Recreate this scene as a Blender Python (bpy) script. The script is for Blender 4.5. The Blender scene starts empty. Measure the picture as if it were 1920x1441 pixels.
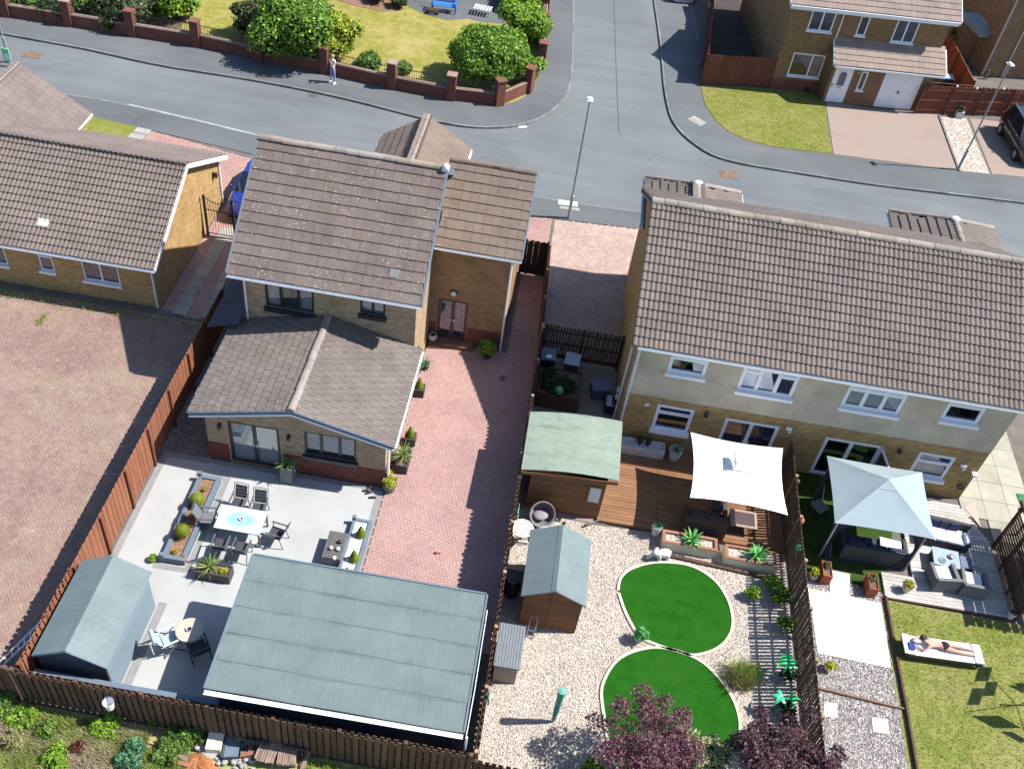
import bpy, bmesh, math, random
import numpy as np
from mathutils import Vector, Matrix
random.seed(7)
RNG = np.random.default_rng(11)
PI = math.pi
S = bpy.context.scene
C = S.collection
R = math.radians

# ---------------------------------------------------------------- camera, sky, sun, exposure
CAM_F, CAM_H = 1840.0, 27.0            # focal length in photo pixels (1920 wide), drone height in metres
PITCH, ROLL, AZ = R(44.622), R(8.84), R(-1.01)
def _basis():
    cp, sp = math.cos(PITCH), math.sin(PITCH)
    fw = Vector((0, cp, -sp)); up = Vector((0, sp, cp)); r = Vector((1, 0, 0))
    cr, sr = math.cos(ROLL), math.sin(ROLL)
    r2 = cr * r + sr * up; u2 = -sr * r + cr * up
    M = Matrix.Rotation(-AZ, 3, 'Z')
    return M @ r2, M @ u2, M @ fw
CR, CU, CF = _basis()
cam = bpy.data.cameras.new('camera')
cam.sensor_width = 36; cam.sensor_fit = 'HORIZONTAL'; cam.lens = CAM_F / 1920 * 36
cam.clip_end = 600; cam.clip_start = .5
camo = bpy.data.objects.new('camera', cam); C.objects.link(camo)
mw = Matrix.Identity(4)
for i in range(3):
    mw[i][0] = CR[i]; mw[i][1] = CU[i]; mw[i][2] = -CF[i]
mw[2][3] = CAM_H
camo.matrix_world = mw
S.camera = camo
CAM = Vector((0, 0, CAM_H))

SUN_AZ, SUN_EL = R(10), R(51.7)        # azimuth from +x towards +y
w = bpy.data.worlds.new('World'); S.world = w; w.use_nodes = True
nt = w.node_tree; nt.nodes.clear()
sky = nt.nodes.new('ShaderNodeTexSky'); sky.sky_type = 'NISHITA'; sky.sun_disc = False
sky.sun_elevation = SUN_EL; sky.sun_rotation = R(90) - SUN_AZ
sky.air_density = 1.0; sky.dust_density = .6; sky.ozone_density = 4.0
bg = nt.nodes.new('ShaderNodeBackground'); bg.inputs[1].default_value = .1
wo = nt.nodes.new('ShaderNodeOutputWorld')
nt.links.new(sky.outputs[0], bg.inputs[0]); nt.links.new(bg.outputs[0], wo.inputs[0])
sl = bpy.data.lights.new('sun', 'SUN'); sl.energy = 4.6; sl.angle = R(.53); sl.color = (1, .965, .91)
so = bpy.data.objects.new('sun', sl); C.objects.link(so)
sd = Vector((math.cos(SUN_EL) * math.cos(SUN_AZ), math.cos(SUN_EL) * math.sin(SUN_AZ), math.sin(SUN_EL)))
so.rotation_euler = (-sd).to_track_quat('-Z', 'Y').to_euler(); so.location = (30, 5, 40)
S.view_settings.view_transform = 'Standard'; S.view_settings.look = 'None'
S.view_settings.exposure = 1.05; S.view_settings.gamma = 1
S.view_settings.use_curve_mapping = False

def P(px, py, z=0.0):
    """world point at height z that lies on the ray through photo pixel (px, py)"""
    d = CF + CR * ((px - 960) / CAM_F) - CU * ((py - 720.5) / CAM_F)
    t = (z - CAM_H) / d.z
    return Vector((d.x * t, d.y * t, z))

# ---------------------------------------------------------------- mesh helpers
class MB:
    def __init__(self): self.v = []; self.f = []; self.m = []
    def _add(self, vs, fs, m=0):
        b = len(self.v); self.v += [tuple(x) for x in vs]
        for f in fs: self.f.append([b + i for i in f]); self.m.append(m)
        return self
    def bx(self, x0, x1, y0, y1, z0, z1, m=0):
        return self._add([(x0,y0,z0),(x1,y0,z0),(x1,y1,z0),(x0,y1,z0),(x0,y0,z1),(x1,y0,z1),(x1,y1,z1),(x0,y1,z1)],
            [(0,3,2,1),(4,5,6,7),(0,1,5,4),(1,2,6,5),(2,3,7,6),(3,0,4,7)], m)
    def box(self, c, s, rz=0, m=0, ry=0, rx=0):
        M = Matrix.Translation(Vector(c)) @ Matrix.Rotation(rz, 4, 'Z') @ Matrix.Rotation(ry, 4, 'Y') @ Matrix.Rotation(rx, 4, 'X')
        t = MB().bx(-s[0]/2, s[0]/2, -s[1]/2, s[1]/2, -s[2]/2, s[2]/2)
        return self._add([M @ Vector(v) for v in t.v], t.f, m)
    def beam(self, a, b, wd, h, m=0, up=(0,0,1)):
        a = Vector(a); b = Vector(b); d = (b - a).normalized(); up = Vector(up)
        if abs(d.dot(up)) > .98: up = Vector((1,0,0))
        s = d.cross(up).normalized(); t = s.cross(d).normalized()
        vs = []
        for p in (a, b):
            for i, j in ((-1,-1),(1,-1),(1,1),(-1,1)): vs.append(p + s*(i*wd/2) + t*(j*h/2))
        return self._add(vs, [(0,1,2,3),(7,6,5,4),(0,4,5,1),(1,5,6,2),(2,6,7,3),(3,7,4,0)], m)
    def poly(self, pts, m=0): return self._add(pts, [tuple(range(len(pts)))], m)
    def prism(self, pts, z0, z1, m=0):
        n = len(pts)
        vs = [(p[0],p[1],z0) for p in pts] + [(p[0],p[1],z1) for p in pts]
        fs = [tuple(range(n-1,-1,-1)), tuple(range(n,2*n))] + [(i,(i+1)%n,n+(i+1)%n,n+i) for i in range(n)]
        return self._add(vs, fs, m)
    def slab(self, pts, t, m=0):
        """thick sheet from a 3-D polygon, thickened downwards by t"""
        n = len(pts)
        vs = [tuple(p) for p in pts] + [(p[0],p[1],p[2]-t) for p in pts]
        fs = [tuple(range(n)), tuple(range(2*n-1,n-1,-1))] + [(i,n+i,n+(i+1)%n,(i+1)%n) for i in range(n)]
        return self._add(vs, fs, m)
    def tube(self, pts, r, n=6, m=0):
        pts = [Vector(p) for p in pts]; rr = r if isinstance(r, (list, tuple)) else [r]*len(pts)
        vs = []; fs = []
        for i, p in enumerate(pts):
            d = (pts[min(i+1,len(pts)-1)] - pts[max(i-1,0)]).normalized()
            u = Vector((0,0,1)) if abs(d.z) < .95 else Vector((1,0,0))
            s = d.cross(u).normalized(); t = s.cross(d)
            for k in range(n):
                a = 2*PI*k/n; vs.append(p + s*(math.cos(a)*rr[i]) + t*(math.sin(a)*rr[i]))
        for i in range(len(pts)-1):
            for k in range(n): fs.append((i*n+k, i*n+(k+1)%n, (i+1)*n+(k+1)%n, (i+1)*n+k))
        fs += [tuple(range(n-1,-1,-1)), tuple((len(pts)-1)*n+k for k in range(n))]
        return self._add(vs, fs, m)
    def lathe(self, prof, c=(0,0,0), n=14, m=0, cap=True):
        vs = []; fs = []
        for r, z in prof:
            for k in range(n):
                a = 2*PI*k/n; vs.append((c[0]+r*math.cos(a), c[1]+r*math.sin(a), c[2]+z))
        for i in range(len(prof)-1):
            for k in range(n): fs.append((i*n+k, i*n+(k+1)%n, (i+1)*n+(k+1)%n, (i+1)*n+k))
        if cap: fs += [tuple(range(n-1,-1,-1)), tuple((len(prof)-1)*n+k for k in range(n))]
        return self._add(vs, fs, m)
    def blob(self, c, r, nu=14, nv=9, jit=0, m=0):
        r = (r,r,r) if not isinstance(r, (tuple,list)) else r
        vs = []; fs = []
        for j in range(1, nv):
            th = PI*j/nv
            for i in range(nu):
                a = 2*PI*i/nu; k = 1 + random.uniform(-jit, jit)
                vs.append((c[0]+r[0]*k*math.sin(th)*math.cos(a), c[1]+r[1]*k*math.sin(th)*math.sin(a), c[2]+r[2]*k*math.cos(th)))
        for j in range(nv-2):
            for i in range(nu): fs.append((j*nu+i, (j+1)*nu+i, (j+1)*nu+(i+1)%nu, j*nu+(i+1)%nu))
        t = len(vs); vs += [(c[0],c[1],c[2]+r[2]), (c[0],c[1],c[2]-r[2])]
        for i in range(nu):
            fs.append((t, i, (i+1)%nu)); fs.append((t+1, (nv-2)*nu+(i+1)%nu, (nv-2)*nu+i))
        return self._add(vs, fs, m)
    def join(self, o, M=None):
        return self._add([(M @ Vector(v)) if M else v for v in o.v], o.f, 0) if not o.m or max(o.m) == 0 else self._addm(o, M)
    def _addm(self, o, M):
        b = len(self.v); self.v += [tuple(M @ Vector(v)) if M else v for v in o.v]
        for f, m in zip(o.f, o.m): self.f.append([b+i for i in f]); self.m.append(m)
        return self

WM = {}                                  # world matrix of every object built, kept by hand
def mesh(name, mb, mats, inv=None, smooth=False, recalc=True):
    me = bpy.data.meshes.new(name)
    vs = mb.v if inv is None else [tuple(inv @ Vector(v)) for v in mb.v]
    me.from_pydata(vs, [], mb.f)
    mats = mats if isinstance(mats, (list, tuple)) else [mats]
    for m in mats: me.materials.append(m)
    if len(mats) > 1: me.polygons.foreach_set('material_index', mb.m)
    if recalc:
        bm = bmesh.new(); bm.from_mesh(me); bmesh.ops.recalc_face_normals(bm, faces=bm.faces); bm.to_mesh(me); bm.free()
    if smooth:
        me.polygons.foreach_set('use_smooth', [True]*len(me.polygons))
        try: me.set_sharp_from_angle(angle=R(38 if smooth is True else smooth))
        except Exception: pass
    me.update()
    return me
def tag(o, label=None, cat=None, group=None, kind=None):
    if label: o['label'] = label
    if cat: o['category'] = cat
    if group: o['group'] = group
    if kind: o['kind'] = kind
    return o
def thing(name, label, cat, loc=(0,0,0), rz=0, group=None):
    o = bpy.data.objects.new(name, None); C.objects.link(o); o.empty_display_size = .2
    o.location = loc; o.rotation_euler = (0,0,rz)
    WM[o.name] = Matrix.Translation(Vector(loc)) @ Matrix.Rotation(rz, 4, 'Z')
    return tag(o, label, cat, group)
def obj(name, mb, mats, parent=None, loc=None, smooth=False, local=False, recalc=True, bevel=0):
    """links mb as ONE mesh object. World coordinates unless local (then the parent's own coordinates)."""
    pw = WM[parent.name] if parent else Matrix.Identity(4)
    if loc is None and not parent and mb.v:
        a = np.array(mb.v); loc = ((a[:,0].min()+a[:,0].max())/2, (a[:,1].min()+a[:,1].max())/2, a[:,2].min())
    L = Matrix.Translation(Vector(loc)) if loc is not None else Matrix.Identity(4)
    inv = L.inverted() if (local or not parent) else (pw @ L).inverted()
    o = bpy.data.objects.new(name, mesh(name, mb, mats, inv, smooth, recalc)); C.objects.link(o)
    if parent: o.parent = parent
    o.matrix_basis = L; WM[o.name] = pw @ L
    if bevel:
        b = o.modifiers.new('bevel', 'BEVEL'); b.width = bevel; b.segments = 2; b.limit_method = 'ANGLE'; b.angle_limit = R(40)
    return o
def place(name, me, parent, M):
    """a part that shares mesh data; M is in world coordinates"""
    o = bpy.data.objects.new(name, me); C.objects.link(o)
    if parent: o.parent = parent; o.matrix_basis = WM[parent.name].inverted() @ M
    else: o.matrix_basis = M
    WM[o.name] = M
    return o
def copy_tree(src, loc, rz=0, label=None, group=None, scale=1, parent=None):
    c = src.copy(); C.objects.link(c)
    if parent is None:
        c.location = loc; c.rotation_euler = (0,0,rz); c.scale = (scale,)*3
        if label: c['label'] = label
        if group: c['group'] = group
        WM[c.name] = Matrix.Translation(Vector(loc)) @ Matrix.Rotation(rz, 4, 'Z')
    else: c.parent = parent
    for ch in list(src.children): copy_tree(ch, None, parent=c)
    return c
def structure(name, mb, mats, **k):
    return tag(obj(name, mb, mats, **k), kind='structure')
def mass(name, V, F, mat, parent=None, kind='stuff', smooth=False):
    """big numpy mesh (world coordinates), one object of kind stuff"""
    V = np.asarray(V, float)
    if parent is not None:
        iv = np.array(WM[parent.name].inverted()); V = V @ iv[:3,:3].T + iv[:3,3]
    me = bpy.data.meshes.new(name); F = np.asarray(F)
    me.vertices.add(len(V)); me.vertices.foreach_set('co', V.astype('f').ravel())
    k = F.shape[1]; me.loops.add(F.size); me.loops.foreach_set('vertex_index', F.astype('i').ravel())
    me.polygons.add(len(F)); me.polygons.foreach_set('loop_start', np.arange(0, F.size, k, dtype='i'))
    me.polygons.foreach_set('use_smooth', np.full(len(F), bool(smooth)))
    me.update(calc_edges=True)
    for m in (mat if isinstance(mat, (list,tuple)) else [mat]): me.materials.append(m)
    o = bpy.data.objects.new(name, me); C.objects.link(o)
    if parent is not None: o.parent = parent
    if kind: o['kind'] = kind
    WM[o.name] = WM[parent.name] if parent is not None else Matrix.Identity(4)
    return o
def inpoly(x, y, poly):
    """numpy point in polygon"""
    x = np.asarray(x); y = np.asarray(y); c = np.zeros(x.shape, bool); n = len(poly)
    for i in range(n):
        x1, y1 = poly[i][0], poly[i][1]; x2, y2 = poly[(i+1)%n][0], poly[(i+1)%n][1]
        if y1 == y2: continue
        k = ((y1 > y) != (y2 > y)) & (x < (x2-x1)*(y-y1)/(y2-y1)+x1); c ^= k
    return c

# ---------------------------------------------------------------- materials
class NB:
    """tiny node builder"""
    def __init__(self, name):
        self.mat = bpy.data.materials.new(name); self.mat.use_nodes = True
        self.t = self.mat.node_tree; self.t.nodes.clear()
        self.out = self.n('ShaderNodeOutputMaterial'); self.b = self.n('ShaderNodeBsdfPrincipled')
        self.l(self.b.outputs[0], self.out.inputs[0])
        self.pos = self.n('ShaderNodeNewGeometry').outputs['Position']
    def n(self, ty, **k):
        x = self.t.nodes.new(ty)
        for a, v in k.items(): setattr(x, a, v)
        return x
    def l(self, a, b): self.t.links.new(a, b)
    def set(self, sock, v):
        if hasattr(v, 'is_linked') or hasattr(v, 'links'): self.l(v, sock)
        else: sock.default_value = v
    def math(self, op, a, b=0.0, clamp=False):
        x = self.n('ShaderNodeMath', operation=op, use_clamp=clamp); self.set(x.inputs[0], a); self.set(x.inputs[1], b); return x.outputs[0]
    def scalev(self, s):
        x = self.n('ShaderNodeVectorMath', operation='MULTIPLY'); self.l(self.pos, x.inputs[0]); x.inputs[1].default_value = s; return x.outputs[0]
    def noise(self, scale, detail=3, vec=None, rough=.55):
        x = self.n('ShaderNodeTexNoise'); x.inputs['Scale'].default_value = scale; x.inputs['Detail'].default_value = detail
        x.inputs['Roughness'].default_value = rough; self.l(vec if vec is not None else self.pos, x.inputs['Vector']); return x.outputs[0]
    def vor(self, scale, out='Distance', vec=None, feat='F1'):
        x = self.n('ShaderNodeTexVoronoi', feature=feat); x.inputs['Scale'].default_value = scale
        self.l(vec if vec is not None else self.pos, x.inputs['Vector']); return x.outputs[out]
    def rng(self, v, a, b, c=0.0, d=1.0):
        x = self.n('ShaderNodeMapRange'); self.set(x.inputs[0], v)
        for i, q in zip((1,2,3,4), (a,b,c,d)): x.inputs[i].default_value = q
        return x.outputs[0]
    def ramp(self, v, stops):
        x = self.n('ShaderNodeValToRGB'); self.set(x.inputs[0], v); e = x.color_ramp.elements
        while len(e) < len(stops): e.new(.5)
        for k, (p, c) in zip(e, stops): k.position = p; k.color = (*c, 1)
        return x.outputs[0]
    def mix(self, f, a, b, mode='MIX'):
        x = self.n('ShaderNodeMix', data_type='RGBA', blend_type=mode)
        self.set(x.inputs[0], f)
        for i, v in ((6, a), (7, b)):
            if isinstance(v, tuple): v = (*v[:3], 1)
            self.set(x.inputs[i], v)
        return x.outputs[2]
    def rand(self):
        g = self.n('ShaderNodeNewGeometry').outputs['Random Per Island']; o = self.n('ShaderNodeObjectInfo').outputs['Random']
        return self.math('FRACT', self.math('ADD', g, self.math('MULTIPLY', o, 7.31)))
    def bright(self, col, f):
        """multiply a colour by a value socket"""
        x = self.n('ShaderNodeVectorMath', operation='SCALE'); self.set(x.inputs[0], col); self.set(x.inputs['Scale'], f); return x.outputs[0]
    def bump(self, h, strength=.3, dist=.01):
        x = self.n('ShaderNodeBump'); x.inputs['Strength'].default_value = strength; x.inputs['Distance'].default_value = dist
        self.l(h, x.inputs['Height']); self.l(x.outputs[0], self.b.inputs['Normal'])
    def done(self, col, rough=.8, spec=.3, metal=0):
        if isinstance(col, tuple): self.b.inputs['Base Color'].default_value = (*col, 1)
        else: self.l(col, self.b.inputs['Base Color'])
        self.set(self.b.inputs['Roughness'], rough); self.b.inputs['Specular IOR Level'].default_value = spec; self.b.inputs['Metallic'].default_value = metal
        return self.mat
def M(name, c, var=.14, scale=5, rough=.75, spec=.3, metal=0, rnd=0, fine=.08, fscale=60, bump=.15, stain=None, stscale=1.2, stamt=.5, stretch=None):
    """general surface: broad mottling, fine grain, optional stain colour and per-piece variation"""
    n = NB(name); v = n.scalev(stretch) if stretch else None
    a = n.noise(scale, 4, v); b = n.noise(fscale, 2, v)
    f = n.math('ADD', n.rng(a, .3, .7, 1-var, 1+var), n.rng(b, .3, .7, -fine, fine))
    if rnd: f = n.math('MULTIPLY', f, n.rng(n.rand(), 0, 1, 1-rnd, 1+rnd))
    col = (*c, 1)
    if stain: col = n.mix(n.rng(n.noise(stscale, 5), .45, .72, 0, stamt), tuple(c), tuple(stain))
    else:
        q = n.n('ShaderNodeRGB'); q.outputs[0].default_value = col; col = q.outputs[0]
    col = n.bright(col, f)
    if bump: n.bump(b, bump, .006)
    return n.done(col, rough, spec, metal)
def m_brick(name, c1, c2, mortar, plinth=None):
    n = NB(name)
    s = n.n('ShaderNodeSeparateXYZ'); n.l(n.pos, s.inputs[0])
    cb = n.n('ShaderNodeCombineXYZ'); n.l(n.math('ADD', s.outputs[0], s.outputs[1]), cb.inputs[0]); n.l(s.outputs[2], cb.inputs[1])
    t = n.n('ShaderNodeTexBrick'); n.l(cb.outputs[0], t.inputs['Vector'])
    t.inputs['Color1'].default_value = (*c1,1); t.inputs['Color2'].default_value = (*c2,1); t.inputs['Mortar'].default_value = (*mortar,1)
    t.inputs['Scale'].default_value = 1; t.inputs['Brick Width'].default_value = .225; t.inputs['Row Height'].default_value = .075
    t.inputs['Mortar Size'].default_value = .011; t.inputs['Mortar Smooth'].default_value = .25; t.inputs['Bias'].default_value = 0
    col = n.bright(t.outputs['Color'], n.math('ADD', n.rng(n.noise(1.1, 4), .3, .7, .88, 1.12), n.rng(n.noise(26, 3), .3, .7, -.2, .2)))
    h = n.math('SUBTRACT', 1.0, t.outputs['Fac']); n.bump(h, .6, .012)
    return n.done(col, .9, .2)
def m_tile(name, c, lichen=.0, lcol=(.5,.47,.4), warm=None, rnd=.16):
    n = NB(name)
    f = n.math('MULTIPLY', n.rng(n.rand(), 0, 1, 1-rnd, 1+rnd), n.math('ADD', n.rng(n.noise(.8, 4), .3, .7, .86, 1.14), n.rng(n.noise(38, 3), .3, .7, -.13, .13)))
    col = n.mix(n.rng(n.noise(.55, 3), .38, .66, 0, .75), tuple(c), tuple(warm or c))
    col = n.bright(col, f)
    if lichen:
        wv = n.n('ShaderNodeTexNoise'); wv.inputs['Scale'].default_value = 22; wv.inputs['Detail'].default_value = 4; n.l(n.pos, wv.inputs['Vector']); wa = n.n('ShaderNodeVectorMath', operation='MULTIPLY_ADD'); n.l(wv.outputs['Color'], wa.inputs[0]); wa.inputs[1].default_value = (.09,.09,.09); n.l(n.pos, wa.inputs[2]); wp = wa.outputs[0]
        d = n.vor(11, 'Distance', wp); cc = n.vor(11, 'Color', wp); sp = n.n('ShaderNodeSeparateColor'); n.l(cc, sp.inputs[0])
        on = n.math('MULTIPLY', n.rng(d, .14, .3, 1, 0), n.math('GREATER_THAN', sp.outputs[0], 1 - lichen))
        on = n.math('MULTIPLY', on, n.rng(n.noise(1.3, 3), .4, .6, .1, 1))
        col = n.mix(on, col, tuple(lcol))
        d2 = n.vor(27, 'Distance', wp); on2 = n.math('MULTIPLY', n.rng(d2, .1, .28, 1, 0), n.rng(n.noise(3.1, 3), .52, .7, 0, .55))
        col = n.mix(on2, col, tuple(x*.8 for x in lcol))
    n.bump(n.noise(70, 3), .25, .006)
    return n.done(col, .88, .25)
def m_leaf(name, c1, c2, c3=None, rough=.5, trans=.35):
    n = NB(name)
    r = n.rand()
    col = n.ramp(r, [(0, c1), (.55, c2), (1, c3 or c2)])
    col = n.bright(col, n.rng(n.noise(2.2, 3), .3, .7, .75, 1.25))
    n.done(col, rough, .35)
    tr = n.n('ShaderNodeBsdfTranslucent'); n.l(n.mix(.6, col, (.35, .4, .05), 'MULTIPLY'), tr.inputs[0])
    n.l(col, tr.inputs[0])
    mx = n.n('ShaderNodeMixShader'); mx.inputs[0].default_value = trans
    n.l(n.b.outputs[0], mx.inputs[1]); n.l(tr.outputs[0], mx.inputs[2]); n.l(mx.outputs[0], n.out.inputs[0])
    return n.mat
def m_grass(name, c1, c2, dry, dryamt=.6, bump=.5, stripe=None):
    n = NB(name)
    a = n.noise(.45, 5, rough=.6); b = n.noise(2.3, 5, rough=.65); f = n.noise(46, 4, rough=.7)
    col = n.mix(n.rng(b, .36, .64), tuple(c1), tuple(c2))
    col = n.mix(n.rng(n.math('ADD', a, n.math('MULTIPLY', b, .45)), .62, .86, 0, dryamt), col, tuple(dry))
    col = n.bright(col, n.rng(f, .28, .72, .55, 1.45))
    n.bump(f, bump, .03)
    return n.done(col, .95, .1)
def m_gravel(name, stops, scale=24, bump=.8):
    n = NB(name)
    cc = n.vor(scale, 'Color'); sp = n.n('ShaderNodeSeparateColor'); n.l(cc, sp.inputs[0])
    d = n.vor(scale, 'Distance')
    col = n.ramp(sp.outputs[0], stops)
    col = n.bright(col, n.math('MULTIPLY', n.rng(d, .35, .85, 1.06, .45), n.rng(n.noise(.7, 4), .3, .7, .88, 1.1)))
    h = n.math('SUBTRACT', n.math('MULTIPLY', sp.outputs[1], .5), d); n.bump(h, bump, .03)
    return n.done(col, .9, .2)
def m_asphalt(name, c, crack=True, patch=.12):
    n = NB(name)
    a = n.noise(.18, 5, rough=.6); s = n.noise(85, 2); v = n.noise(.9, 4, n.scalev((.12, 1.3, 1)))
    f = n.math('ADD', n.rng(a, .3, .7, 1-patch, 1+patch), n.rng(s, .25, .75, -.2, .2))
    f = n.math('ADD', f, n.rng(v, .35, .65, -.07, .07))
    if crack:
        wv = n.n('ShaderNodeTexNoise'); wv.inputs['Scale'].default_value = .8; n.l(n.pos, wv.inputs['Vector']); wa = n.n('ShaderNodeVectorMath', operation='MULTIPLY_ADD'); n.l(wv.outputs['Color'], wa.inputs[0]); wa.inputs[1].default_value = (2,2,0); n.l(n.pos, wa.inputs[2])
        ce = n.vor(.16, 'Distance', wa.outputs[0], 'DISTANCE_TO_EDGE'); f = n.math('SUBTRACT', f, n.math('MULTIPLY', n.rng(ce, .003, .009, .1, 0), n.rng(n.noise(.25,3), .52, .64)))
        pt = n.vor(.11, 'Color'); ps = n.n('ShaderNodeSeparateColor'); n.l(pt, ps.inputs[0]); f = n.math('ADD', f, n.rng(ps.outputs[0], 0, 1, -.05, .05))
    sp = n.vor(2.2, 'Distance'); f = n.math('ADD', f, n.rng(sp, .02, .035, .35, 0))
    q = n.n('ShaderNodeRGB'); q.outputs[0].default_value = (*c, 1)
    n.bump(s, .3, .008)
    return n.done(n.bright(q.outputs[0], f), .85, .3)
def m_glass(name, tint=(.8,.86,.9), refl=.12):
    n = NB(name); n.t.nodes.remove(n.b)
    tr = n.n('ShaderNodeBsdfTransparent'); tr.inputs[0].default_value = (*tint, 1)
    gl = n.n('ShaderNodeBsdfGlossy'); gl.inputs[0].default_value = (1,1,1,1); gl.inputs[1].default_value = .03
    lw = n.n('ShaderNodeLayerWeight'); lw.inputs[0].default_value = .35
    mx = n.n('ShaderNodeMixShader'); n.l(n.math('ADD', n.math('MULTIPLY', lw.outputs['Fresnel'], .45), refl, True), mx.inputs[0])
    n.l(tr.outputs[0], mx.inputs[1]); n.l(gl.outputs[0], mx.inputs[2]); n.l(mx.outputs[0], n.out.inputs[0])
    return n.mat
def m_felt(name, c, streak=(1, 1, 1), amt=.12, seam=None):  # seam = (first lap y, spacing): dirt that collects along the laps
    """mineral roofing felt: fine grit, streaks down the fall, faint blotches"""
    n = NB(name)
    st = n.noise(6, 5, n.scalev(streak), .65); b = n.noise(1.1, 5); g = n.noise(110, 2)
    f = n.math('ADD', n.rng(st, .3, .7, 1-amt, 1+amt), n.rng(b, .3, .7, -.1, .1)); f = n.math('ADD', f, n.rng(g, .3, .7, -.08, .08))
    if seam:
        s = n.n('ShaderNodeSeparateXYZ'); n.l(n.pos, s.inputs[0]); fr = n.math('FRACT', n.math('ADD', n.math('DIVIDE', n.math('SUBTRACT', s.outputs[1], seam[0]), seam[1]), n.math('MULTIPLY', n.noise(.8,4), .22)))
        dirt = n.math('MULTIPLY', n.rng(fr, .02, .3, 1, 0), n.rng(n.noise(2.5,5,n.scalev((.5,1.6,1)),.7), .38, .66)); f = n.math('SUBTRACT', f, n.math('MULTIPLY', dirt, .26))
    q = n.n('ShaderNodeRGB'); q.outputs[0].default_value = (*c, 1)
    n.bump(g, .2, .004)
    return n.done(n.bright(q.outputs[0], f), .9, .25)

# colours
mt = {}
mt['brick_buff'] = m_brick('buff_brick', (.40,.275,.15), (.24,.145,.07), (.42,.36,.27))
mt['brick_gold'] = m_brick('golden_brick', (.42,.26,.095), (.25,.14,.045), (.42,.31,.17))
mt['brick_red'] = m_brick('red_brick', (.21,.062,.038), (.12,.036,.026), (.16,.09,.07))
mt['brick_wall'] = m_brick('garden_wall_brick', (.20,.062,.042), (.13,.042,.03), (.17,.10,.08))
mt['brick_brown'] = m_brick('brown_brick', (.27,.155,.066), (.175,.095,.038), (.22,.16,.1))
mt['render'] = M('roughcast_render', (.50,.42,.315), .12, 1.2, .95, .1, fine=.22, fscale=55, bump=.6, stain=(.3,.26,.2), stscale=.9, stamt=.45)
mt['tile_main'] = m_tile('speckled_roof_tile', (.132,.106,.096), .55, (.42,.38,.33), (.145,.108,.094), .06)
mt['tile_bay'] = m_tile('clean_roof_tile', (.155,.117,.095), .12, (.36,.31,.26), (.165,.12,.09), .05)
mt['tile_ext'] = m_tile('grey_brown_roof_tile', (.145,.12,.105), .25, (.33,.29,.25), (.135,.115,.103), .08)
mt['tile_pan'] = m_tile('pan_roof_tile', (.145,.12,.106), .03, (.3,.27,.23), (.155,.122,.104), .07)
mt['tile_bung'] = m_tile('brown_pan_tile', (.146,.115,.103), .05, (.4,.34,.3), (.152,.12,.106), .05)
mt['tile_far'] = m_tile('pale_roof_tile', (.235,.18,.15), .1, (.4,.35,.3), (.25,.195,.16), .06)
mt['ridge'] = m_tile('mossy_ridge', (.22,.2,.18), .7, (.4,.38,.36), (.24,.19,.14), .2)
mt['ridge_plain'] = m_tile('ridge_cement', (.24,.20,.175), .3, (.45,.42,.38), None, .12)
mt['white'] = M('white_upvc', (.74,.75,.77), .03, 3, .35, .5, fine=.02, bump=0)
mt['dirty_white'] = M('weathered_white', (.6,.6,.6), .12, 3, .5, .4, fine=.05, bump=0)
mt['black_frame'] = M('black_frame', (.022,.023,.026), .1, 4, .35, .5, fine=.05, bump=0)
mt['bluegrey'] = M('blue_grey_paint', (.115,.15,.19), .08, 3, .5, .4, fine=.05, bump=.05)
mt['brownframe'] = M('dark_brown_frame', (.06,.035,.028), .1, 4, .4, .5, fine=.05, bump=0)
mt['glass'] = m_glass('window_glass', (.5,.56,.66), .05)
mt['glass_clear'] = m_glass('clear_glass', (.8,.84,.86), .04)
mt['room'] = M('room_shade', (.10,.095,.09), .3, 1.5, .9, .1)
mt['blind'] = M('pale_blind', (.6,.6,.57), .05, 2, .8, .2, bump=0)
mt['blind_striped'] = M('cream_blind', (.55,.53,.47), .05, 2, .8, .2, bump=0)
mt['dark'] = M('dark_gap', (.02,.018,.016), .1)
mt['metal_black'] = M('black_metal', (.02,.02,.022), .1, 8, .4, .5, fine=.05, bump=.05)
mt['metal_grey'] = M('galvanised_steel', (.26,.3,.34), .1, 6, .4, .5, .3, fine=.06, bump=.05)
mt['asphalt'] = m_asphalt('road_asphalt', (.126,.135,.140))
mt['asphalt_path'] = m_asphalt('pavement_asphalt', (.1,.106,.11), patch=.16)
mt['kerb'] = M('kerb_concrete', (.17,.172,.165), .25, 2, .85, .2, rnd=.15, fine=.12, stain=(.1,.1,.085), stscale=.8)
mt['concrete'] = M('concrete', (.30,.29,.27), .15, 2, .9, .2, fine=.12, stain=(.18,.17,.15))
mt['soil'] = M('dry_soil', (.13,.09,.06), .3, 3, 1, .05, fine=.25, fscale=30, bump=.5)
mt['bark'] = M('bark_mulch', (.20,.12,.08), .3, 9, 1, .05, fine=.35, fscale=40, bump=.6)
mt['resin'] = M('resin_patio', (.335,.34,.333), .06, .7, .8, .25, fine=.1, fscale=90, bump=.25, stain=(.28,.28,.27), stscale=.6, stamt=.6)
mt['patio_edge'] = M('grey_patio_edging', (.21,.205,.20), .1, 3, .85, .2, fine=.12)
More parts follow.
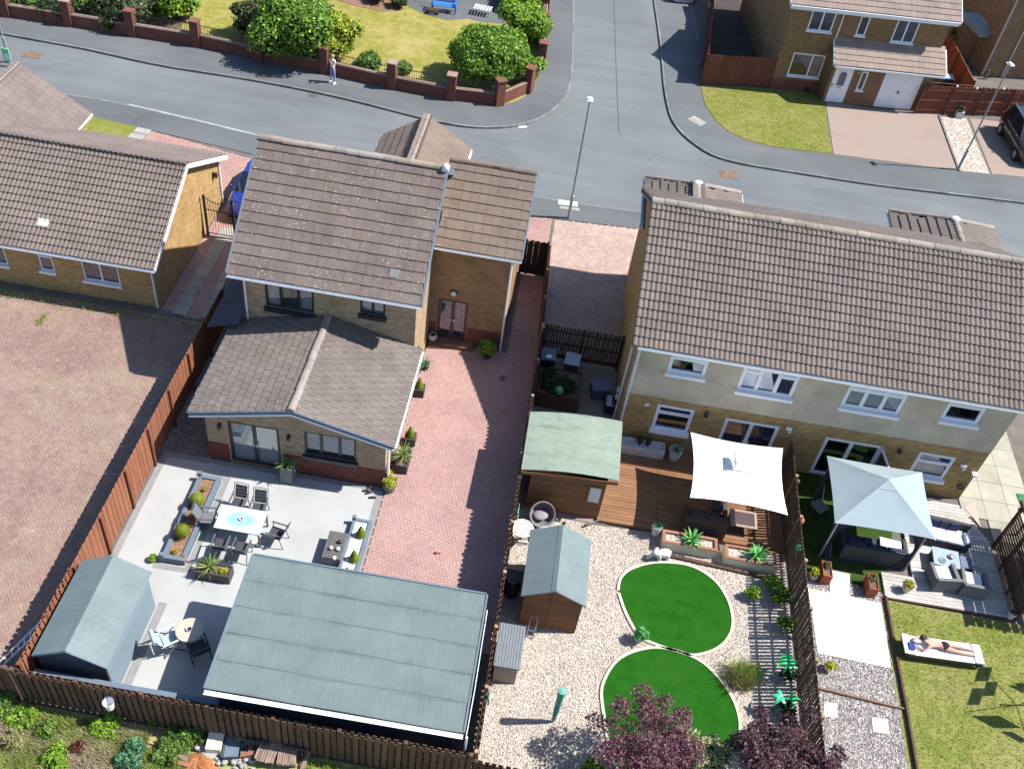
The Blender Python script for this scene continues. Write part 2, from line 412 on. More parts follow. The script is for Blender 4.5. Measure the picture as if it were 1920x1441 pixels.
# ---------------------------------------------------------------- the setting: ground, roads, pavements, kerbs
def spline(pts, step=.5):
    """Catmull-Rom through 2-D/3-D points"""
    pts = [Vector(p) for p in pts]; out = []
    for i in range(len(pts)-1):
        p0, p1, p2, p3 = pts[max(i-1,0)], pts[i], pts[i+1], pts[min(i+2,len(pts)-1)]
        n = max(1, int((p2-p1).length/step))
        for k in range(n):
            t = k/n; out.append(.5*((2*p1)+(p2-p0)*t+(2*p0-5*p1+4*p2-p3)*t*t+(3*p1-p0-3*p2+p3)*t**3))
    out.append(pts[-1]); return out
def PX(*pp, z=0.0): return [P(x, y, z) for x, y in pp]
def strip(line, wd, side=1):
    """offset of a polyline by wd to its left (side=1) or right"""
    out = []
    for i, p in enumerate(line):
        d = (line[min(i+1,len(line)-1)] - line[max(i-1,0)]); d.z = 0; d.normalize()
        out.append(p + Vector((-d.y, d.x, 0))*wd*side)
    return out
def sheet(name, pts, z, mat, t=.05):
    return structure(name, MB().prism([(p[0],p[1]) for p in pts], z-t, z), mat)
def kerb(line, side, ztop=0.012, zb=-.13, wd=.11, ln=.9, name='kerb', mat=None):
    mb = MB(); acc = 0; a = 0
    inner = strip(line, wd, side)
    for i in range(len(line)-1):
        acc += (line[i+1]-line[i]).length
        if acc >= ln or i == len(line)-2:
            q = []
            j = a
            vs = [line[k] for k in range(a, i+2)] + [inner[k] for k in range(i+1, a-1, -1)]
            c = sum((v for v in vs), Vector())/len(vs)
            vs = [c + (v-c)*.992 for v in vs]
            mb.prism([(v.x,v.y) for v in vs], zb, ztop + random.uniform(-.006,.006)); a = i+1; acc = 0
    return structure(name, mb, mat or mt['kerb'])

mt['waste'] = m_grass('waste_ground', (.19,.25,.05), (.27,.3,.085), (.42,.37,.21), .8, .8)
mt['yard'] = M('bare_yard', (.13,.115,.10), .2, 1.2, .95, .1, fine=.2, bump=.3)
mt['lawn_dry'] = m_grass('dry_lawn', (.17,.17,.03), (.225,.205,.05), (.33,.265,.105), .75)
mt['lawn_green'] = m_grass('green_lawn', (.13,.155,.026), (.175,.178,.04), (.25,.215,.085), .5)
mt['lawn_back'] = m_grass('back_lawn', (.125,.16,.03), (.185,.195,.048), (.27,.23,.1), .5)
mt['turf'] = m_grass('artificial_turf', (.008,.066,.003), (.012,.086,.005), (.022,.095,.009), .35, .5)
mt['turf_shaded'] = m_grass('artificial_turf_shaded', (.025,.05,.01), (.032,.06,.012), (.05,.075,.02), .3, .35)  # turf colour darkened to stand for the shade under the gazebo
mt['gravel'] = m_gravel('pale_gravel', [(0,(.35,.285,.235)),(.2,(.44,.37,.305)),(.55,(.49,.425,.36)),(1,(.55,.505,.45))], 23)
mt['gravel_grey'] = m_gravel('grey_pebbles', [(0,(.15,.13,.12)),(.3,(.28,.24,.215)),(.65,(.36,.33,.31)),(1,(.48,.465,.45))], 17)
mt['gravel_dark'] = m_gravel('dark_chippings', [(0,(.10,.09,.085)),(.5,(.2,.18,.165)),(1,(.32,.29,.27))], 28)
mt['gravel_far'] = m_gravel('cream_gravel', [(0,(.3,.24,.2)),(.4,(.45,.38,.31)),(1,(.58,.52,.45))], 14)
mt['conc_drive'] = M('stained_drive', (.27,.205,.17), .12, .5, .9, .2, fine=.12, stain=(.2,.165,.14), stscale=.5, stamt=.8)
def m_block(name, stops, rough=.85, weeds=None, blot=None):
    n = NB(name)
    col = n.ramp(n.rand(), stops)
    col = n.bright(col, n.math('ADD', n.rng(n.noise(.5, 4), .3, .7, .88, 1.12), n.rng(n.noise(55, 3), .3, .7, -.16, .16)))
    if weeds: col = n.mix(n.rng(n.math('ADD', n.math('MULTIPLY', n.noise(1.3, 5, rough=.7), .55), n.math('MULTIPLY', n.noise(.22, 3), .5)), .47, .66, 0, .75), col, weeds)
    n.bump(n.noise(60, 3), .3, .006)
    return n.done(col, rough, .2)
mt['block_red'] = m_block('red_block_paving', [(0,(.315,.195,.178)),(.4,(.345,.213,.193)),(.75,(.362,.228,.206)),(1,(.325,.228,.21))])
mt['block_pink'] = m_block('pink_block_paving', [(0,(.32,.19,.165)),(1,(.36,.225,.195))])
mt['block_multi'] = m_block('mixed_block_paving', [(0,(.32,.23,.205)),(.4,(.385,.275,.225)),(.75,(.41,.315,.26)),(1,(.30,.25,.23))])
mt['block_weedy'] = m_block('weedy_block_paving', [(0,(.205,.128,.112)),(.5,(.232,.148,.13)),(1,(.25,.168,.148))], .95, (.29,.235,.17))
mt['sand'] = M('joint_sand', (.31,.23,.2), .2, 3, 1, .05, fine=.2)
mt['joint_weeds'] = M('weedy_joints', (.31,.25,.18), .35, 2, 1, .05, fine=.35, fscale=30)

ground = structure('ground', MB().bx(-220,220,-140,300,-.5,-.16), mt['waste'])
structure('road', MB().bx(-90,90,36,140,-.155,-.1), mt['asphalt'])
# north side: pavement and park
KN = spline([P(-420,-20)] + PX((-160,28),(0,62),(152,90),(300,122),(480,151),(640,183),(795,222),(868,236),(925,239),(975,234),(1018,220),(1050,196),(1066,172),(1073,140),(1076,80),(1077,0)) + [P(1078,-140), P(1078,-330)], .45)
WB = PX((-300,-22),(0,28),(140,49),(258,68),(375,88),(500,112),(615,140),(742,166),(848,186),(928,197)) 
WB2 = spline([WB[-1]] + PX((957,193),(985,180),(1004,155),(1014,125),(1019,70),(1024,10)) + [P(1030,-80), P(1036,-330)], .5)
NB_poly = KN + [Vector((-2,130,0)), Vector((-90,130,0))]
sheet('pavement', strip(KN, .12, 1) + [P(1036,-330)+Vector((-.2,0,0))] + list(reversed(WB2)) + list(reversed(WB))[1:] + [P(-420,-40)], 0, mt['asphalt_path'], .12)
kerb(KN, 1)
# park ground inside the wall
inside = WB + WB2[1:] + [Vector((-3,120,0)), Vector((-90,120,0))]
sheet('park_lawn', inside, -.012, mt['lawn_dry'], .08)
sheet('garden_path', PX((742,2),(770,14),(800,28),(838,38),(880,35),(897,40),(960,46),(985,-20),(970,-120),(700,-120)), .004, mt['asphalt_path'])
sheet('planting_bed', PX((600,-10),(668,12),(720,22),(755,18),(745,-8),(690,-30)), .008, mt['bark'])
sheet('planting_bed', PX((-200,0),(60,22),(170,42),(290,64),(338,60),(350,10),(300,-40),(-200,-80)), .006, mt['soil'])
# east block
KE = spline([P(1196,-330), P(1214,-90)] + PX((1226,0),(1236,70),(1241,120),(1246,170),(1256,215),(1272,242),(1296,265),(1335,290),(1385,305),(1440,315),(1560,334),(1640,346),(1780,363),(1920,380)) + [P(2160,412), P(2700,470)], .45)
IE = PX((1268,-330),(1300,0),(1308,60),(1312,120),(1314,165),(1322,198),(1340,228),(1366,250),(1400,265),(1450,277),(1560,291),(1795,321),(1858,327),(1930,336)) + [P(2160,365), P(2700,420)]
sheet('pavement', strip(KE, .12, 1) + list(reversed(spline(IE, .6))), 0, mt['asphalt_path'], .12)
kerb(KE, 1)
eb = spline(IE, .6) + [Vector((95,60,0)), Vector((95,130,0)), Vector((8,130,0))]
sheet('yard', eb, -.012, mt['yard'], .1)
mt['alley_shade_tone'] = M('alley_shade_tone', (.055,.045,.042), .2, 2, .9, .2, fine=.15)  # alley's shade put into the ground colour, true paving colour unknown
sheet('alley_shade_sheet', PX((1322,155),(1440,164),(1405,-20),(1380,-200),(1345,-200),(1345,-20)), .004, mt['alley_shade_tone'])
kerb(spline(PX((1292,0),(1300,40),(1310,78)),.45), 1, .03, -.05, .1)
# south block
KS = spline([P(-700,60)] + PX((-300,118),(-60,148),(115,174),(230,194),(310,212),(480,253),(640,289),(820,330),(1000,367),(1215,398),(1560,437),(1920,484)) + [P(2400,560)], .5)
PS = PX((-700,112),(-60,186),(100,208),(170,219),(283,244),(480,291),(700,345),(985,404),(1040,409),(1215,431),(1560,470),(1920,520)) + [P(2400,600)]
sheet('pavement', KS[:] + list(reversed(PS)), 0, mt['asphalt_path'], .12)
kerb(KS, -1, .008, -.12, .11, name='kerb')
sheet('yard', [p + Vector((0,-.01,0)) for p in PS] + [Vector((70,-60,0)), Vector((-90,-60,0))], -.03, mt['yard'], .1)

# manholes, drains, markings set into the surfaces
def cover(px, py, z, sx, sy, mat, name='manhole_cover', label='', rz=.1, group=None):
    c = P(px, py, z); mb = MB().box((c.x,c.y,z+.004), (sx,sy,.012), rz, 0).box((c.x,c.y,z+.012), (sx*.82,sy*.82,.008), rz, 0)
    for k in range(4): mb.box((c.x+math.cos(rz)*(k-1.5)*sx*.2, c.y+math.sin(rz)*(k-1.5)*sx*.2, z+.018), (sx*.05, sy*.72, .006), rz, 0)
    return tag(obj(name, mb, mat), label, 'drain' if 'drain' in name else 'manhole')
mt['rust'] = M('rusty_iron', (.17,.105,.07), .25, 6, .8, .3, fine=.2)
mt['iron'] = M('cast_iron', (.09,.08,.08), .2, 6, .7, .4)
cover(60,104,-.1,.95,.6,mt['rust'],label='rusty square iron manhole cover in the road at the far left, near the green sign')
cover(588,178,-.1,.45,.5,mt['iron'],'drain_cover','dark iron drain grate by the kerb below the standing woman')
cover(1366,328,-.1,.95,.75,mt['rust'],label='rusty manhole cover in the road left of the lamp post shadow')
cover(1872,376,-.1,.5,.4,mt['iron'],'drain_cover','dark red drain grate beside the kerb at the far right')
cover(1307,227,0,.62,.9,mt['concrete'],'access_cover','pale concrete access cover in the pavement on the street corner',.9)
cover(1065,381,0,.95,.4,M('fresh_concrete',(.5,.5,.47),.06,2),'access_cover','white concrete slab cover in the pavement at the foot of the central lamp post',.06)
cover(1068,391,0,.95,.22,mt['concrete'],'access_cover','grey-green strip cover just below the white slab at the lamp post foot',.06)
cover(942,709,.006,.22,.22,mt['iron'],'drain_cover','small square drain in the shaded red block drive')
# faint white line at the mouth of the side street and along the south gutter
mt['lime'] = M('worn_white_line', (.36,.37,.37), .2, 5, .9, .2, fine=.15)
L = spline(PX((240,197),(310,213),(390,232),(480,254), z=-.1), .5)
structure('road_marking', MB().poly(L + list(reversed(strip(L, .1, 1)))), mt['lime']).location.z = -.092
q = P(980,238,-.1); structure('road_marking', MB().box((q.x,q.y,-.096),(.45,.16,.004),.4), mt['white'])
mt['tar'] = M('tar_seam', (.07,.074,.078), .1)
L = spline(PX((1150,0),(1153,80),(1156,170),(1160,250), z=-.1), .5)
structure('road_seam', MB().poly(L + list(reversed(strip(L, .05, 1)))), mt['tar']).location.z = -.094

# ---------------------------------------------------------------- block paving: every block has its own edges
def paving(name, poly, mat, base, ang=0.0, u=.1, gap=.005, z=.0, jit=.003, frac=1.0, hole=None, basename='paving_bed'):
    poly = [(p[0],p[1]) for p in poly]
    A = np.array(poly); c, s = math.cos(ang), math.sin(ang)
    ctr = A.mean(0); rad = np.hypot(*(A-ctr).T).max(); n = int(rad/u)+4
    ii, jj = np.meshgrid(np.arange(-n, n), np.arange(-n, n)); ii = ii.ravel(); jj = jj.ravel()
    keep = (ii + 0) % 1 == 0
    # herringbone lattice (1,1),(4,0): horizontal block over cells (0,0),(1,0), upright one over (2,-1),(2,0)
    k = (ii - jj) % 4
    H = k == 0; Vv = k == 2
    cx = np.concatenate([(ii[H]+1.0), (ii[Vv]+.5)])*u; cy = np.concatenate([(jj[H]+.5), (jj[Vv]+0.0)])*u
    hx = np.concatenate([np.full(H.sum(), u-gap/2), np.full(Vv.sum(), u/2-gap/2)]); hy = np.concatenate([np.full(H.sum(), u/2-gap/2), np.full(Vv.sum(), u-gap/2)])
    wx = ctr[0]+cx*c-cy*s; wy = ctr[1]+cx*s+cy*c
    ok = inpoly(wx, wy, poly)
    if hole is not None: ok &= ~inpoly(wx, wy, hole)
    # only where the camera can see it
    wx, wy, hx, hy = wx[ok], wy[ok], hx[ok], hy[ok]
    m = len(wx); zt = z + RNG.uniform(-jit, jit, m); tx = RNG.uniform(-.006,.006,m); ty = RNG.uniform(-.006,.006,m)
    V = np.zeros((m, 8, 3)); sg = [(-1,-1),(1,-1),(1,1),(-1,1)]
    for q, (a, b) in enumerate(sg):
        for lvl, (zz, ins) in enumerate(((None, .004), (z-.035, 0))):
            lx = a*(hx-ins); ly = b*(hy-ins)
            V[:, q+4*lvl, 0] = wx+lx*c-ly*s; V[:, q+4*lvl, 1] = wy+lx*s+ly*c
            V[:, q+4*lvl, 2] = (zt+lx*tx+ly*ty) if zz is None else zz
    fb = np.array([(0,1,2,3),(0,4,5,1),(1,5,6,2),(2,6,7,3),(3,7,4,0)])
    F = (np.arange(m)[:,None,None]*8 + fb[None]).reshape(-1,4)
    sheet(basename, poly, z-.012, base, .04)
    return mass(name, V.reshape(-1,3), F, mat)
drive = [(-4.15,15.6),(-4.15,21.2),(-4.12,29.1),(-.9,29.1),(-.9,34.3),(.25,34.3),(.3,25),(.36,18),(.4,15.6)]
paving('drive_paving', drive, mt['block_red'], mt['sand'])
paving('drive_paving', [(-1.5,34.36),(-.02,34.4),(-.02,38.85),(-1.5,38.6)], mt['block_pink'], mt['sand'])
paving('drive_paving', [(.35,29.5),(3.75,29.5),(4.0,31),(4.6,39.2),(.13,38.8)], mt['block_multi'], mt['sand'], R(45))
paving('drive_paving', [(-20.1,36.2),(-20.15,40.62),(-14.6,39.6),(-9,38.6),(-9,35),(-13.3,33.3),(-14.6,33.3),(-14.85,36.2)], mt['block_pink'], mt['sand'])
paving('yard_paving', [(-31,6),(-12.25,6),(-12.25,27.9),(-31,27.9)], mt['block_weedy'], mt['joint_weeds'], R(38), gap=.007, jit=.004)
# dry weeds rooted in the joints of the neglected red yard
def blades(name, pts, hmin, hmax, wd, mat, lean=.5, parent=None, kind='stuff', per=3):
    pts = np.repeat(np.asarray(pts, float), per, 0); n = len(pts)
    a = RNG.uniform(0, 2*PI, n); h = RNG.uniform(hmin, hmax, n); le = RNG.uniform(.1, lean, n)*h
    off = RNG.normal(0, wd*1.4, (n,2)); b = a + PI/2
    V = np.zeros((n,3,3)); base = pts.copy(); base[:,:2] += off
    V[:,0] = base + np.stack([np.cos(b)*wd/2, np.sin(b)*wd/2, 0*a], 1)
    V[:,1] = base - np.stack([np.cos(b)*wd/2, np.sin(b)*wd/2, 0*a], 1)
    V[:,2] = base + np.stack([np.cos(a)*le, np.sin(a)*le, h], 1)
    return mass(name, V.reshape(-1,3), np.arange(n*3).reshape(-1,3), mat, parent, kind)
mt['straw'] = m_leaf('dry_straw', (.33,.25,.16), (.42,.34,.23), (.48,.41,.31), .8, .2)
mt['grass_blade'] = m_leaf('grass_blade', (.15,.23,.035), (.27,.36,.06), (.5,.48,.2), .6, .4)
k = RNG.uniform(0,1,(16000,2)); pts = np.stack([-24+11.7*k[:,0], 10+17.8*k[:,1], np.zeros(16000)], 1)
pts = pts[(np.sin(pts[:,0]*1.3+pts[:,1]*.7)+np.sin(pts[:,1]*1.9-pts[:,0]*.4)+RNG.normal(0,.8,len(pts))) > .1]
blades('joint_weeds', pts, .01, .035, .035, mt['straw'], 2.2, per=2)
k = RNG.uniform(0,1,(60,1)); a, b = P(70,612), P(88,588)
g = np.array(a)+(np.array(b)-np.array(a))*k + RNG.normal(0,.05,(60,3))*(1,1,0); blades('weed_patch', g, .05,.16,.02, mt['grass_blade'], .8)
k = RNG.uniform(-31,-12.4,900); blades('weed_fringe', np.stack([k, 27.75+RNG.normal(0,.12,900)-np.abs(RNG.normal(0,.15,900)), 0*k],1), .03,.2,.03, mt['grass_blade'], .8, per=2)

# patio of pale resin with grey edging
sheet('patio', [(-12.03,12.4),(-12.03,21.05),(-10.3,21.22),(-4.2,21.22),(-4.25,20.75),(-4.3,15.5),(-7.2,15.5),(-7.2,12.4)], .0, mt['resin'], .06)
for nm, pl in (('patio_edging',[(-12.0,21.02),(-10.35,21.02),(-10.35,21.25),(-12.0,21.25)]), ('patio_edging',[(-12.03,12.5),(-11.8,12.5),(-11.8,21.02),(-12.03,21.02)]),
               ('patio_edging',[(-4.42,17.4),(-4.2,17.4),(-4.2,20.95),(-4.42,20.95)]), ('patio_edging',[(-10.35,21.06),(-4.2,21.06),(-4.2,21.25),(-10.35,21.25)]),
               ('patio_edging',[(-9.93,12.35),(-9.68,12.35),(-9.68,15.45),(-9.93,15.45)]), ('patio_edging',[(-10.62,16.6),(-9.4,16.6),(-9.4,16.78),(-10.62,16.78)]),
               ('patio_edging',[(-9.62,16.78),(-9.42,16.78),(-9.42,20.4),(-9.62,20.4)]), ('patio_edging',[(-10.62,20.4),(-9.42,20.4),(-9.42,20.58),(-10.62,20.58)])):
    sheet(nm, pl, .006, mt['patio_edge'], .03)
sheet('gravel_strip', [(-12.05,21.25),(-10.3,21.25),(-10.3,26.2),(-10.4,26.2),(-10.4,36),(-12.05,36)], -.004, mt['gravel_dark'], .04)
# strip of grey water-tight blocks along the rear fence
structure('retaining_wall', MB().bx(-11.95,-6.8,12.0,12.14,-.05,1.18), mt['bluegrey'])

# bungalow front and side
sheet('front_lawn', PX((172,219),(256,238),(238,261),(120,262),(60,232)), .01, mt['lawn_green'])
fs = thing('garden_path', None, None, P(250,248)); del_ = fs; fs['kind'] = 'structure'
for i in range(3):
    for j in range(2):
        u0, v0 = i/3, j/2
        def bl(u, v):
            a, b, c_, d = PX((258,238),(284,244),(266,263),(238,258)); return a*(1-u)*(1-v)+b*u*(1-v)+c_*u*v+d*(1-u)*v
        q = [bl(u0+.02,v0+.02),bl(u0+.31,v0+.02),bl(u0+.31,v0+.48),bl(u0+.02,v0+.48)]
        obj('slab', MB().prism([(p.x,p.y) for p in q], -.03, .014), mt['concrete'], fs)
mt['slab_grey'] = M('grey_flag', (.30,.285,.255), .1, 1.5, .9, .2, rnd=.12, fine=.1, stain=(.2,.19,.17), stscale=.9)
sp = thing('side_path', None, None, (-13.9,30.5,0)); sp['kind'] = 'structure'
for j in range(10):
    y0 = 28.15 + j*.6; obj('slab', MB().bx(-14.35,-13.78,y0,y0+.585,-.03,.012+random.uniform(-.004,.004)), mt['slab_grey'], sp)
    obj('slab', MB().bx(-13.28,-12.98,y0,y0+.585,-.03,.012+random.uniform(-.004,.004)), mt['slab_grey'], sp)
paving('path_paving', [(-13.77,28.1),(-13.29,28.1),(-13.29,34.2),(-13.77,34.2)], mt['block_red'], mt['sand'])
paving('path_paving', [(-14.85,28.3),(-14.37,28.3),(-14.37,36.2),(-14.85,36.2)], mt['block_red'], mt['sand'])

# east block surfaces
sheet('front_lawn', PX((1314,162),(1322,196),(1342,226),(1368,248),(1402,263),(1450,275),(1500,281),(1560,288),(1546,196),(1525,175),(1440,165)), .012, mt['lawn_green'])
sheet('driveway', PX((1548,188),(1563,289),(1797,320),(1760,214),(1716,212),(1634,204)), .006, mt['conc_drive'])
L = PX((1760,217),(1798,321)); structure('path_edging', MB().beam(L[0]+Vector((0,0,.02)), L[1]+Vector((0,0,.02)), .1, .1), mt['kerb'])
sheet('gravel_bed', PX((1763,219),(1799,320),(1856,326),(1812,222)), .005, mt['gravel_far'])
sheet('driveway', PX((1818,222),(1860,326),(1980,338),(1950,236)), .006, mt['conc_drive'])

# rear gardens of the pair of houses
GR = [(.45,10.3),(9.85,11.6),(9.85,21.05),(9.6,20.75),(5.2,21.3),(3.2,21.2),(.45,21.35)]
sheet('gravel_garden', GR, -.006, mt['gravel'], .05)
sheet('side_yard', [(.4,21.3),(3.6,21.3),(3.6,29.3),(.4,29.3)], -.012, mt['conc_drive'], .05)
def outline(ctrl): 
    pts = spline(ctrl + [ctrl[0]], .12)[:-1]; return pts
e1 = [P(*p) for p in ((1161,1108),(1166,1085),(1186,1068),(1230,1057),(1290,1062),(1335,1087),(1362,1125),(1371,1165),(1362,1195),(1338,1216),(1300,1226),(1270,1219),(1230,1206),(1200,1190),(1176,1150))]
e2 = [P(*p) for p in ((1133,1330),(1131,1290),(1150,1250),(1178,1228),(1220,1217),(1262,1221),(1310,1240),(1345,1272),(1372,1312),(1384,1355),(1378,1392),(1352,1420),(1320,1440),(1240,1470),(1160,1440))]
for e, nm in ((e1,'round_lawn'),(e2,'round_lawn')):
    o_ = outline(e); o_ = o_ if sum((o_[i-1].x*o_[i].y-o_[i].x*o_[i-1].y) for i in range(len(o_))) > 0 else o_[::-1]
    sheet(nm, o_, .022, mt['turf'], .06)
sheet('round_lawn', PX((1222,1192),(1285,1208),(1308,1222),(1285,1230),(1228,1220)), .012, mt['turf'], .05)
mt['edging'] = M('cream_edging_stone', (.48,.445,.35), .08, 3, .85, .2, rnd=.1, fine=.1)
def edging(line, parent, closed=True, wd=.09, ln=.42):
    L_ = line + ([line[0]] if closed else []); acc = 0; a = 0; inner = strip(L_, wd, -1)
    for i in range(len(L_)-1):
        acc += (L_[i+1]-L_[i]).length
        if acc >= ln or i == len(L_)-2:
            vs = [L_[k_] for k_ in range(a, i+2)] + [inner[k_] for k_ in range(i+1, a-1, -1)]; c_ = sum(vs, Vector())/len(vs)
            obj('edging_stone', MB().prism([(c_.x+(v.x-c_.x)*.98, c_.y+(v.y-c_.y)*.98) for v in vs], -.03, .05), mt['edging'], parent); a = i+1; acc = 0
ed = thing('lawn_edging', None, None, (6,17,0)); ed['kind'] = 'structure'
o1 = outline(e1); o2 = outline(e2)
o1 = o1 if sum((o1[i-1].x*o1[i].y-o1[i].x*o1[i-1].y) for i in range(len(o1))) > 0 else o1[::-1]
o2 = o2 if sum((o2[i-1].x*o2[i].y-o2[i].x*o2[i-1].y) for i in range(len(o2))) > 0 else o2[::-1]
keep = [p for p in o1 if not inpoly([p.x],[p.y],[(q.x,q.y) for q in o2])[0]]
edging(keep, ed, False); edging(o2, ed)
# brown deck: boards along x, one object per board
mt['deck_brown'] = M('brown_deck_board', (.215,.112,.058), .18, 3, .8, .2, rnd=.15, fine=.15, fscale=30, stretch=(.25,2.5,1), stain=(.13,.07,.04), stscale=1.3)
mt['deck_grey'] = M('silvered_deck_board', (.42,.395,.36), .15, 3, .85, .2, rnd=.12, fine=.15, fscale=30, stretch=(.25,2.5,1), stain=(.28,.25,.22), stscale=1.3)
dk = thing('deck', None, None, (6.6,23.2,0)); dk['kind'] = 'structure'
yb = 21.38; i = 0
while yb < 25.2:
    x1 = 9.82; x0 = 3.3 if yb < 21.5 else 3.3
    for (xa, xb) in ((3.28,5.32),(5.335,7.5),(7.515,9.82)):
        obj('board', MB().bx(xa,xb,yb,yb+.128,.1,.128+random.uniform(-.002,.002)), mt['deck_brown'], dk)
    yb += .14
obj('fascia_board', MB().bx(3.28,9.82,21.34,21.375,0,.125), mt['deck_brown'], dk)
obj('fascia_board', MB().bx(3.25,3.28,21.34,25.2,0,.125), mt['deck_brown'], dk)
obj('riser', MB().bx(3.9,9.8,24.15,24.22,.128,.19), mt['deck_brown'], dk)
# right-hand garden
sheet('lawn', [(13.0,8),(13.05,20.15),(17.5,20.05),(24,20),(24,8)], .008, mt['lawn_back'])
sheet('turf', [(9.95,20.85),(13.2,20.45),(14.3,24.6),(14.3,25.3),(9.95,25.3)], .006, mt['turf_shaded'])
sheet('pebble_bed', [(9.95,8),(12.95,8),(13.28,20.4),(9.95,20.9)], -.004, mt['gravel_grey'])
mt['slab_cream'] = M('cream_paving_slab', (.60,.55,.46), .06, 2, .85, .25, rnd=.05, fine=.06, stain=(.5,.46,.38), stscale=1.1)
tr = thing('terrace', None, None, (11.6,19.2,0)); tr['kind'] = 'structure'
def quadgrid(parent, ctr, nx, ny, mat, name='slab', z=.02, gap=.012, stag=0):
    a, b, c_, d = [Vector(p) for p in ctr]
    for j in range(ny):
        for i in range(nx):
            u0, u1, v0, v1 = i/nx, (i+1)/nx, j/ny, (j+1)/ny
            f = lambda u, v: a*(1-u)*(1-v)+b*u*(1-v)+c_*u*v+d*(1-u)*v
            q = [f(u0,v0),f(u1,v0),f(u1,v1),f(u0,v1)]; cc = sum(q, Vector())/4
            q = [cc+(p-cc)*(1-gap/((p-cc).length*1.4)) for p in q]
            zz = z+random.uniform(-.003,.003)
            obj(name, MB().prism([(p.x,p.y) for p in q], -.04, zz), mat, parent)
quadgrid(tr, PX((1514,1102),(1652,1130),(1671,1253),(1533,1224)), 4, 5, mt['slab_cream'])
quadgrid(tr, PX((1556,1068),(1594,1076),(1592,1118),(1556,1110)), 1, 2, mt['slab_cream'])
ss = thing('stepping_stones', None, None, P(1600,1345)); ss['kind'] = 'structure'
for pp in (((1546,1316),(1569,1318),(1570,1345),(1543,1342)), ((1634,1344),(1664,1348),(1667,1376),(1637,1371))):
    obj('slab', MB().prism([(p.x,p.y) for p in PX(*pp)], -.03, .02), mt['slab_cream'], ss)
mt['timber_edge'] = M('dark_timber', (.085,.05,.035), .2, 3, .9, .2, fine=.2)
L = PX((1659,1120),(1690,1290),(1697,1325),(1722,1470)); te = MB()
for a_, b_ in zip(L, L[1:]): te.beam(a_+Vector((0,0,.06)), b_+Vector((0,0,.06)), .07, .16)
structure('lawn_edge_board', te, mt['timber_edge'])
L = PX((1535,1291),(1695,1330)); structure('bed_edge_board', MB().beam(L[0]+Vector((0,0,.04)), L[1]+Vector((0,0,.04)), .06, .1), mt['rust'])
gd = thing('deck', None, None, (15.4,22.4,0)); gd['kind'] = 'structure'
y = 20.2; 
while y < 24.9:
    xr = 17.45 if y < 23.3 else 17.45-(y-23.3)*.55
    xl = 13.2 if y < 21.2 else 14.3
    obj('board', MB().bx(xl,xr,y,y+.135,.0,.09+random.uniform(-.002,.002)), mt['deck_grey'], gd); y += .147
obj('fascia_board', MB().bx(13.2,17.45,20.15,20.19,-.02,.085), mt['timber_edge'], gd)
mt['slab_beige'] = M('beige_flag', (.31,.30,.24), .1, 1.5, .9, .2, rnd=.08, fine=.1, stain=(.25,.24,.2), stscale=.9)
pth = thing('slab_path', None, None, (18.3,26,0)); pth['kind'] = 'structure'
for j in range(13):
    for i in range(3):
        x0 = 16.75+i*.92+ (0 if i else .0); y0 = 22.6+j*.95
        cx = x0+.45; 
        if cx < 17.45-(y0-23.3)*.55+.3 and y0 < 24.9: continue
        obj('slab', MB().bx(x0,x0+.905,y0,y0+.935,-.03,.012+random.uniform(-.003,.003)), mt['slab_beige'], pth)
structure('brick_strip', MB().prism([(p.x,p.y) for p in PX((1808,951),(1826,940),(1842,1000),(1836,985))], -.02,.022), mt['block_multi'])
sheet('planting_strip', [(9.3,12),(9.84,12),(9.84,20.6),(9.3,20.6)], .002, mt['gravel'], .02)
# ---------------------------------------------------------------- building helpers
mt['navy_roof'] = M('dark_slate_roof', (.05,.05,.06), .15, 4)
X, Y, Z = Vector((1,0,0)), Vector((0,1,0)), Vector((0,0,1))
def wall_face(mb, o, u, n, w_, h, holes=(), m=0, rm=1, deep=.7, gable=None, reveal=.1):
    """one wall face from lower-left corner o along u (height along z) with openings (x0,x1,z0,z1) that lead into a dark room"""
    o = Vector(o); u = Vector(u).normalized(); n = Vector(n).normalized()
    g = lambda a, b, d=0: o + u*a + Z*b - n*d
    xs = sorted({0, w_, *[x for q in holes for x in q[:2]]}); zs = sorted({0, h, *[z for q in holes for z in q[2:4]]})
    for i in range(len(xs)-1):
        for j in range(len(zs)-1):
            cx, cz = (xs[i]+xs[i+1])/2, (zs[j]+zs[j+1])/2
            if any(q[0] < cx < q[1] and q[2] < cz < q[3] for q in holes): continue
            mb.poly([g(xs[i],zs[j]), g(xs[i+1],zs[j]), g(xs[i+1],zs[j+1]), g(xs[i],zs[j+1])], m)
    for q in holes:
        a, b, c_, d = q[:4]
        for (p, r) in (((a,c_),(b,c_)),((b,c_),(b,d)),((b,d),(a,d)),((a,d),(a,c_))):
            mb.poly([g(*p), g(*r), g(*r,reveal), g(*p,reveal)], m)
            mb.poly([g(*p,reveal), g(*r,reveal), g(*r,deep), g(*p,deep)], rm)
        mb.poly([g(a,c_,deep), g(b,c_,deep), g(b,d,deep), g(a,d,deep)], rm)
    if gable: mb.poly([g(0,h), g(w_,h)] + [g(a,b) for a, b in gable], m)
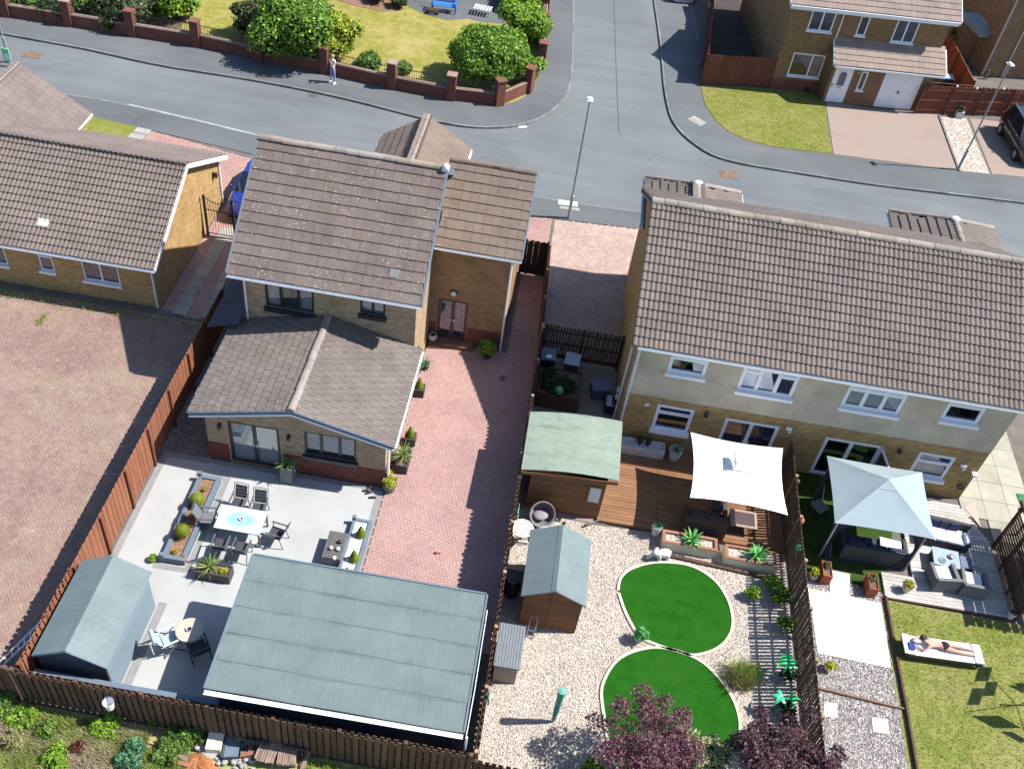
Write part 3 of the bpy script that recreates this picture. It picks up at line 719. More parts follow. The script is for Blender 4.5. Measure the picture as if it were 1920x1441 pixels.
def window(house, o, u, n, w_, h, cols=(1,), frame='white', sill=None, top=None, fw=.055, blind=None, name='window', inset=.05, bottom=0, handle=None, glass='glass', top_h=.28, silld=.1, sillh=.07):
    """frame with its panes; o is the lower-left corner of the opening on the wall face"""
    o = Vector(o); u = Vector(u).normalized(); n = Vector(n).normalized(); fm = mt[frame]
    B = lambda mb, a0, a1, b0, b1, d0, d1: mb._add([o+u*a+Z*b+n*d for d in (d0,d1) for a, b in ((a0,b0),(a1,b0),(a1,b1),(a0,b1))],
        [(0,3,2,1),(4,5,6,7),(0,1,5,4),(1,2,6,5),(2,3,7,6),(3,0,4,7)])
    f = MB(); e = -inset; D = (e-.04, e+.03)
    B(f,0,fw,0,h,*D); B(f,w_-fw,w_,0,h,*D); B(f,fw,w_-fw,0,fw,*D); B(f,fw,w_-fw,h-fw,h,*D)
    tot = sum(cols); x = 0; cells = []
    for i, c_ in enumerate(cols):
        x0, x1 = x*w_/tot, (x+c_)*w_/tot; x += c_
        if i: B(f, x0-fw*.6, x0+fw*.6, fw, h-fw, *D)
        a0 = x0+(fw if i == 0 else fw*.6); a1 = x1-(fw if i == len(cols)-1 else fw*.6); b0, b1 = fw, h-fw
        if bottom: B(f, a0, a1, b0, b0+bottom, e-.03, e+.015); b0 += bottom
        if top and top[i]:
            zt = h*(1-top_h); B(f, a0, a1, zt-fw*.6, zt+fw*.6, *D)
            cells += [(a0,a1,b0,zt-fw*.6), (a0,a1,zt+fw*.6,b1)]
        else: cells.append((a0,a1,b0,b1))
    fo = obj(name, f, fm, house)
    for a0, a1, b0, b1 in cells:
        m_ = MB(); B(m_, a0+.004, a1-.004, b0+.004, b1-.004, e-.012, e-.004); obj('pane', m_, mt[glass], fo)
    if sill:
        m_ = MB(); B(m_, -.06, w_+.06, -sillh, -.003, -.05, silld); obj('sill', m_, mt[sill], fo)
    if blind:
        kind, frac = blind; m_ = MB()
        if kind == 'v':
            for k in range(int(w_/.16)): B(m_, fw+k*.16, fw+k*.16+.13, fw, h-fw, e-.06, e-.05)
        elif kind == 's':
            for k in range(int(h*frac/.13)): B(m_, fw, w_-fw, h-fw-(k+1)*.13, h-fw-k*.13-.055, e-.055, e-.045)
        elif kind == 'c':
            B(m_, fw, w_*.3, fw, h-fw, e-.06, e-.05); B(m_, w_*.7, w_-fw, fw, h-fw, e-.06, e-.05)
        else: B(m_, fw, w_-fw, h*(1-frac), h-fw, e-.055, e-.045)
        obj('blind' if kind != 'c' else 'curtain', m_, mt['blind'], fo)
    if handle:
        for hx in handle:
            m_ = MB(); B(m_, hx-.015, hx+.015, h*.45, h*.45+.14, e+.03, e+.06); B(m_, hx-.05, hx+.05, h*.45+.1, h*.45+.125, e+.06, e+.08); obj('handle', m_, mt['dirty_white'], fo)
    return fo

def tile_unit(kind, w_, l):
    """one roof tile: x across, y up the slope, lower edge raised over the tile below"""
    mb = MB(); ov = .06; th = .052
    if kind == 'flat':
        g = .0035; mb._add([(g,0,.006),(w_-g,0,.006),(w_-g,l+ov,0),(g,l+ov,0),(g,.0,th),(w_-g,0,th),(w_-g,l+ov,.012),(g,l+ov,.012)],
            [(4,5,6,7),(0,1,5,4),(1,2,6,5),(3,0,4,7)])
    elif kind == 'slate':
        g = .007; mb._add([(g,0,.004),(w_-g,0,.004),(w_-g,l+ov,0),(g,l+ov,0),(g,.0,.042),(w_-g,0,.042),(w_-g,l+ov,.008),(g,l+ov,.008)],
            [(4,5,6,7),(0,1,5,4),(1,2,6,5),(3,0,4,7)])
    else:
        n = 7 if kind == 'pan' else 5; top = []; pitch = w_/2
        for r in range(2):
            for k in range(n):
                t = k/n; hgt = .034*max(0, math.sin(PI*min(1, t/.8)))**.7 if t < .8 else -.01*math.sin(PI*(t-.8)/.2)
                top.append(((r+t)*pitch, hgt))
        top.append((w_-.002, 0)); N = len(top)
        vs = [(x_, 0, z_+.058) for x_, z_ in top] + [(x_, l+ov, z_+.002) for x_, z_ in top] + [(x_, 0, max(z_-.01, -.002) if z_ > .02 else -.004) for x_, z_ in top]
        fs = [(i,i+1,N+i+1,N+i) for i in range(N-1)] + [(2*N+i,2*N+i+1,i+1,i) for i in range(N-1)]
        mb._add(vs, fs)
    return mb
def tile_roof(house, o, u, s, W_, L_, tw, tl, kind, mat, limit=300, keep=None, name='roof_tile', lift=.02, special=None):
    """tiles laid from the eave corner o, u along the eave, s up the slope"""
    o = Vector(o); u = Vector(u).normalized(); s = Vector(s).normalized(); n = u.cross(s)
    if n.z < 0: n = -n
    full = tile_unit(kind, tw, tl); items = []
    rows = int(math.ceil(L_/tl-.15)); cols = int(math.ceil(W_/tw-.02)) + (1 if kind == 'slate' else 0)
    for r in range(rows):
        for c_ in range(cols):
            off = (tw*.5 if (kind == 'slate' and r % 2) else 0)
            x = c_*tw - off; wd = min(tw, W_-x); 
            if x < 0: wd = tw+x; x = 0
            if wd < .06: continue
            p = o + u*x + s*(r*tl) + n*lift
            ctr = p + u*(wd/2) + s*(tl/2)
            if keep and not keep(ctr): continue
            j = RNG.normal(0, 1, 3)
            Mx = Matrix(((u.x,s.x,n.x,p.x),(u.y,s.y,n.y,p.y),(u.z,s.z,n.z,p.z),(0,0,0,1)))
            Mx = Mx @ Matrix.Translation((0, j[0]*.004, abs(j[1])*.003)) @ Matrix.Rotation(j[2]*.004, 4, 'Z') @ Matrix.Diagonal((wd/tw,1,1,1))
            dist = (ctr-CAM).length; pr = (ctr-CAM); px = 960+CAM_F*pr.dot(CR)/pr.dot(CF); py = 720-CAM_F*pr.dot(CU)/pr.dot(CF)
            vis = -20 < px < 1940 and -20 < py < 1460 and n.dot(CAM-ctr) > 0
            items.append((0 if vis else 1, dist, Mx, r, c_))
    items.sort(key=lambda q: (q[0], q[1]))
    me = mesh(name, full, mat, None, 30 if kind in ('pan','roman') else False, False)
    V = np.array(full.v); faces = full.f; VV = []; FF = []; b = 0
    for k, (v_, d_, Mx, r, c_) in enumerate(items):
        if k < limit and v_ == 0:
            place(name, me, house, Mx)
        else:
            A = np.array(Mx); VV.append(V @ A[:3,:3].T + A[:3,3]); FF += [[b+i for i in f] for f in faces]; b += len(V)
    if VV:
        mb = MB(); mb.v = [tuple(q) for q in np.concatenate(VV)]; mb.f = FF; mb.m = [0]*len(FF)
        o_ = obj('roof_tiling', mb, mat, house, smooth=30 if kind in ('pan','roman') else False, recalc=False); o_['kind'] = 'stuff'
def ridge(house, a, b, mat, r=.13, ln=.46, name='ridge_tile', n=7):
    a = Vector(a); b = Vector(b); d = (b-a).normalized(); s = d.cross(Z).normalized(); t = s.cross(d)
    if t.z < 0: t = -t
    k = max(1, int(round((b-a).length/ln))); l = (b-a).length/k; mb = MB(); N = n
    vs = []; fs = []
    for q, (yy, rr) in enumerate(((.004,r*1.06),(l+.01,r))):
        for i in range(N+1):
            an = PI*i/N; vs.append((rr*math.cos(an), yy, rr*.8*math.sin(an)))
    fs = [(i,i+1,N+2+i,N+1+i) for i in range(N)] + [tuple(range(N,-1,-1))]
    mb._add(vs, fs); me = mesh(name, mb, mat, None, 35, False)
    for i in range(k):
        p = a + d*(l*i)
        Mx = Matrix(((s.x,d.x,t.x,p.x),(s.y,d.y,t.y,p.y),(s.z,d.z,t.z,p.z),(0,0,0,1))) @ Matrix.Translation((RNG.normal(0,.006),0,RNG.normal(0,.004))) @ Matrix.Rotation(RNG.normal(0,.012),4,'Z')
        place(name, me, house, Mx)
def gutter(house, a, b, mat, r=.06, name='gutter'):
    a = Vector(a); b = Vector(b); d = (b-a).normalized(); s = d.cross(Z).normalized(); vs = []; N = 6
    for p in (a, b):
        for rr in (r, r-.012):
            for i in range(N+1):
                an = PI + PI*i/N; vs.append(p + s*(rr*math.cos(an)) + Z*(rr*math.sin(an)))
    k = N+1; fs = [(i,i+1,2*k+i+1,2*k+i) for i in range(N)] + [(k+i,3*k+i,3*k+i+1,k+i+1) for i in range(N)] + [(0,2*k,3*k,k),(N,k+N,3*k+N,2*k+N)]
    for base in (0, 2*k): fs += [(base+i, base+k+i, base+k+i+1, base+i+1) for i in range(N)]
    return obj(name, MB()._add(vs, fs), mat, house, recalc=False)
def box_part(house, name, x0,x1,y0,y1,z0,z1, mat, **k): return obj(name, MB().bx(x0,x1,y0,y1,z0,z1), mat, house, **k)
def pipe(house, pts, mat, r=.035, name='downpipe'): return obj(name, MB().tube(pts, r, 8), mat, house, smooth=True)

# ---------------------------------------------------------------- the main detached house
EZ, EY, RY, RZ = 4.95, 25.4, 29.62, 7.75
hs = thing('detached_house', 'buff brick detached house in the middle with a lichen-speckled roof and gabled rear extension', 'house', (-7.3,28,0))
wb = MB()
u, n = X, -Y
w1, w2 = (-9.6+10.4,-7.85+10.4,3.3,4.43), (-6.18+10.4,-5.28+10.4,3.72,4.52)
wall_face(wb, (-10.4,25.9,0), X, -Y, 6.22, EZ, [w1, w2])
sl_ = (RZ-EZ)/(RY-EY)
wall_face(wb, (-4.18,25.9,0), Y, X, 7.5, EZ-.05, gable=[(RY-25.9, RZ-.12)])
wall_face(wb, (-10.4,33.4,0), -Y, -X, 7.5, EZ-.05, gable=[(33.4-RY, RZ-.12)])
wall_face(wb, (-4.18,33.4,0), -X, Y, 6.22, EZ)
obj('wall', wb, [mt['brick_buff'], mt['room']], hs)
window(hs, (-9.6,25.9,3.3), X, -Y, 1.75, 1.13, (1,1.15,1), 'black_frame', 'black_frame', fw=.075, glass='glass_clear', blind=('c',1), sillh=.16, silld=.14)
window(hs, (-6.18,25.9,3.72), X, -Y, .9, .8, (1,1), 'black_frame', 'black_frame', fw=.075, glass='glass_clear', sillh=.16, silld=.14, blind=('r',1))
# roof decks under the tiles, fascias, gutters
def roof_deck(house, pts, t=.06, mat=None): return obj('roof_deck', MB().slab(pts, t), mat or mt['dark'], house)
x0, x1 = -10.72, -3.92
roof_deck(hs, [(x0,EY,EZ),(x1,EY,EZ),(x1,RY,RZ),(x0,RY,RZ)]); roof_deck(hs, [(x0,RY,RZ-.002),(x1,RY,RZ-.002),(x1,2*RY-EY,EZ),(x0,2*RY-EY,EZ)])
dS = Vector((0, RY-EY, RZ-EZ))
tile_roof(hs, (x0,EY-.04,EZ-.01), X, dS, x1-x0, dS.length, .332, .392, 'flat', mt['tile_main'])
tile_roof(hs, (x1,2*RY-EY,EZ), -X, Vector((0,-(RY-EY),RZ-EZ)), x1-x0, dS.length, .332, .392, 'flat', mt['tile_main'], limit=0)
ridge(hs, (x0+.0,RY,RZ+.04), (x1,RY,RZ+.04), mt['ridge'], .14)
gutter(hs, (x0+.02,EY-.1,EZ-.03), (x1-.02,EY-.1,EZ-.03), mt['white'], .065)
box_part(hs, 'fascia', x0+.03, x1-.03, EY+.0, EY+.03, EZ-.22, EZ-.065, mt['white'])
box_part(hs, 'soffit', x0+.03, x1-.03, EY+.03, 25.9, EZ-.22, EZ-.2, mt['white'])
for xx in (x0-.02, x1-.02):
    obj('bargeboard', MB().beam((xx+.02,EY-.03,EZ-.08),(xx+.02,RY,RZ-.08),.035,.2), mt['bluegrey'] if xx > -5 else mt['bluegrey'], hs)
    obj('bargeboard', MB().beam((xx+.02,2*RY-EY,EZ-.08),(xx+.02,RY,RZ-.08),.035,.2), mt['bluegrey'], hs)
    obj('verge_trim', MB().beam((xx+.02,EY-.03,EZ+.055),(xx+.02,RY,RZ+.055),.07,.06), mt['bluegrey'], hs)
pipe(hs, [(-10.3,25.83,4.8),(-10.3,25.83,0.05)], mt['white'])
obj('roof_vent', MB().box((-5.05,EY+.75,EZ+.75*sl_+.09),(.32,.3,.05),0,0,0,math.atan(sl_)), M('pale_grey_vent',(.17,.165,.16),.1), hs)
# bay at the side, a little lower, with double doors
BX0, BX1, BY, BEZ, BRY, BRZ = -4.18, -1.15, 29.2, 4.85, 31.85, 6.72
bw = MB()
dh = (-3.86+4.18, -2.66+4.18, .14, 2.2)
wall_face(bw, (BX0,BY,0), X, -Y, BX1-BX0, BEZ+.05, [dh])
wall_face(bw, (BX1,BY,0), Y, X, 5.2, BEZ-.02, gable=[(BRY-BY, BRZ-.1)])
wall_face(bw, (BX1,34.4,0), -X, Y, BX1-BX0, BEZ)
obj('wall', bw, [mt['brick_gold'] if False else m_brick('amber_brick', (.34,.2,.085),(.23,.13,.052),(.25,.2,.14)), mt['room']], hs)
box_part(hs, 'plinth', BX0+.0, -3.9, BY-.012, BY+.02, 0, .92, mt['brick_red']); box_part(hs, 'plinth', -2.62, BX1+.012, BY-.012, BY+.02, 0, .92, mt['brick_red'])
box_part(hs, 'plinth', BX1-.02, BX1+.01, BY+.022, 34.4, 0, .92, mt['brick_red'])
window(hs, (-3.86,BY,.14), X, -Y, 1.2, 2.06, (1,1), 'brownframe', None, fw=.12, name='door', blind=('v',1), bottom=.05, handle=(.53,.67))
box_part(hs, 'doorstep', -4.1, -2.3, BY-.42, BY-.012, 0, .15, mt['brick_red'])
bx0, bx1 = -4.17, -.85; bey = 28.95
roof_deck(hs, [(bx0,bey,BEZ),(bx1,bey,BEZ),(bx1,BRY,BRZ),(bx0,BRY,BRZ)]); roof_deck(hs, [(bx0,BRY,BRZ-.002),(bx1,BRY,BRZ-.002),(bx1,2*BRY-bey,BEZ),(bx0,2*BRY-bey,BEZ)])
bS = Vector((0, BRY-bey, BRZ-BEZ))
tile_roof(hs, (bx0+.02,bey-.04,BEZ-.01), X, bS, bx1-bx0-.02, bS.length, .332, .392, 'flat', mt['tile_bay'], limit=110)
tile_roof(hs, (bx1,2*BRY-bey,BEZ), -X, Vector((0,-(BRY-bey),BRZ-BEZ)), bx1-bx0-.02, bS.length, .332, .392, 'flat', mt['tile_bay'], limit=0)
ridge(hs, (bx0+.05,BRY,BRZ+.04), (bx1,BRY,BRZ+.04), mt['tile_bay'], .12)
gutter(hs, (bx0+.05,bey-.09,BEZ-.03), (bx1,bey-.09,BEZ-.03), mt['white'], .06)
box_part(hs, 'fascia', bx0+.3, bx1-.03, bey, bey+.03, BEZ-.2, BEZ-.06, mt['white'])
for xx in (bx1,):
    obj('bargeboard', MB().beam((xx,bey-.03,BEZ-.08),(xx,BRY,BRZ-.08),.035,.2), mt['bluegrey'], hs)
    obj('bargeboard', MB().beam((xx,2*BRY-bey,BEZ-.08),(xx,BRY,BRZ-.08),.035,.2), mt['bluegrey'], hs)
    obj('verge_trim', MB().beam((xx,bey-.03,BEZ+.05),(xx,BRY,BRZ+.05),.06,.06), mt['bluegrey'], hs)
pipe(hs, [(-1.2,BY-.06,4.7),(-1.2,BY-.06,.05)], mt['white'], .045)
wl = obj('wall_lamp', MB().lathe([(.15,0),(.15,.05),(.13,.07)],(0,0,0),16), mt['metal_black'], hs, loc=(0,0,0), local=True, smooth=True)
wl.matrix_basis = WM[hs.name].inverted() @ (Matrix.Translation((-3.28,BY-.005,2.57)) @ Matrix.Rotation(R(90),4,'X'))
WM[wl.name] = Matrix.Translation((-3.28,BY-.005,2.57)) @ Matrix.Rotation(R(90),4,'X')
dm = obj('lamp_shade', MB().blob((0,0,.07),(.12,.12,.06),14,8), mt['dirty_white'], wl, local=True, smooth=True)
# front cross gable beyond the ridge
def cross_gable(house, xm, hw, ez, rz, yf, yb, kind, mat, rmat, wallm, tw=.33, tl=.4, rr=.12, walls=True, under=0, hip=0):
    s_ = Vector((hw, 0, rz-ez)); L_ = s_.length; yr = yf-hip
    roof_deck(house, [(xm-hw,yb,ez),(xm-hw,yf,ez),(xm,yr,rz),(xm,yb,rz)]); roof_deck(house, [(xm+hw,yf,ez),(xm+hw,yb,ez),(xm,yb,rz-.002),(xm,yr,rz-.002)])
    kp = (lambda p: p.y < yf-hip*(1-abs(p.x-xm)/hw)-.02) if hip else None
    tile_roof(house, (xm-hw,yf,ez), -Y, s_, yf-yb, L_, tw, tl, kind, mat, limit=60, keep=kp)
    tile_roof(house, (xm+hw,yb,ez), Y, Vector((-hw,0,rz-ez)), yf-yb, L_, tw, tl, kind, mat, limit=60, keep=kp)
    ridge(house, (xm,yb,rz+.03), (xm,yr,rz+.03), rmat, rr)
    if hip:
        obj('hip_face', MB().slab([(xm-hw,yf,ez),(xm+hw,yf,ez),(xm,yr,rz)],.05), mat, house)
        for sx in (-1,1): ridge(house, (xm+sx*hw,yf,ez+.05), (xm,yr,rz+.05), rmat, .1)
        obj('hip_cap', MB().blob((xm,yr,rz+.08),(.2,.16,.1),12,8), mt['dirty_white'], house, smooth=True)
        gutter(house, (xm-hw,yf+.06,ez-.02), (xm+hw,yf+.06,ez-.02), mt['white'], .055)
    for sx in (-1,1):
        if not hip: obj('bargeboard', MB().beam((xm+sx*hw,yf-.02,ez-.07),(xm,yf-.02,rz-.07),.035,.18), mt['white'], house)
        gutter(house, (xm+sx*(hw+.05),yb,ez-.02), (xm+sx*(hw+.05),yf,ez-.02), mt['white'], .055)
    if walls:
        m_ = MB(); wall_face(m_, (xm+hw-.2,yf-.3,0), -X, Y, 2*hw-.4, ez, gable=None if hip else [(hw-.2, rz-.1)]); wall_face(m_, (xm-hw+.2,yf-.3,under), -Y, -X, yf-yb-.3, ez-under); wall_face(m_, (xm+hw-.2,yb,under), Y, X, yf-yb-.3, ez-under)
        obj('wall', m_, [wallm, mt['room']], house)
cross_gable(hs, -5.73, 1.85, 4.75, 5.95, 36.0, 31.9, 'flat', mt['tile_bay'], mt['ridge_plain'], mt['brick_buff'], .33, .4)
# rear extension, shallow gable
XL, XR, XM_, XEZ, XRZ, XF, XBk = -10.78, -3.9, -7.3, 2.42, 3.32, 21.08, 25.88
ew = MB()
d1, w3 = (-9.6+10.37,-7.84+10.37,.06,2.1), (-6.99+10.37,-5.21+10.37,1.08,2.23)
gb = lambda x: XEZ-.1+(XRZ-XEZ)*(1-abs(x-XM_)/3.44)
wall_face(ew, (-10.37,21.3,0), X, -Y, 6.14, 2.3, [d1, w3], gable=[(6.14, gb(-4.23)), (XM_+10.37, gb(XM_)), (0, gb(-10.37))])
wall_face(ew, (-4.23,21.3,0), Y, X, 4.6, 2.42); wall_face(ew, (-10.37,25.9,0), -Y, -X, 4.6, 2.42)
obj('wall', ew, [mt['brick_buff'], mt['room']], hs)
for xa, xb in ((-10.38,-9.66),(-7.78,-4.22)): box_part(hs, 'plinth', xa, xb, 21.286, 21.32, 0, .88, mt['brick_red'])
box_part(hs, 'plinth', -4.25, -4.218, 21.322, 25.9, 0, .88, mt['brick_red']); box_part(hs, 'plinth', -10.38, -10.35, 21.322, 25.9, 0, .88, mt['brick_red'])
window(hs, (-9.6,21.3,.06), X, -Y, 1.76, 2.04, (1,1), 'black_frame', None, fw=.1, name='door', handle=(.82,.94), glass='glass_clear', blind=('r',.95))
window(hs, (-6.99,21.3,1.08), X, -Y, 1.78, 1.15, (1,1.1,1), 'black_frame', 'black_frame', fw=.085, sillh=.16, silld=.14, blind=('r',.95))
roof_deck(hs, [(XL,XBk,XEZ),(XL,XF,XEZ),(XM_,XF,XRZ),(XM_,XBk,XRZ)]); roof_deck(hs, [(XR,XF,XEZ),(XR,XBk,XEZ),(XM_,XBk,XRZ-.002),(XM_,XF,XRZ-.002)])
eS = Vector((XM_-XL,0,XRZ-XEZ))
tile_roof(hs, (XL-.03,XBk,XEZ-.01), -Y, eS, XBk-XF, eS.length, .30, .30, 'slate', mt['tile_ext'], limit=110)
tile_roof(hs, (XR+.03,XF,XEZ-.01), Y, Vector((XM_-XR,0,XRZ-XEZ)), XBk-XF, eS.length, .30, .30, 'slate', mt['tile_ext'], limit=190)
ridge(hs, (XM_,XF-.02,XRZ+.03), (XM_,XBk,XRZ+.03), mt['ridge_plain'], .13)
for xe in (XL, XR):
    obj('bargeboard', MB().beam((xe,XF-.02,XEZ-.04),(XM_,XF-.02,XRZ-.04),.04,.16), mt['bluegrey'], hs)
    obj('bargeboard_trim', MB().beam((xe,XF-.03,XEZ-.14),(XM_,XF-.03,XRZ-.14),.05,.06), mt['white'], hs)
    gutter(hs, (xe+(-.06 if xe < -7 else .06),XF+.05,XEZ-.04), (xe+(-.06 if xe < -7 else .06),XBk,XEZ-.04), mt['dirty_white'], .055)
    box_part(hs, 'soffit', min(xe, xe+(.42 if xe < -7 else -.35)), max(xe, xe+(.42 if xe < -7 else -.35)), XF+.02, XBk, XEZ-.12, XEZ-.1, mt['white'])
obj('chimney_cowl', MB().blob((-3.98,29.5,7.9),(.13,.13,.16),12,8).box((-4.0,29.62,7.78),(.24,.34,.08)), mt['white'], hs, smooth=True)
pipe(hs, [(-4.12,21.36,2.35),(-4.12,21.36,.05)], mt['white'], .05)
for xx in (-9.86,-7.5):
    l_ = MB().box((xx,21.27,1.86),(.08,.04,.16)).lathe([(.05,0),(.08,-.05),(.07,-.16),(.02,-.18)],(xx,21.18,1.93),8)
    obj('wall_lamp', l_, mt['metal_black'], hs)
l_ = MB().box((-4.14,26.6,1.75),(.05,.14,.2)).lathe([(.05,0),(.08,-.05),(.07,-.2),(.02,-.22)],(-4.06,26.6,1.8),8); obj('wall_lamp', l_, mt['metal_black'], hs)
# lean-to on the far side of the house
obj('lean_to_roof', MB().slab([(-11.6,25.2,2.5),(-10.42,25.2,2.9),(-10.42,28,2.9),(-11.6,28,2.5)], .08), mt['navy_roof'], hs)
# satellite dish on the verge
ds = MB()
for j in range(5):
    pass
dv = []; df = []
for j in range(5):
    rr = .3*j/4
    for i in range(14):
        a = 2*PI*i/14; dv.append((rr*math.cos(a), rr*1.1*math.sin(a), .09*(j/4)**2))
for j in range(4):
    for i in range(14): df.append((j*14+i, j*14+(i+1)%14, (j+1)*14+(i+1)%14, (j+1)*14+i))
ds._add(dv, df); dx = obj('satellite_dish', ds, mt['metal_grey'], None, loc=(0,0,0), smooth=True)
dx.matrix_basis = Matrix.Translation((-3.86,28.4,6.5)) @ Matrix.Rotation(R(-75),4,'Z') @ Matrix.Rotation(R(72),4,'X')
WM[dx.name] = dx.matrix_basis.copy(); tag(dx, 'grey oval satellite dish on the verge between the two roof slopes of the middle house', 'satellite dish')
obj('feed_arm', MB().tube([(0,-.28,.08),(0,-.12,.32),(0,-.02,.4)],.012,5).box((0,-.02,.42),(.06,.06,.09)), mt['metal_black'], dx, local=True)
obj('bracket', MB().tube([(0,0,0),(0,.05,-.12),(0,-.3,-.25)],.02,5), mt['metal_grey'], dx, local=True)

# ---------------------------------------------------------------- pair of semi-detached houses on the right
SX0, SX1, SY0, SY1, SEZ, SEY, SRY, SRZ = 3.62, 16.75, 25.3, 34.2, 5.18, 24.98, 29.72, 7.76
sh = thing('semi_detached_houses', 'pair of semi-detached houses under one long pantiled roof, roughcast above golden brick', 'house', (10.2,30,0))
zb = 2.62
low = MB(); up_ = MB()
WL = [(4.86,6.2,1.05,2.28), (14.45,15.75,.9,2.1), (7.36,9.32,.14,2.16), (11.05,13.1,.1,2.05)]
WU = [(4.8,6.1,3.98,4.8), (7.32,9.25,3.68,4.78), (10.97,12.98,3.72,4.76), (14.4,15.68,3.9,4.78)]
hl = lambda Q, z0: [(a-SX0, b-SX0, c_-z0, d-z0) for a, b, c_, d in Q]
wall_face(low, (SX0,SY0,-.3), X, -Y, SX1-SX0, zb+.3, hl(WL, -.3)); wall_face(up_, (SX0,SY0-.02,zb), X, -Y, SX1-SX0, SEZ-zb, hl(WU, zb))
up_.poly([(SX0,SY0-.02,zb),(SX1,SY0-.02,zb),(SX1,SY0,zb),(SX0,SY0,zb)])
for xx, uu, nn, oy in ((SX0,-Y,-X,SY1),(SX1,Y,X,SY0)):
    wall_face(low, (xx,oy,-.3), uu, nn, SY1-SY0, SEZ+.3, gable=[(SRY-SY0 if xx > 10 else SY1-SRY, SRZ+.2)])
wall_face(low, (SX1,SY1,-.3), -X, Y, SX1-SX0, SEZ+.3)
obj('brick_wall', low, [mt['brick_gold'], mt['room']], sh); obj('rendered_wall', up_, [mt['render'], mt['room']], sh)
def semi_win(q, cols, y, top=None, **k): return window(sh, (q[0],y,q[2]), X, -Y, q[1]-q[0], q[3]-q[2], cols, 'white', k.pop('sill','white'), top=top, fw=.115, sillh=.13, silld=.17, inset=.02, **k)
semi_win(WU[0], (1,), SY0-.02, [1], blind=('r',.3), top_h=.22)
semi_win(WU[1], (1,1,1), SY0-.02, [1,0,1], blind=('r',.9), top_h=.2); semi_win(WU[2], (1,1,1), SY0-.02, [1,1,1], top_h=.2); semi_win(WU[3], (1,), SY0-.02, [1], top_h=.2)
semi_win(WL[0], (1,), SY0, [1], top_h=.3); semi_win(WL[1], (1,), SY0, [1], top_h=.36, blind=('r',.3))
semi_win(WL[2], (1,1), SY0, name='door', sill=None, handle=(.9,1.06), blind=('v',1))
pd = semi_win(WL[3], (1,1.1), SY0, name='door', sill=None, handle=(.9,))
# one leaf of the right-hand doors stands open
of = MB(); hx = 13.08
for za, zc in ((.12,.2),(1.95,2.03)): of.beam((hx,SY0-.03,(za+zc)/2),(hx+.12,SY0-.95,(za+zc)/2),.05,.08)
for t_ in (0.04,.93): of.beam((hx+.12*t_,SY0-.03-.92*t_,.12),(hx+.12*t_,SY0-.03-.92*t_,2.03),.05,.08)
ol = obj('open_door', of, mt['white'], sh); obj('pane', MB().beam((hx+.01,SY0-.08,1.08),(hx+.115,SY0-.9,1.08),.012,1.75), mt['glass'], ol)
rx0, rx1 = 3.36, 17.0
roof_deck(sh, [(rx0,SEY,SEZ),(rx1,SEY,SEZ),(rx1,SRY,SRZ),(rx0,SRY,SRZ)]); roof_deck(sh, [(rx0,SRY,SRZ-.002),(rx1,SRY,SRZ-.002),(rx1,2*SRY-SEY,SEZ),(rx0,2*SRY-SEY,SEZ)])
sS = Vector((0,SRY-SEY,SRZ-SEZ))
tile_roof(sh, (rx0,SEY-.05,SEZ-.01), X, sS, rx1-rx0, sS.length, .344, .342, 'pan', mt['tile_pan'])
tile_roof(sh, (rx1,2*SRY-SEY+.05,SEZ), -X, Vector((0,-(SRY-SEY),SRZ-SEZ)), rx1-rx0, sS.length, .344, .342, 'pan', mt['tile_pan'], limit=0)
ridge(sh, (rx0,SRY,SRZ+.05), (rx1,SRY,SRZ+.05), mt['ridge'], .15)
gutter(sh, (rx0+.2,SEY-.1,SEZ-.03), (rx1-.02,SEY-.1,SEZ-.03), mt['white'], .06); box_part(sh, 'fascia', SX0-.05, SX1+.05, SEY, SEY+.03, SEZ-.22, SEZ-.06, mt['white']); box_part(sh, 'soffit', SX0-.05, SX1+.05, SEY+.03, SY0-.02, SEZ-.22, SEZ-.2, mt['white'])
for xx in (rx0, rx1):
    obj('bargeboard', MB().beam((xx+.03,SEY,SEZ-.07),(xx+.03,SRY,SRZ-.07),.04,.16), mt['brownframe'], sh); obj('bargeboard', MB().beam((xx+.03,2*SRY-SEY,SEZ-.07),(xx+.03,SRY,SRZ-.07),.04,.16), mt['brownframe'], sh)
pipe(sh, [(3.75,SEY-.08,SEZ-.1),(3.7,SY0-.08,4.8),(3.7,SY0-.08,.05)], mt['dirty_white'], .05)
pipe(sh, [(3.52,25.9,4.9),(3.52,25.9,.05)], mt['dirty_white'], .045)
box_part(sh, 'wall_vent', 4.1, 4.42, SY0-.07, SY0-.022, 4.72, 4.9, mt['dirty_white']); box_part(sh, 'wall_vent', 4.4, 4.55, SY0-.03, SY0-.002, 2.1, 2.22, mt['white'])
for q in ((6.62,2.3),(13.7,2.1)): obj('wall_lamp', MB().lathe([(.03,0),(.09,-.1),(.09,-.2),(.04,-.26)],(q[0],SY0-.12,q[1]+.1),8), mt['metal_black'], sh)
for q in ((9.62,2.25),(16.1,1.85)): obj('security_light', MB().box((q[0],SY0-.1,q[1]),(.2,.1,.1)).box((q[0]+.05,SY0-.12,q[1]-.12),(.08,.08,.1)), mt['white'], sh)
obj('security_light', MB().box((16.62,SY0-.14,1.55),(.16,.2,.1)), mt['white'], sh)
obj('hose_bracket', MB().tube([(16.5+.12*math.cos(a),SY0-.06,.72+.12*math.sin(a)) for a in np.linspace(0,6.2,12)],.03,6), mt['metal_black'], sh)
place_vent = obj('roof_vent', MB().box((4.35,SEY+.95,SEZ+.95*.47+.1),(.4,.3,.06),0,0,0,math.atan(.47)), M('pink_vent_tile',(.42,.33,.3),.05), sh)
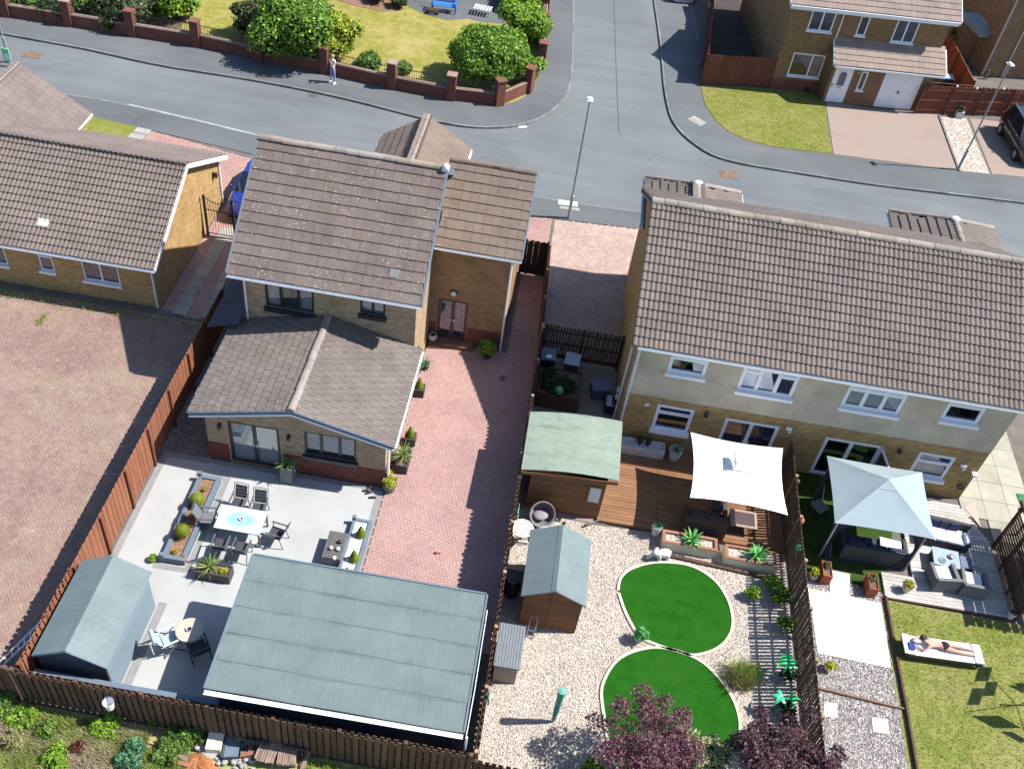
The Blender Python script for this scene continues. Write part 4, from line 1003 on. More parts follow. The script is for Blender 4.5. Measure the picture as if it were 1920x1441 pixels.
obj('roof_vent', MB().box((16.9,SEY+1.1,SEZ+1.1*.47+.1),(.4,.3,.06),0,0,0,math.atan(.47)), mt['dirty_white'], sh)
cross_gable(sh, 5.55, 2.0, 4.9, 5.75, 35.8, 32.2, 'pan', mt['tile_pan'], mt['ridge_plain'], mt['brick_gold'], .418, .342, hip=1.25)
cross_gable(sh, 16.05, 2.2, 4.9, 5.75, 36.3, 32.2, 'pan', mt['tile_pan'], mt['ridge_plain'], mt['brick_gold'], .418, .342, hip=1.25)

# ---------------------------------------------------------------- bungalow on the left
bz, brz, bfy, bry = 2.28, 4.38, 27.98, 32.08
bh = thing('bungalow', 'golden brick bungalow on the left with a brown pantiled roof and street-facing cross gable', 'house', (-20,32,0))
m_ = MB(); BW = [(-21.3,-20.85,.92,1.99), (-19.52,-18.96,.99,2.02), (-17.8,-16.34,.87,2.08)]
wall_face(m_, (-32,28.32,0), X, -Y, 17.12, 2.2, [(a+32,b+32,c_,d) for a,b,c_,d in BW]); wall_face(m_, (-14.88,28.32,0), Y, X, 7.5, 2.24, gable=[(3.76, brz-.12)])
wall_face(m_, (-14.88,35.8,0), -X, Y, 17, 2.2)
obj('wall', m_, [mt['brick_gold'], mt['room']], bh)
window(bh, (-21.3,28.32,.92), X, -Y, .45, 1.07, (1,), 'white', 'white', sillh=.1, silld=.12, blind=('r',1))
window(bh, (-19.52,28.32,.99), X, -Y, .56, 1.03, (1,), 'white', 'white', [1], sillh=.1, silld=.12, top_h=.35)
window(bh, (-17.8,28.32,.87), X, -Y, 1.46, 1.21, (1,1), 'white', 'white', [1,1], sillh=.1, silld=.12, top_h=.22)
bx0, bx1 = -32.4, -14.62
roof_deck(bh, [(bx0,bfy,bz),(bx1,bfy,bz),(bx1,bry,brz),(bx0,bry,brz)]); roof_deck(bh, [(bx0,bry,brz-.002),(bx1,bry,brz-.002),(bx1,2*bry-bfy,bz),(bx0,2*bry-bfy,bz)])
s1 = Vector((0,bry-bfy,brz-bz))
tile_roof(bh, (bx0,bfy-.05,bz-.01), X, s1, bx1-bx0, s1.length, .344, .31, 'pan', mt['tile_bung'])
tile_roof(bh, (bx1,2*bry-bfy+.05,bz), -X, Vector((0,-(bry-bfy),brz-bz)), bx1-bx0, s1.length, .418, .342, 'pan', mt['tile_bung'], limit=0)
ridge(bh, (bx0,bry,brz+.05), (bx1,bry,brz+.05), mt['tile_bung'], .14)
gutter(bh, (bx0,bfy-.1,bz-.03), (bx1-.02,bfy-.1,bz-.03), mt['white'], .06); box_part(bh, 'fascia', bx0, bx1-.05, bfy, bfy+.03, bz-.22, bz-.06, mt['white']); box_part(bh, 'soffit', bx0, -14.9, bfy+.03, 28.32, bz-.22, bz-.2, mt['white'])
obj('bargeboard', MB().beam((bx1,bfy-.05,bz-.06),(bx1,bry,brz-.06),.05,.18), mt['white'], bh); obj('bargeboard', MB().beam((bx1,2*bry-bfy+.05,bz-.06),(bx1,bry,brz-.06),.05,.18), mt['white'], bh)
pipe(bh, [(-15.1,bfy-.1,bz-.08),(-14.95,28.25,1.9),(-14.95,28.25,.05)], mt['white'], .04); pipe(bh, [(-14.83,35.7,2.2),(-14.83,35.7,.05)], mt['white'], .04)
obj('wall_lamp', MB().box((-14.85,35.0,2.0),(.06,.1,.3)).lathe([(.06,.1),(.09,0),(.05,-.15)],(-14.72,35.0,2.05),8), mt['metal_black'], bh)
cross_gable(bh, -24.2, 2.85, 2.35, 4.25, 37.65, 32.3, 'flat', M('x',(.1,.1,.1)) if False else mt['tile_bung'], mt['ridge_plain'], mt['brick_gold'], .33, .4)
obj('roof_vent', MB().box((-19.3,bfy+.95,bz+.95*.51+.1),(.42,.3,.06),0,0,0,math.atan(.51)), mt['dirty_white'], bh)

# ---------------------------------------------------------------- house across the road (turned a few degrees) and its neighbour
FO = Vector((11.42,55.72,0)); FA = R(7.5)
fh = thing('house_across_road', 'brown brick house across the road at upper right with a tiled porch over a white door and garage', 'house', FO, FA)
def fl(x, y, z): return WM[fh.name] @ Vector((x,y,z))
class LM(MB): pass
def fobj(name, mb, mat, par=None, **k): return obj(name, mb, mat, par or fh, local=True, **k)
fu = WM[fh.name].to_3x3() @ X; fn = WM[fh.name].to_3x3() @ -Y; fr = WM[fh.name].to_3x3() @ Y
m_ = MB(); FW = [(.82,2.72,.95,2.35), (1.1,2.5,3.75,5.0), (3.95,4.5,3.75,4.9), (6.1,7.4,3.6,4.95)]
def lwall(mb, o, ang, w_, h, holes=(), gable=None):
    uu = Vector((math.cos(ang), math.sin(ang), 0)); nn = Vector((uu.y, -uu.x, 0)); wall_face(mb, o, uu, nn, w_, h, holes, gable=gable)
lwall(m_, (0,0,0), 0, 9.2, 5.3, FW); lwall(m_, (9.2,0,0), R(90), 6.6, 5.3, gable=[(3.3,7.8)]); lwall(m_, (0,6.6,0), R(-90), 6.6, 5.3, gable=[(3.3,7.8)]); lwall(m_, (9.2,6.6,0), R(180), 9.2, 5.3)
fobj('wall', m_, [mt['brick_brown'], mt['room']]); fobj('rear_shade_block', MB().bx(.02,9.18,6.6,10.5,0,5.0), mt['brick_brown']); fobj('plinth', MB().bx(-.012,2.95,-.012,.02,0,.7), mt['brick_wall'])  # block behind the house is added, unseen, only to cast shade on the alley
def fwin(q, cols, y=0, frame='white', **k): return window(fh, fl(q[0],y,q[2]), fu, fn, q[1]-q[0], q[3]-q[2], cols, frame, k.pop('sill','white'), fw=.07, inset=.03, **k)
fwin(FW[0], (1.6,1), blind=('r',.45)); fwin(FW[1], (1,1), blind=('s',.6)); fwin(FW[2], (1,)); fwin(FW[3], (1,1), blind=('s',.95))
def froof(x0, x1, y0, z0, y1, z1, limit, back=True):
    s_ = Vector((0,y1-y0,z1-z0)); so_ = WM[fh.name].to_3x3()
    o_ = roof_deck(fh, [fl(x0,y0,z0),fl(x1,y0,z0),fl(x1,y1,z1),fl(x0,y1,z1)])
    tile_roof(fh, fl(x0,y0-.04,z0), fu, so_ @ s_, x1-x0, s_.length, .33, .36, 'flat', mt['tile_far'], limit=limit)
    if back:
        roof_deck(fh, [fl(x0,y1,z1-.003),fl(x1,y1,z1-.003),fl(x1,2*y1-y0,z0),fl(x0,2*y1-y0,z0)], mat=mt['tile_far'])
        ridge(fh, fl(x0,y1,z1+.04), fl(x1,y1,z1+.04), mt['ridge'], .14)
froof(-.35, 9.55, -.3, 5.25, 3.3, 7.9, 120)
fobj('gutter', MB().bx(-.33,9.5,-.45,-.33,5.12,5.24), mt['white']); fobj('fascia', MB().bx(-.3,9.45,-.32,-.28,4.98,5.2), mt['white']); fobj('soffit', MB().bx(-.3,9.45,-.28,0,4.98,5.0), mt['white'])
for xx in (-.36, 9.56):
    fobj('bargeboard', MB().beam((xx,-.3,5.2),(xx,3.3,7.84),.05,.2), mt['white']); fobj('bargeboard', MB().beam((xx,6.9,5.2),(xx,3.3,7.84),.05,.2), mt['white'])
# porch and garage that stand forward
m_ = MB(); PD = [(3.18,4.28,.05,2.2), (4.75,5.15,.95,2.1), (6.15,8.45,.03,2.15)]
lwall(m_, (3.0,-1.0,0), 0, 6.0, 2.5, [(a-3,b-3,c_,d) for a,b,c_,d in PD]); lwall(m_, (3.0,0,0), R(-90), 1.0, 2.5); lwall(m_, (9.0,-1.0,0), R(90), 1.0, 2.5)
fobj('porch_wall', m_, [m_brick('tan_brick',(.25,.14,.07),(.17,.09,.045),(.18,.13,.09)), mt['room']])
froof(2.85, 9.5, -1.35, 2.5, .0, 3.45, 60, False)
fobj('gutter', MB().bx(2.87,9.48,-1.47,-1.36,2.38,2.48), mt['white'])
for xx in (2.83, 9.5): fobj('bargeboard', MB().beam((xx,-1.35,2.46),(xx,0,3.41),.05,.16), mt['white'])
fobj('flashing', MB().bx(2.9,9.4,-.03,-.004,3.42,3.5), mt['bluegrey'])
dr = fobj('door', MB().bx(3.18,4.28,-1.0+.02,-1.0+.06,.05,2.2), mt['white'])
arch = [(3.52,1.1),(3.94,1.1),(3.94,1.75)] + [(3.73+.21*math.cos(a), 1.75+.21*math.sin(a)) for a in np.linspace(.3,PI-.3,7)] + [(3.52,1.75)]
ap = MB(); ap._add([(a,-1.01,b) for a,b in arch]+[(a,-.985,b) for a,b in arch], [tuple(range(len(arch))), tuple(range(2*len(arch)-1,len(arch)-1,-1))]+[(i,(i+1)%len(arch),len(arch)+(i+1)%len(arch),len(arch)+i) for i in range(len(arch))])
fobj('pane', ap, mt['glass'], dr); fobj('letterbox', MB().bx(3.6,3.86,-1.0,-.985,.95,1.01), mt['metal_grey'], dr); fobj('handle', MB().bx(3.26,3.3,-1.04,-.985,1.0,1.2), mt['metal_grey'], dr)
fwin(PD[1], (1,), -1.0)
gd_ = fobj('garage_door', MB().bx(6.15,8.45,-.965,-.93,.03,2.15), mt['white'])
for k in range(1, 9): fobj('panel_rib', MB().bx(6.15+k*.255,6.15+k*.255+.02,-.972,-.962,.08,2.1), mt['dirty_white'], gd_)
fobj('handle', MB().bx(7.26,7.34,-1.0,-.96,.95,1.12), mt['metal_black'], gd_)
fobj('house_sign', MB().box((4.55,-1.02,2.0),(.14,.03,.16)), mt['concrete'])
pipe(fh, [fl(2.9,-.06,5.0),fl(2.9,-.06,3.4)], mt['white'], .04)
fobj('wall_vent', MB().bx(2.1,2.45,-.05,0,.08,.3), mt['metal_black'])

NO = P(1840,142); nh = thing('neighbouring_house', 'golden brick side of the house at the top right corner beyond the brown gate fence', 'house', NO, R(12))
m_ = MB(); lwall(m_, (0,9,0), R(-90), 9, 5.4); lwall(m_, (0,0,0), 0, 9, 5.4)
obj('wall', m_, [m_brick('tawny_brick',(.30,.175,.085),(.21,.12,.05),(.22,.17,.11)), mt['room']], nh, local=True)
obj('roof', MB().slab([(-.3,-.3,5.35),(9.3,-.3,5.35),(9.3,4.5,7.6),(-.3,4.5,7.6)],.12).slab([(-.3,9.3,5.35),(-.3,4.5,7.59),(9.3,4.5,7.59),(9.3,9.3,5.35)],.12), mt['tile_far'], nh, local=True)
obj('corner_trim', MB().bx(-.05,.04,-.05,.04,0,5.3), M('pinkish_trim',(.5,.4,.38),.08), nh, local=True)
obj('downpipe', MB().tube([(1.35,-.06,5.2),(1.35,-.06,.05)],.045,8), mt['dirty_white'], nh, local=True)
lw = MB(); lw.prism([(0.05,-.35),(4.5,-.35),(4.5,-.01),(.05,-.01)], 0, .02); 
ph = P(790,-30); pb = thing('brick_building', 'red brick building at the top edge behind the blue bench, only partly in view', 'building', (-8.5,62.0,0), R(4))
obj('wall', MB().bx(-5,5,0,.3,0,3.2), mt['brick_wall'], pb, local=True)
for k in (-3.4,-1.2,1.0,3.2):
    f_ = obj('window', MB().bx(k-.45,k+.45,-.03,.02,.9,2.1), mt['white'], pb, local=True); obj('pane', MB().bx(k-.38,k+.38,-.045,-.032,.97,2.03), mt['glass'], f_, local=True)
# ---------------------------------------------------------------- fences and walls
def m_wood(name, c, stain=None, rnd=.2, var=.15): return M(name, c, var, 2.2, .85, .2, rnd=rnd, fine=.18, fscale=28, stretch=(3,3,.35), stain=stain, stscale=1.1, stamt=.5)
mt['fence_orange'] = m_wood('orange_brown_fence', (.24,.098,.055), (.19,.08,.045), .12)
mt['fence_brown'] = m_wood('weathered_brown_fence', (.112,.066,.046), (.075,.047,.034))
mt['fence_dark'] = m_wood('dark_stained_fence', (.085,.045,.03), (.05,.03,.022))
mt['fence_red'] = m_wood('red_brown_fence', (.155,.055,.034), (.11,.04,.028), .15)
mt['post_dark'] = m_wood('dark_fence_post', (.15,.055,.03), None, .1)
mt['post_top'] = m_wood('bare_post', (.3,.19,.12), None, .15)
def board_mesh(wd, h, t=.02, clip=.0):
    mb = MB()
    if clip: 
        q = [(-wd/2,0),(wd/2,0),(wd/2,h-clip),(wd/2-clip,h),(-wd/2+clip,h),(-wd/2,h-clip)]
        mb._add([(a,-t/2,b) for a,b in q]+[(a,t/2,b) for a,b in q], [tuple(range(6)), tuple(range(11,5,-1))]+[(i,i+6,(i+1)%6+6,(i+1)%6) for i in range(6)])
    else: mb.bx(-wd/2,wd/2,-t/2,t/2,0,h)
    return mb
def fence(label, a, b, h=1.8, pitch=.19, wd=.135, style='hitmiss', mat='fence_brown', post='fence_brown', posts=1.85, side=1, z0=.06, name='timber_fence', rails=3, cat='fence', clip=0.0, gap_at=(), wob=1.0, postoff=0, postz=.04):
    a = Vector(a); b = Vector(b); d = b-a; L_ = d.length; d.normalize(); ang = math.atan2(d.y, d.x); nn = Vector((-d.y, d.x, 0))*side
    t = thing(name, label, cat, (a+b)/2, ang)
    me = mesh('board', board_mesh(wd, h-z0, .02, clip), mt[mat]); rt = .04
    k = int(L_/pitch)
    for i in range(k+1):
        s = min(i*pitch+wd/2, L_-wd/2)
        for side_ in ((1,) if style != 'hitmiss' else (1,-1)):
            ss = s + (pitch/2 if side_ == -1 else 0)
            if ss > L_-wd/3 or any(g0 < ss < g1 for g0, g1 in gap_at): continue
            off = nn*side_*(rt/2+.013) if style == 'hitmiss' else nn*(rt/2+.013+(.012 if i % 2 and style == 'lap' else 0))
            p = a + d*ss + off
            Mx = Matrix.Translation((p.x,p.y,z0+RNG.normal(0,.008)*wob)) @ Matrix.Rotation(ang+RNG.normal(0,.012)*wob,4,'Z') @ Matrix.Rotation(RNG.normal(0,.007)*wob,4,'Y')
            place('board', me, t, Mx @ Matrix.Diagonal((1,1,1+(.022 if style == 'lap' and i % 2 else 0),1)))
    n_ = max(1, int(round(L_/posts)))
    for i in range(n_+1):
        p = a + d*min(max(L_*i/n_, .05), L_-.05) + nn*postoff
        if postoff: obj('post', MB().box((p.x,p.y,(h+postz)/2),(.095,.095,h+postz),ang), mt[post], t); 
        else: obj('post', MB().box((p.x,p.y,(h+postz)/2),(.1,.1,h+postz),ang), mt[post], t)
    for i in range(rails):
        zz = z0+.2+(h-.5)*i/max(1,rails-1); obj('rail', MB().beam((a.x,a.y,zz),(b.x,b.y,zz),rt-.006,.08), mt[mat], t)
    return t
fence('tall orange-brown boarded fence with dark posts between the red yard and the patio', (-12.14,28.0,0), (-12.14,15.0,0), 1.85, .118, .14, 'lap', 'fence_orange', 'post_dark', 1.76, 1, postoff=.0 if False else .09, postz=.03)
fence('orange-brown gapped fence beside the blue shed at the bottom left corner', (-12.14,15.0,0), (-12.14,11.85,0), 1.8, .2, .14, 'hitmiss', 'fence_orange', 'post_dark', 1.6, 1)
fence('weathered brown hit-and-miss fence along the rear of the patio and green flat roof', (-12.3,11.72,0), (.28,11.55,0), 1.8, .195, .135, 'hitmiss', 'fence_brown', 'fence_brown', 1.83, -1, clip=.025)
fence('old grey-brown fence behind the red yard, left of the corner post', (-19.5,11.9,0), (-12.42,11.76,0), 1.75, .195, .14, 'hitmiss', 'fence_brown', 'fence_brown', 1.83, -1, gap_at=())
fence('grey-brown fence behind the gravel garden, right of the long rear fence', (.34,11.55,0), (5.6,11.35,0), 1.5, .19, .13, 'hitmiss', 'fence_dark', 'fence_dark', 1.8, -1)
fence('long dark fence between the red drive and the gravel garden', (.36,29.0,0), (.36,11.62,0), 1.8, .195, .135, 'hitmiss', 'fence_dark', 'post_top', 1.86, 1)
fence('dark fence beside the mixed paving drive at its road end', (.1,34.35,0), (.33,29.08,0), 1.8, .195, .135, 'hitmiss', 'fence_dark', 'post_top', 1.8, 1)
fence('brown slatted fence between the gravel garden and the sunbather\'s garden', (9.9,25.2,0), (9.9,9.0,0), 1.8, .118, .075, 'single', 'fence_brown', 'post_top', 1.85, -1)
fence('dark slatted gate and screen between the brick drive and the shaded side yard', (.42,29.2,0), (3.6,29.2,0), 1.75, .105, .07, 'single', 'fence_dark', 'fence_dark', 1.6, 1, name='slatted_gate', cat='gate')
fence('black boarded gate closing the red drive beside the tall brick side', (-1.1,34.36,0), (.08,34.36,0), 1.85, .125, .128, 'lap', 'dark', 'metal_black', 1.2, -1, name='boarded_gate', cat='gate')
A, B_ = P(1313,158), P(1441,164)
fence('brown boarded fence in front of the shaded alley beside the far house', A, B_, 1.85, .15, .153, 'lap', 'fence_red', 'fence_red', 1.9, -1)
fence('brown boarded fence along the side street pavement', A, P(1336,-40), 1.85, .15, .153, 'lap', 'fence_red', 'fence_red', 1.9, -1)
fence('low-lit red-brown gate fence to the right of the white garage door', P(1712,213), P(1990,222), 1.75, .15, .153, 'lap', 'fence_red', 'fence_red', 1.9, 1)
A = P(1826,158,1.75); B_ = P(1772,55,1.75)
t = thing('panel_fence', 'tall orange-red panel fence running back between the two far houses', 'fence', (A.x,A.y,0))
d = Vector((B_.x-A.x, B_.y-A.y, 0))
for i in range(4):
    p, q = A+d*(i/4+.004), A+d*((i+1)/4-.004)
    h = 1.9
    obj('panel', MB().beam((p.x,p.y,h/2),(q.x,q.y,h/2),.05,h), m_wood('red_fence_panel',(.21,.065,.035)) if i == 0 else bpy.data.materials['red_fence_panel'], t)
    obj('post', MB().box((p.x,p.y,h/2+.03),(.1,.1,h+.06)), mt['fence_dark'], t)
# brick park wall with piers and railings
piers = [P(*q) for q in ((-220,-8),(-105,11),(14,30),(131,48),(249,67),(370,86),(487,111),(609,136),(735,165),(845,186),(935,196),(990,172),(1014,124),(1018,70),(1021,25),(1025,-20))]
mt['coping'] = M('pale_coping', (.27,.19,.15), .15, 3, .9, .2, rnd=.1)
pw = thing('park_wall', 'low red brick garden wall with tall piers and dark railings along the far pavement', 'wall', piers[6])
for i, p in enumerate(piers):
    q = piers[min(i+1,len(piers)-1)] - piers[max(i-1,0)]; an = math.atan2(q.y,q.x)
    h = 1.42 + (.05 if i == 8 else 0)
    pr_ = obj('pier', MB().box((p.x,p.y,h/2),(.46,.46,h),an), mt['brick_wall'], pw); obj('cap', MB().box((p.x,p.y,h+.035),(.54,.54,.07),an), mt['brick_wall'] if i not in (3,8,9) else mt['coping'], pr_)
    if i < len(piers)-1:
        e = piers[i+1]; dd = (e-p).normalized(); a_, b_ = p+dd*.24, e-dd*.24
        wl_ = obj('wall_panel', MB().beam((a_.x,a_.y,.33),(b_.x,b_.y,.33),.23,.66), mt['brick_wall'], pw)
        obj('coping', MB().beam((a_.x,a_.y,.685),(b_.x,b_.y,.685),.27,.05), mt['coping'], wl_)
        rl = MB(); L_ = (b_-a_).length
        for zz in (.8,1.22): rl.beam((a_.x,a_.y,zz),(b_.x,b_.y,zz),.02,.03)
        for k in range(int(L_/.13)):
            s = a_+dd*(k+.5)*.13; rl.box((s.x,s.y,1.0),(.016,.016,.58))
        obj('railing', rl, mt['metal_black'], pw)
# wrought iron gate beside the bungalow
ig = thing('iron_gate', 'black iron bar gate with arched top between the bungalow and the middle house', 'gate', (-14.1,33.4,0))
for xx in (-14.72,-13.5): obj('post', MB().box((xx,33.4,1.0),(.09,.09,2.0)).blob((xx,33.4,2.04),.07), mt['metal_black'], ig)
for za in (.12,1.35): obj('rail', MB().beam((-14.68,33.4,za),(-13.54,33.4,za),.03,.035), mt['metal_black'], ig)
arc = [(-14.68+1.14*k/10, 33.4, 1.95-.22*math.sin(PI*k/10)) for k in range(11)]; obj('top_rail', MB().tube(arc,.018,5), mt['metal_black'], ig)
for k in range(1,10):
    x_ = -14.68+1.14*k/10; obj('bar', MB().tube([(x_,33.4,.12),(x_,33.4,1.95-.22*math.sin(PI*k/10)+.12)],.011,5), mt['metal_black'], ig)

# ---------------------------------------------------------------- garage and sheds
def planks(par, a, b, z0, z1, n_, mat, ph=.125, top=None, name='plank', t=.02):
    """horizontal cladding from a to b, optional top(s) height limit along the wall"""
    a = Vector(a); b = Vector(b); d = (b-a); L_ = d.length; d.normalize(); nn = Vector((d.y,-d.x,0))
    z = z0
    while z < z1-.02:
        h = min(ph, z1-z); s0, s1 = 0, L_
        if top:
            ss = [s for s in np.linspace(0,L_,81) if top(s) >= z+h*.5]
            if len(ss) < 2: break
            s0, s1 = ss[0], ss[-1]
        p, q = a+d*s0, a+d*s1
        mb = MB(); mb._add([(*(p).xy,z),(*(q).xy,z),(*(q+nn*t).xy,z),(*(p+nn*t).xy,z),(*p.xy,z+h-.004),(*q.xy,z+h-.004),(*(q+nn*t*.35).xy,z+h-.004),(*(p+nn*t*.35).xy,z+h-.004)],
            [(0,3,2,1),(4,5,6,7),(0,1,5,4),(1,2,6,5),(2,3,7,6),(3,0,4,7)])
        obj(name, mb, mat, par); z += h
mt['felt'] = m_felt('grey_green_felt', (.124,.158,.153), (6,.35,1), .13, (11.85,.826))
mt['felt_shed'] = m_felt('grey_green_shed_felt', (.135,.172,.174), (.4,5,1), .1)
mt['felt_green'] = m_felt('pale_green_felt', (.205,.25,.2), (.6,2,1), .15, (21.3,.7))
mt['navy'] = M('navy_cladding', (.055,.068,.09), .12, 2, .6, .4, rnd=.1, fine=.06, stretch=(.4,.4,4))
mt['navy_sunlit'] = M('sunlit_navy_cladding', (.15,.20,.235), .1, 2, .6, .35, rnd=.07, fine=.06, stretch=(.4,.4,4))  # same navy boards on the sun side, sunlight put into the colour
mt['shed_brown'] = M('brown_cladding', (.21,.095,.042), .15, 2, .75, .3, rnd=.14, fine=.12, stretch=(.4,.4,4), stain=(.12,.055,.03), stscale=1.2)
gx0, gx1, gy0, gy1, gz0, gz1 = -6.96, -.08, 11.85, 15.98, 2.36, 2.6
ga = thing('flat_roof_garage', 'wide dark garage with a grey-green felt pent roof at the end of the red drive', 'garage', (-3.5,13.8,0))
core = MB().bx(gx0+.2,gx1-.2,gy0+.25,gy1-.15,0,2.26); obj('wall', core, mt['navy'], ga)
planks(ga, (gx0+.2,gy1-.15,0), (gx0+.2,gy0+.25,0), .05, 2.26, 0, mt['navy'], .15); planks(ga, (gx0+.2,gy0+.25,0), (gx1-.2,gy0+.25,0), .05, 2.26, 0, mt['navy'], .15)
obj('roof_deck', MB().slab([(gx0,gy0,gz0-.03),(gx1,gy0,gz0-.03),(gx1,gy1,gz1-.03),(gx0,gy1,gz1-.03)],.1), mt['navy'], ga)
N_ = 5
for i in range(N_):
    ya, yb = gy0+(gy1-gy0)*i/N_, gy0+(gy1-gy0)*(i+1)/N_+.05; za = gz0+(gz1-gz0)*i/N_; zb_ = gz0+(gz1-gz0)*(i+1)/N_
    if i == N_-1: yb = gy1+.02
    # each strip is laid in two lengths that wander a little
    for (xa, xb) in ((gx0-.02,-4.1+RNG.uniform(-.5,.5)),(None,gx1+.02)):
        if xa is None: xa = lastx-.06
        lastx = xb; w1_, w2_ = RNG.uniform(-.02,.02,2)
        nx = 14; top = [(xa+(xb-xa)*k/nx) for k in range(nx+1)]
        vs = [(x_, ya-.01+w1_*math.sin(x_*1.3), za+.004+.004*math.sin(x_*2+i)+.008) for x_ in top] + [(x_, yb+w2_*math.sin(x_*.9), zb_+.001+.005*math.sin(x_*1.4+i)) for x_ in top]
        mb = MB()._add(vs, [(k,k+1,nx+2+k,nx+1+k) for k in range(nx)]); mb._add([(x_,y_,z_-.02) for x_,y_,z_ in vs[:nx+1]]+vs[:nx+1], [(k,k+1,nx+2+k,nx+1+k) for k in range(nx)])
        obj('felt_strip', mb, mt['felt'], ga, smooth=20)
for (p, q) in (((gx0-.03,gy0,gz0-.02),(gx0-.03,gy1,gz1-.02)),((gx1+.03,gy0,gz0-.02),(gx1+.03,gy1,gz1-.02)),((gx0,gy1+.02,gz1-.02),(gx1,gy1+.02,gz1-.02))):
    obj('edge_trim', MB().beam(p,q,.05,.11), mt['bluegrey'], ga)
gutter(ga, (gx0-.02,gy0-.09,gz0-.05), (gx1+.02,gy0-.09,gz0-.05), mt['white'], .065)
obj('downpipe', MB().tube([(gx1+.12,gy0-.06,gz0-.1),(gx1+.12,gy0+.1,.1)],.035,8), mt['white'], ga)
obj('cable', MB().tube([(gx1+.1,gy0-.05,gz0-.05),(gx1+.12,13.0,2.42),(gx1+.1,15.5,2.56)],.014,5), mt['dirty_white'], ga)
for k in range(5): obj('cable_clip', MB().box((gx1+.075,12.1+k*.75,2.36+k*.045),(.06,.05,.06)), mt['metal_black'], ga)

def apex_shed(name, label, x0, x1, y0, y1, ez, rz, mat, felt, trim, over=.1, matside=None):
    t = thing(name, label, 'shed', ((x0+x1)/2,(y0+y1)/2,0)); xm = (x0+x1)/2
    m_ = MB(); wall_face(m_, (x0,y0,0), X, -Y, x1-x0, ez, gable=[((x1-x0)/2, rz-.03)], m=0); wall_face(m_, (x1,y1,0), -X, Y, x1-x0, ez, gable=[((x1-x0)/2, rz-.03)])
    wall_face(m_, (x1,y0,0), Y, X, y1-y0, ez); wall_face(m_, (x0,y1,0), -Y, -X, y1-y0, ez); obj('wall', m_, mat, t)
    tp = lambda s: ez+(rz-ez)*(1-abs(s-(x1-x0)/2)/((x1-x0)/2))-.03
    planks(t, (x0,y0,0), (x1,y0,0), .04, rz, 0, mat, .125, tp); planks(t, (x1,y0,0), (x1,y1,0), .04, ez-.03, 0, matside or mat, .125); planks(t, (x0,y1,0), (x0,y0,0), .04, ez-.03, 0, mat, .125)
    obj('corner_post', MB().bx(x1,x1+.03,y0-.03,y0+.03,0,ez), mat, t); obj('corner_post', MB().bx(x0-.03,x0,y0-.03,y0+.03,0,ez), mat, t)
    sl2 = (rz-ez)/(xm-x0); ex = .12
    for sx in (-1,1):
        xe = xm+sx*((x1-x0)/2+ex); ze = ez-sl2*ex+.03
        n2 = 3
        for j in range(n2):
            ya, yb = y0-over+(y1-y0+2*over)*j/n2-(.03 if j else 0), y0-over+(y1-y0+2*over)*(j+1)/n2
            lift = .003*(j % 2)
            obj('felt_strip', MB().slab([(xe,ya,ze+lift),(xe,yb,ze+lift),(xm,yb,rz+.03+lift),(xm,ya,rz+.03+lift)] if sx < 0 else [(xe,yb,ze+lift),(xe,ya,ze+lift),(xm,ya,rz+.03+lift),(xm,yb,rz+.03+lift)],.022), felt, t)
        obj('bargeboard', MB().beam((xe,y0-over-.012,ze-.05),(xm,y0-over-.012,rz-.02),.02,.07), trim, t); obj('bargeboard', MB().beam((xe,y1+over+.012,ze-.05),(xm,y1+over+.012,rz-.02),.02,.07), trim, t)
    obj('ridge_felt', MB().slab([(xm-.14,y0-over,rz+.04-.14*sl2),(xm,y0-over,rz+.04),(xm,y1+over,rz+.04),(xm-.14,y1+over,rz+.04-.14*sl2)],.01).slab([(xm,y0-over,rz+.04),(xm+.14,y0-over,rz+.04-.14*sl2),(xm+.14,y1+over,rz+.04-.14*sl2),(xm,y1+over,rz+.04)],.01), felt, t)
    return t
apex_shed('garden_shed', 'navy painted apex shed with grey felt roof in the patio corner at bottom left', -11.82,-9.98,12.3,15.25,1.82,2.3,mt['navy'],mt['felt_shed'],mt['bluegrey'],.08,mt['navy_sunlit'])
s2 = apex_shed('garden_shed', 'brown boarded apex shed with pale grey-green felt roof on the gravel', 1.08,2.82,16.85,19.1,1.78,2.25,mt['shed_brown'],mt['felt_shed'],mt['concrete'],.1)
obj('door_batten', MB().bx(1.9,1.96,16.79,16.83,.1,2.1), mt['shed_brown'], s2)
obj('finial', MB().box((1.95,19.24,2.33),(.09,.04,.12)), mt['timber_edge'], s2)
# summerhouse with a curved pale green roof
su = thing('summerhouse', 'brown boarded summerhouse with a mottled pale green felt roof beside the deck', 'shed', (1.95,22.7,0))
m_ = MB(); wall_face(m_, (.72,21.5,0), X, -Y, 2.55, 2.05); wall_face(m_, (3.27,21.5,0), Y, X, 2.4, 2.2); wall_face(m_, (.72,23.9,0), -Y, -X, 2.4, 2.0); wall_face(m_, (3.27,23.9,0), -X, Y, 2.55, 2.1); obj('wall', m_, mt['shed_brown'], su)
planks(su, (.72,21.5,0), (3.27,21.5,0), .04, 2.06, 0, mt['shed_brown'], .12); planks(su, (3.27,21.5,0), (3.27,23.9,0), .04, 2.12, 0, mt['shed_brown'], .12)
wf = obj('window', MB().bx(2.72,3.2,21.44,21.476,.85,1.72), mt['shed_brown'], su); obj('pane', MB().bx(2.78,3.15,21.43,21.438,.92,1.66), M('frosted_white_pane',(.52,.54,.56),.04,2,.25,.5,bump=0), wf)
rx = np.linspace(.36,3.62,9); crv = lambda x_: 2.06+.05*x_+.13*(1-((x_-1.96)/1.66)**2)
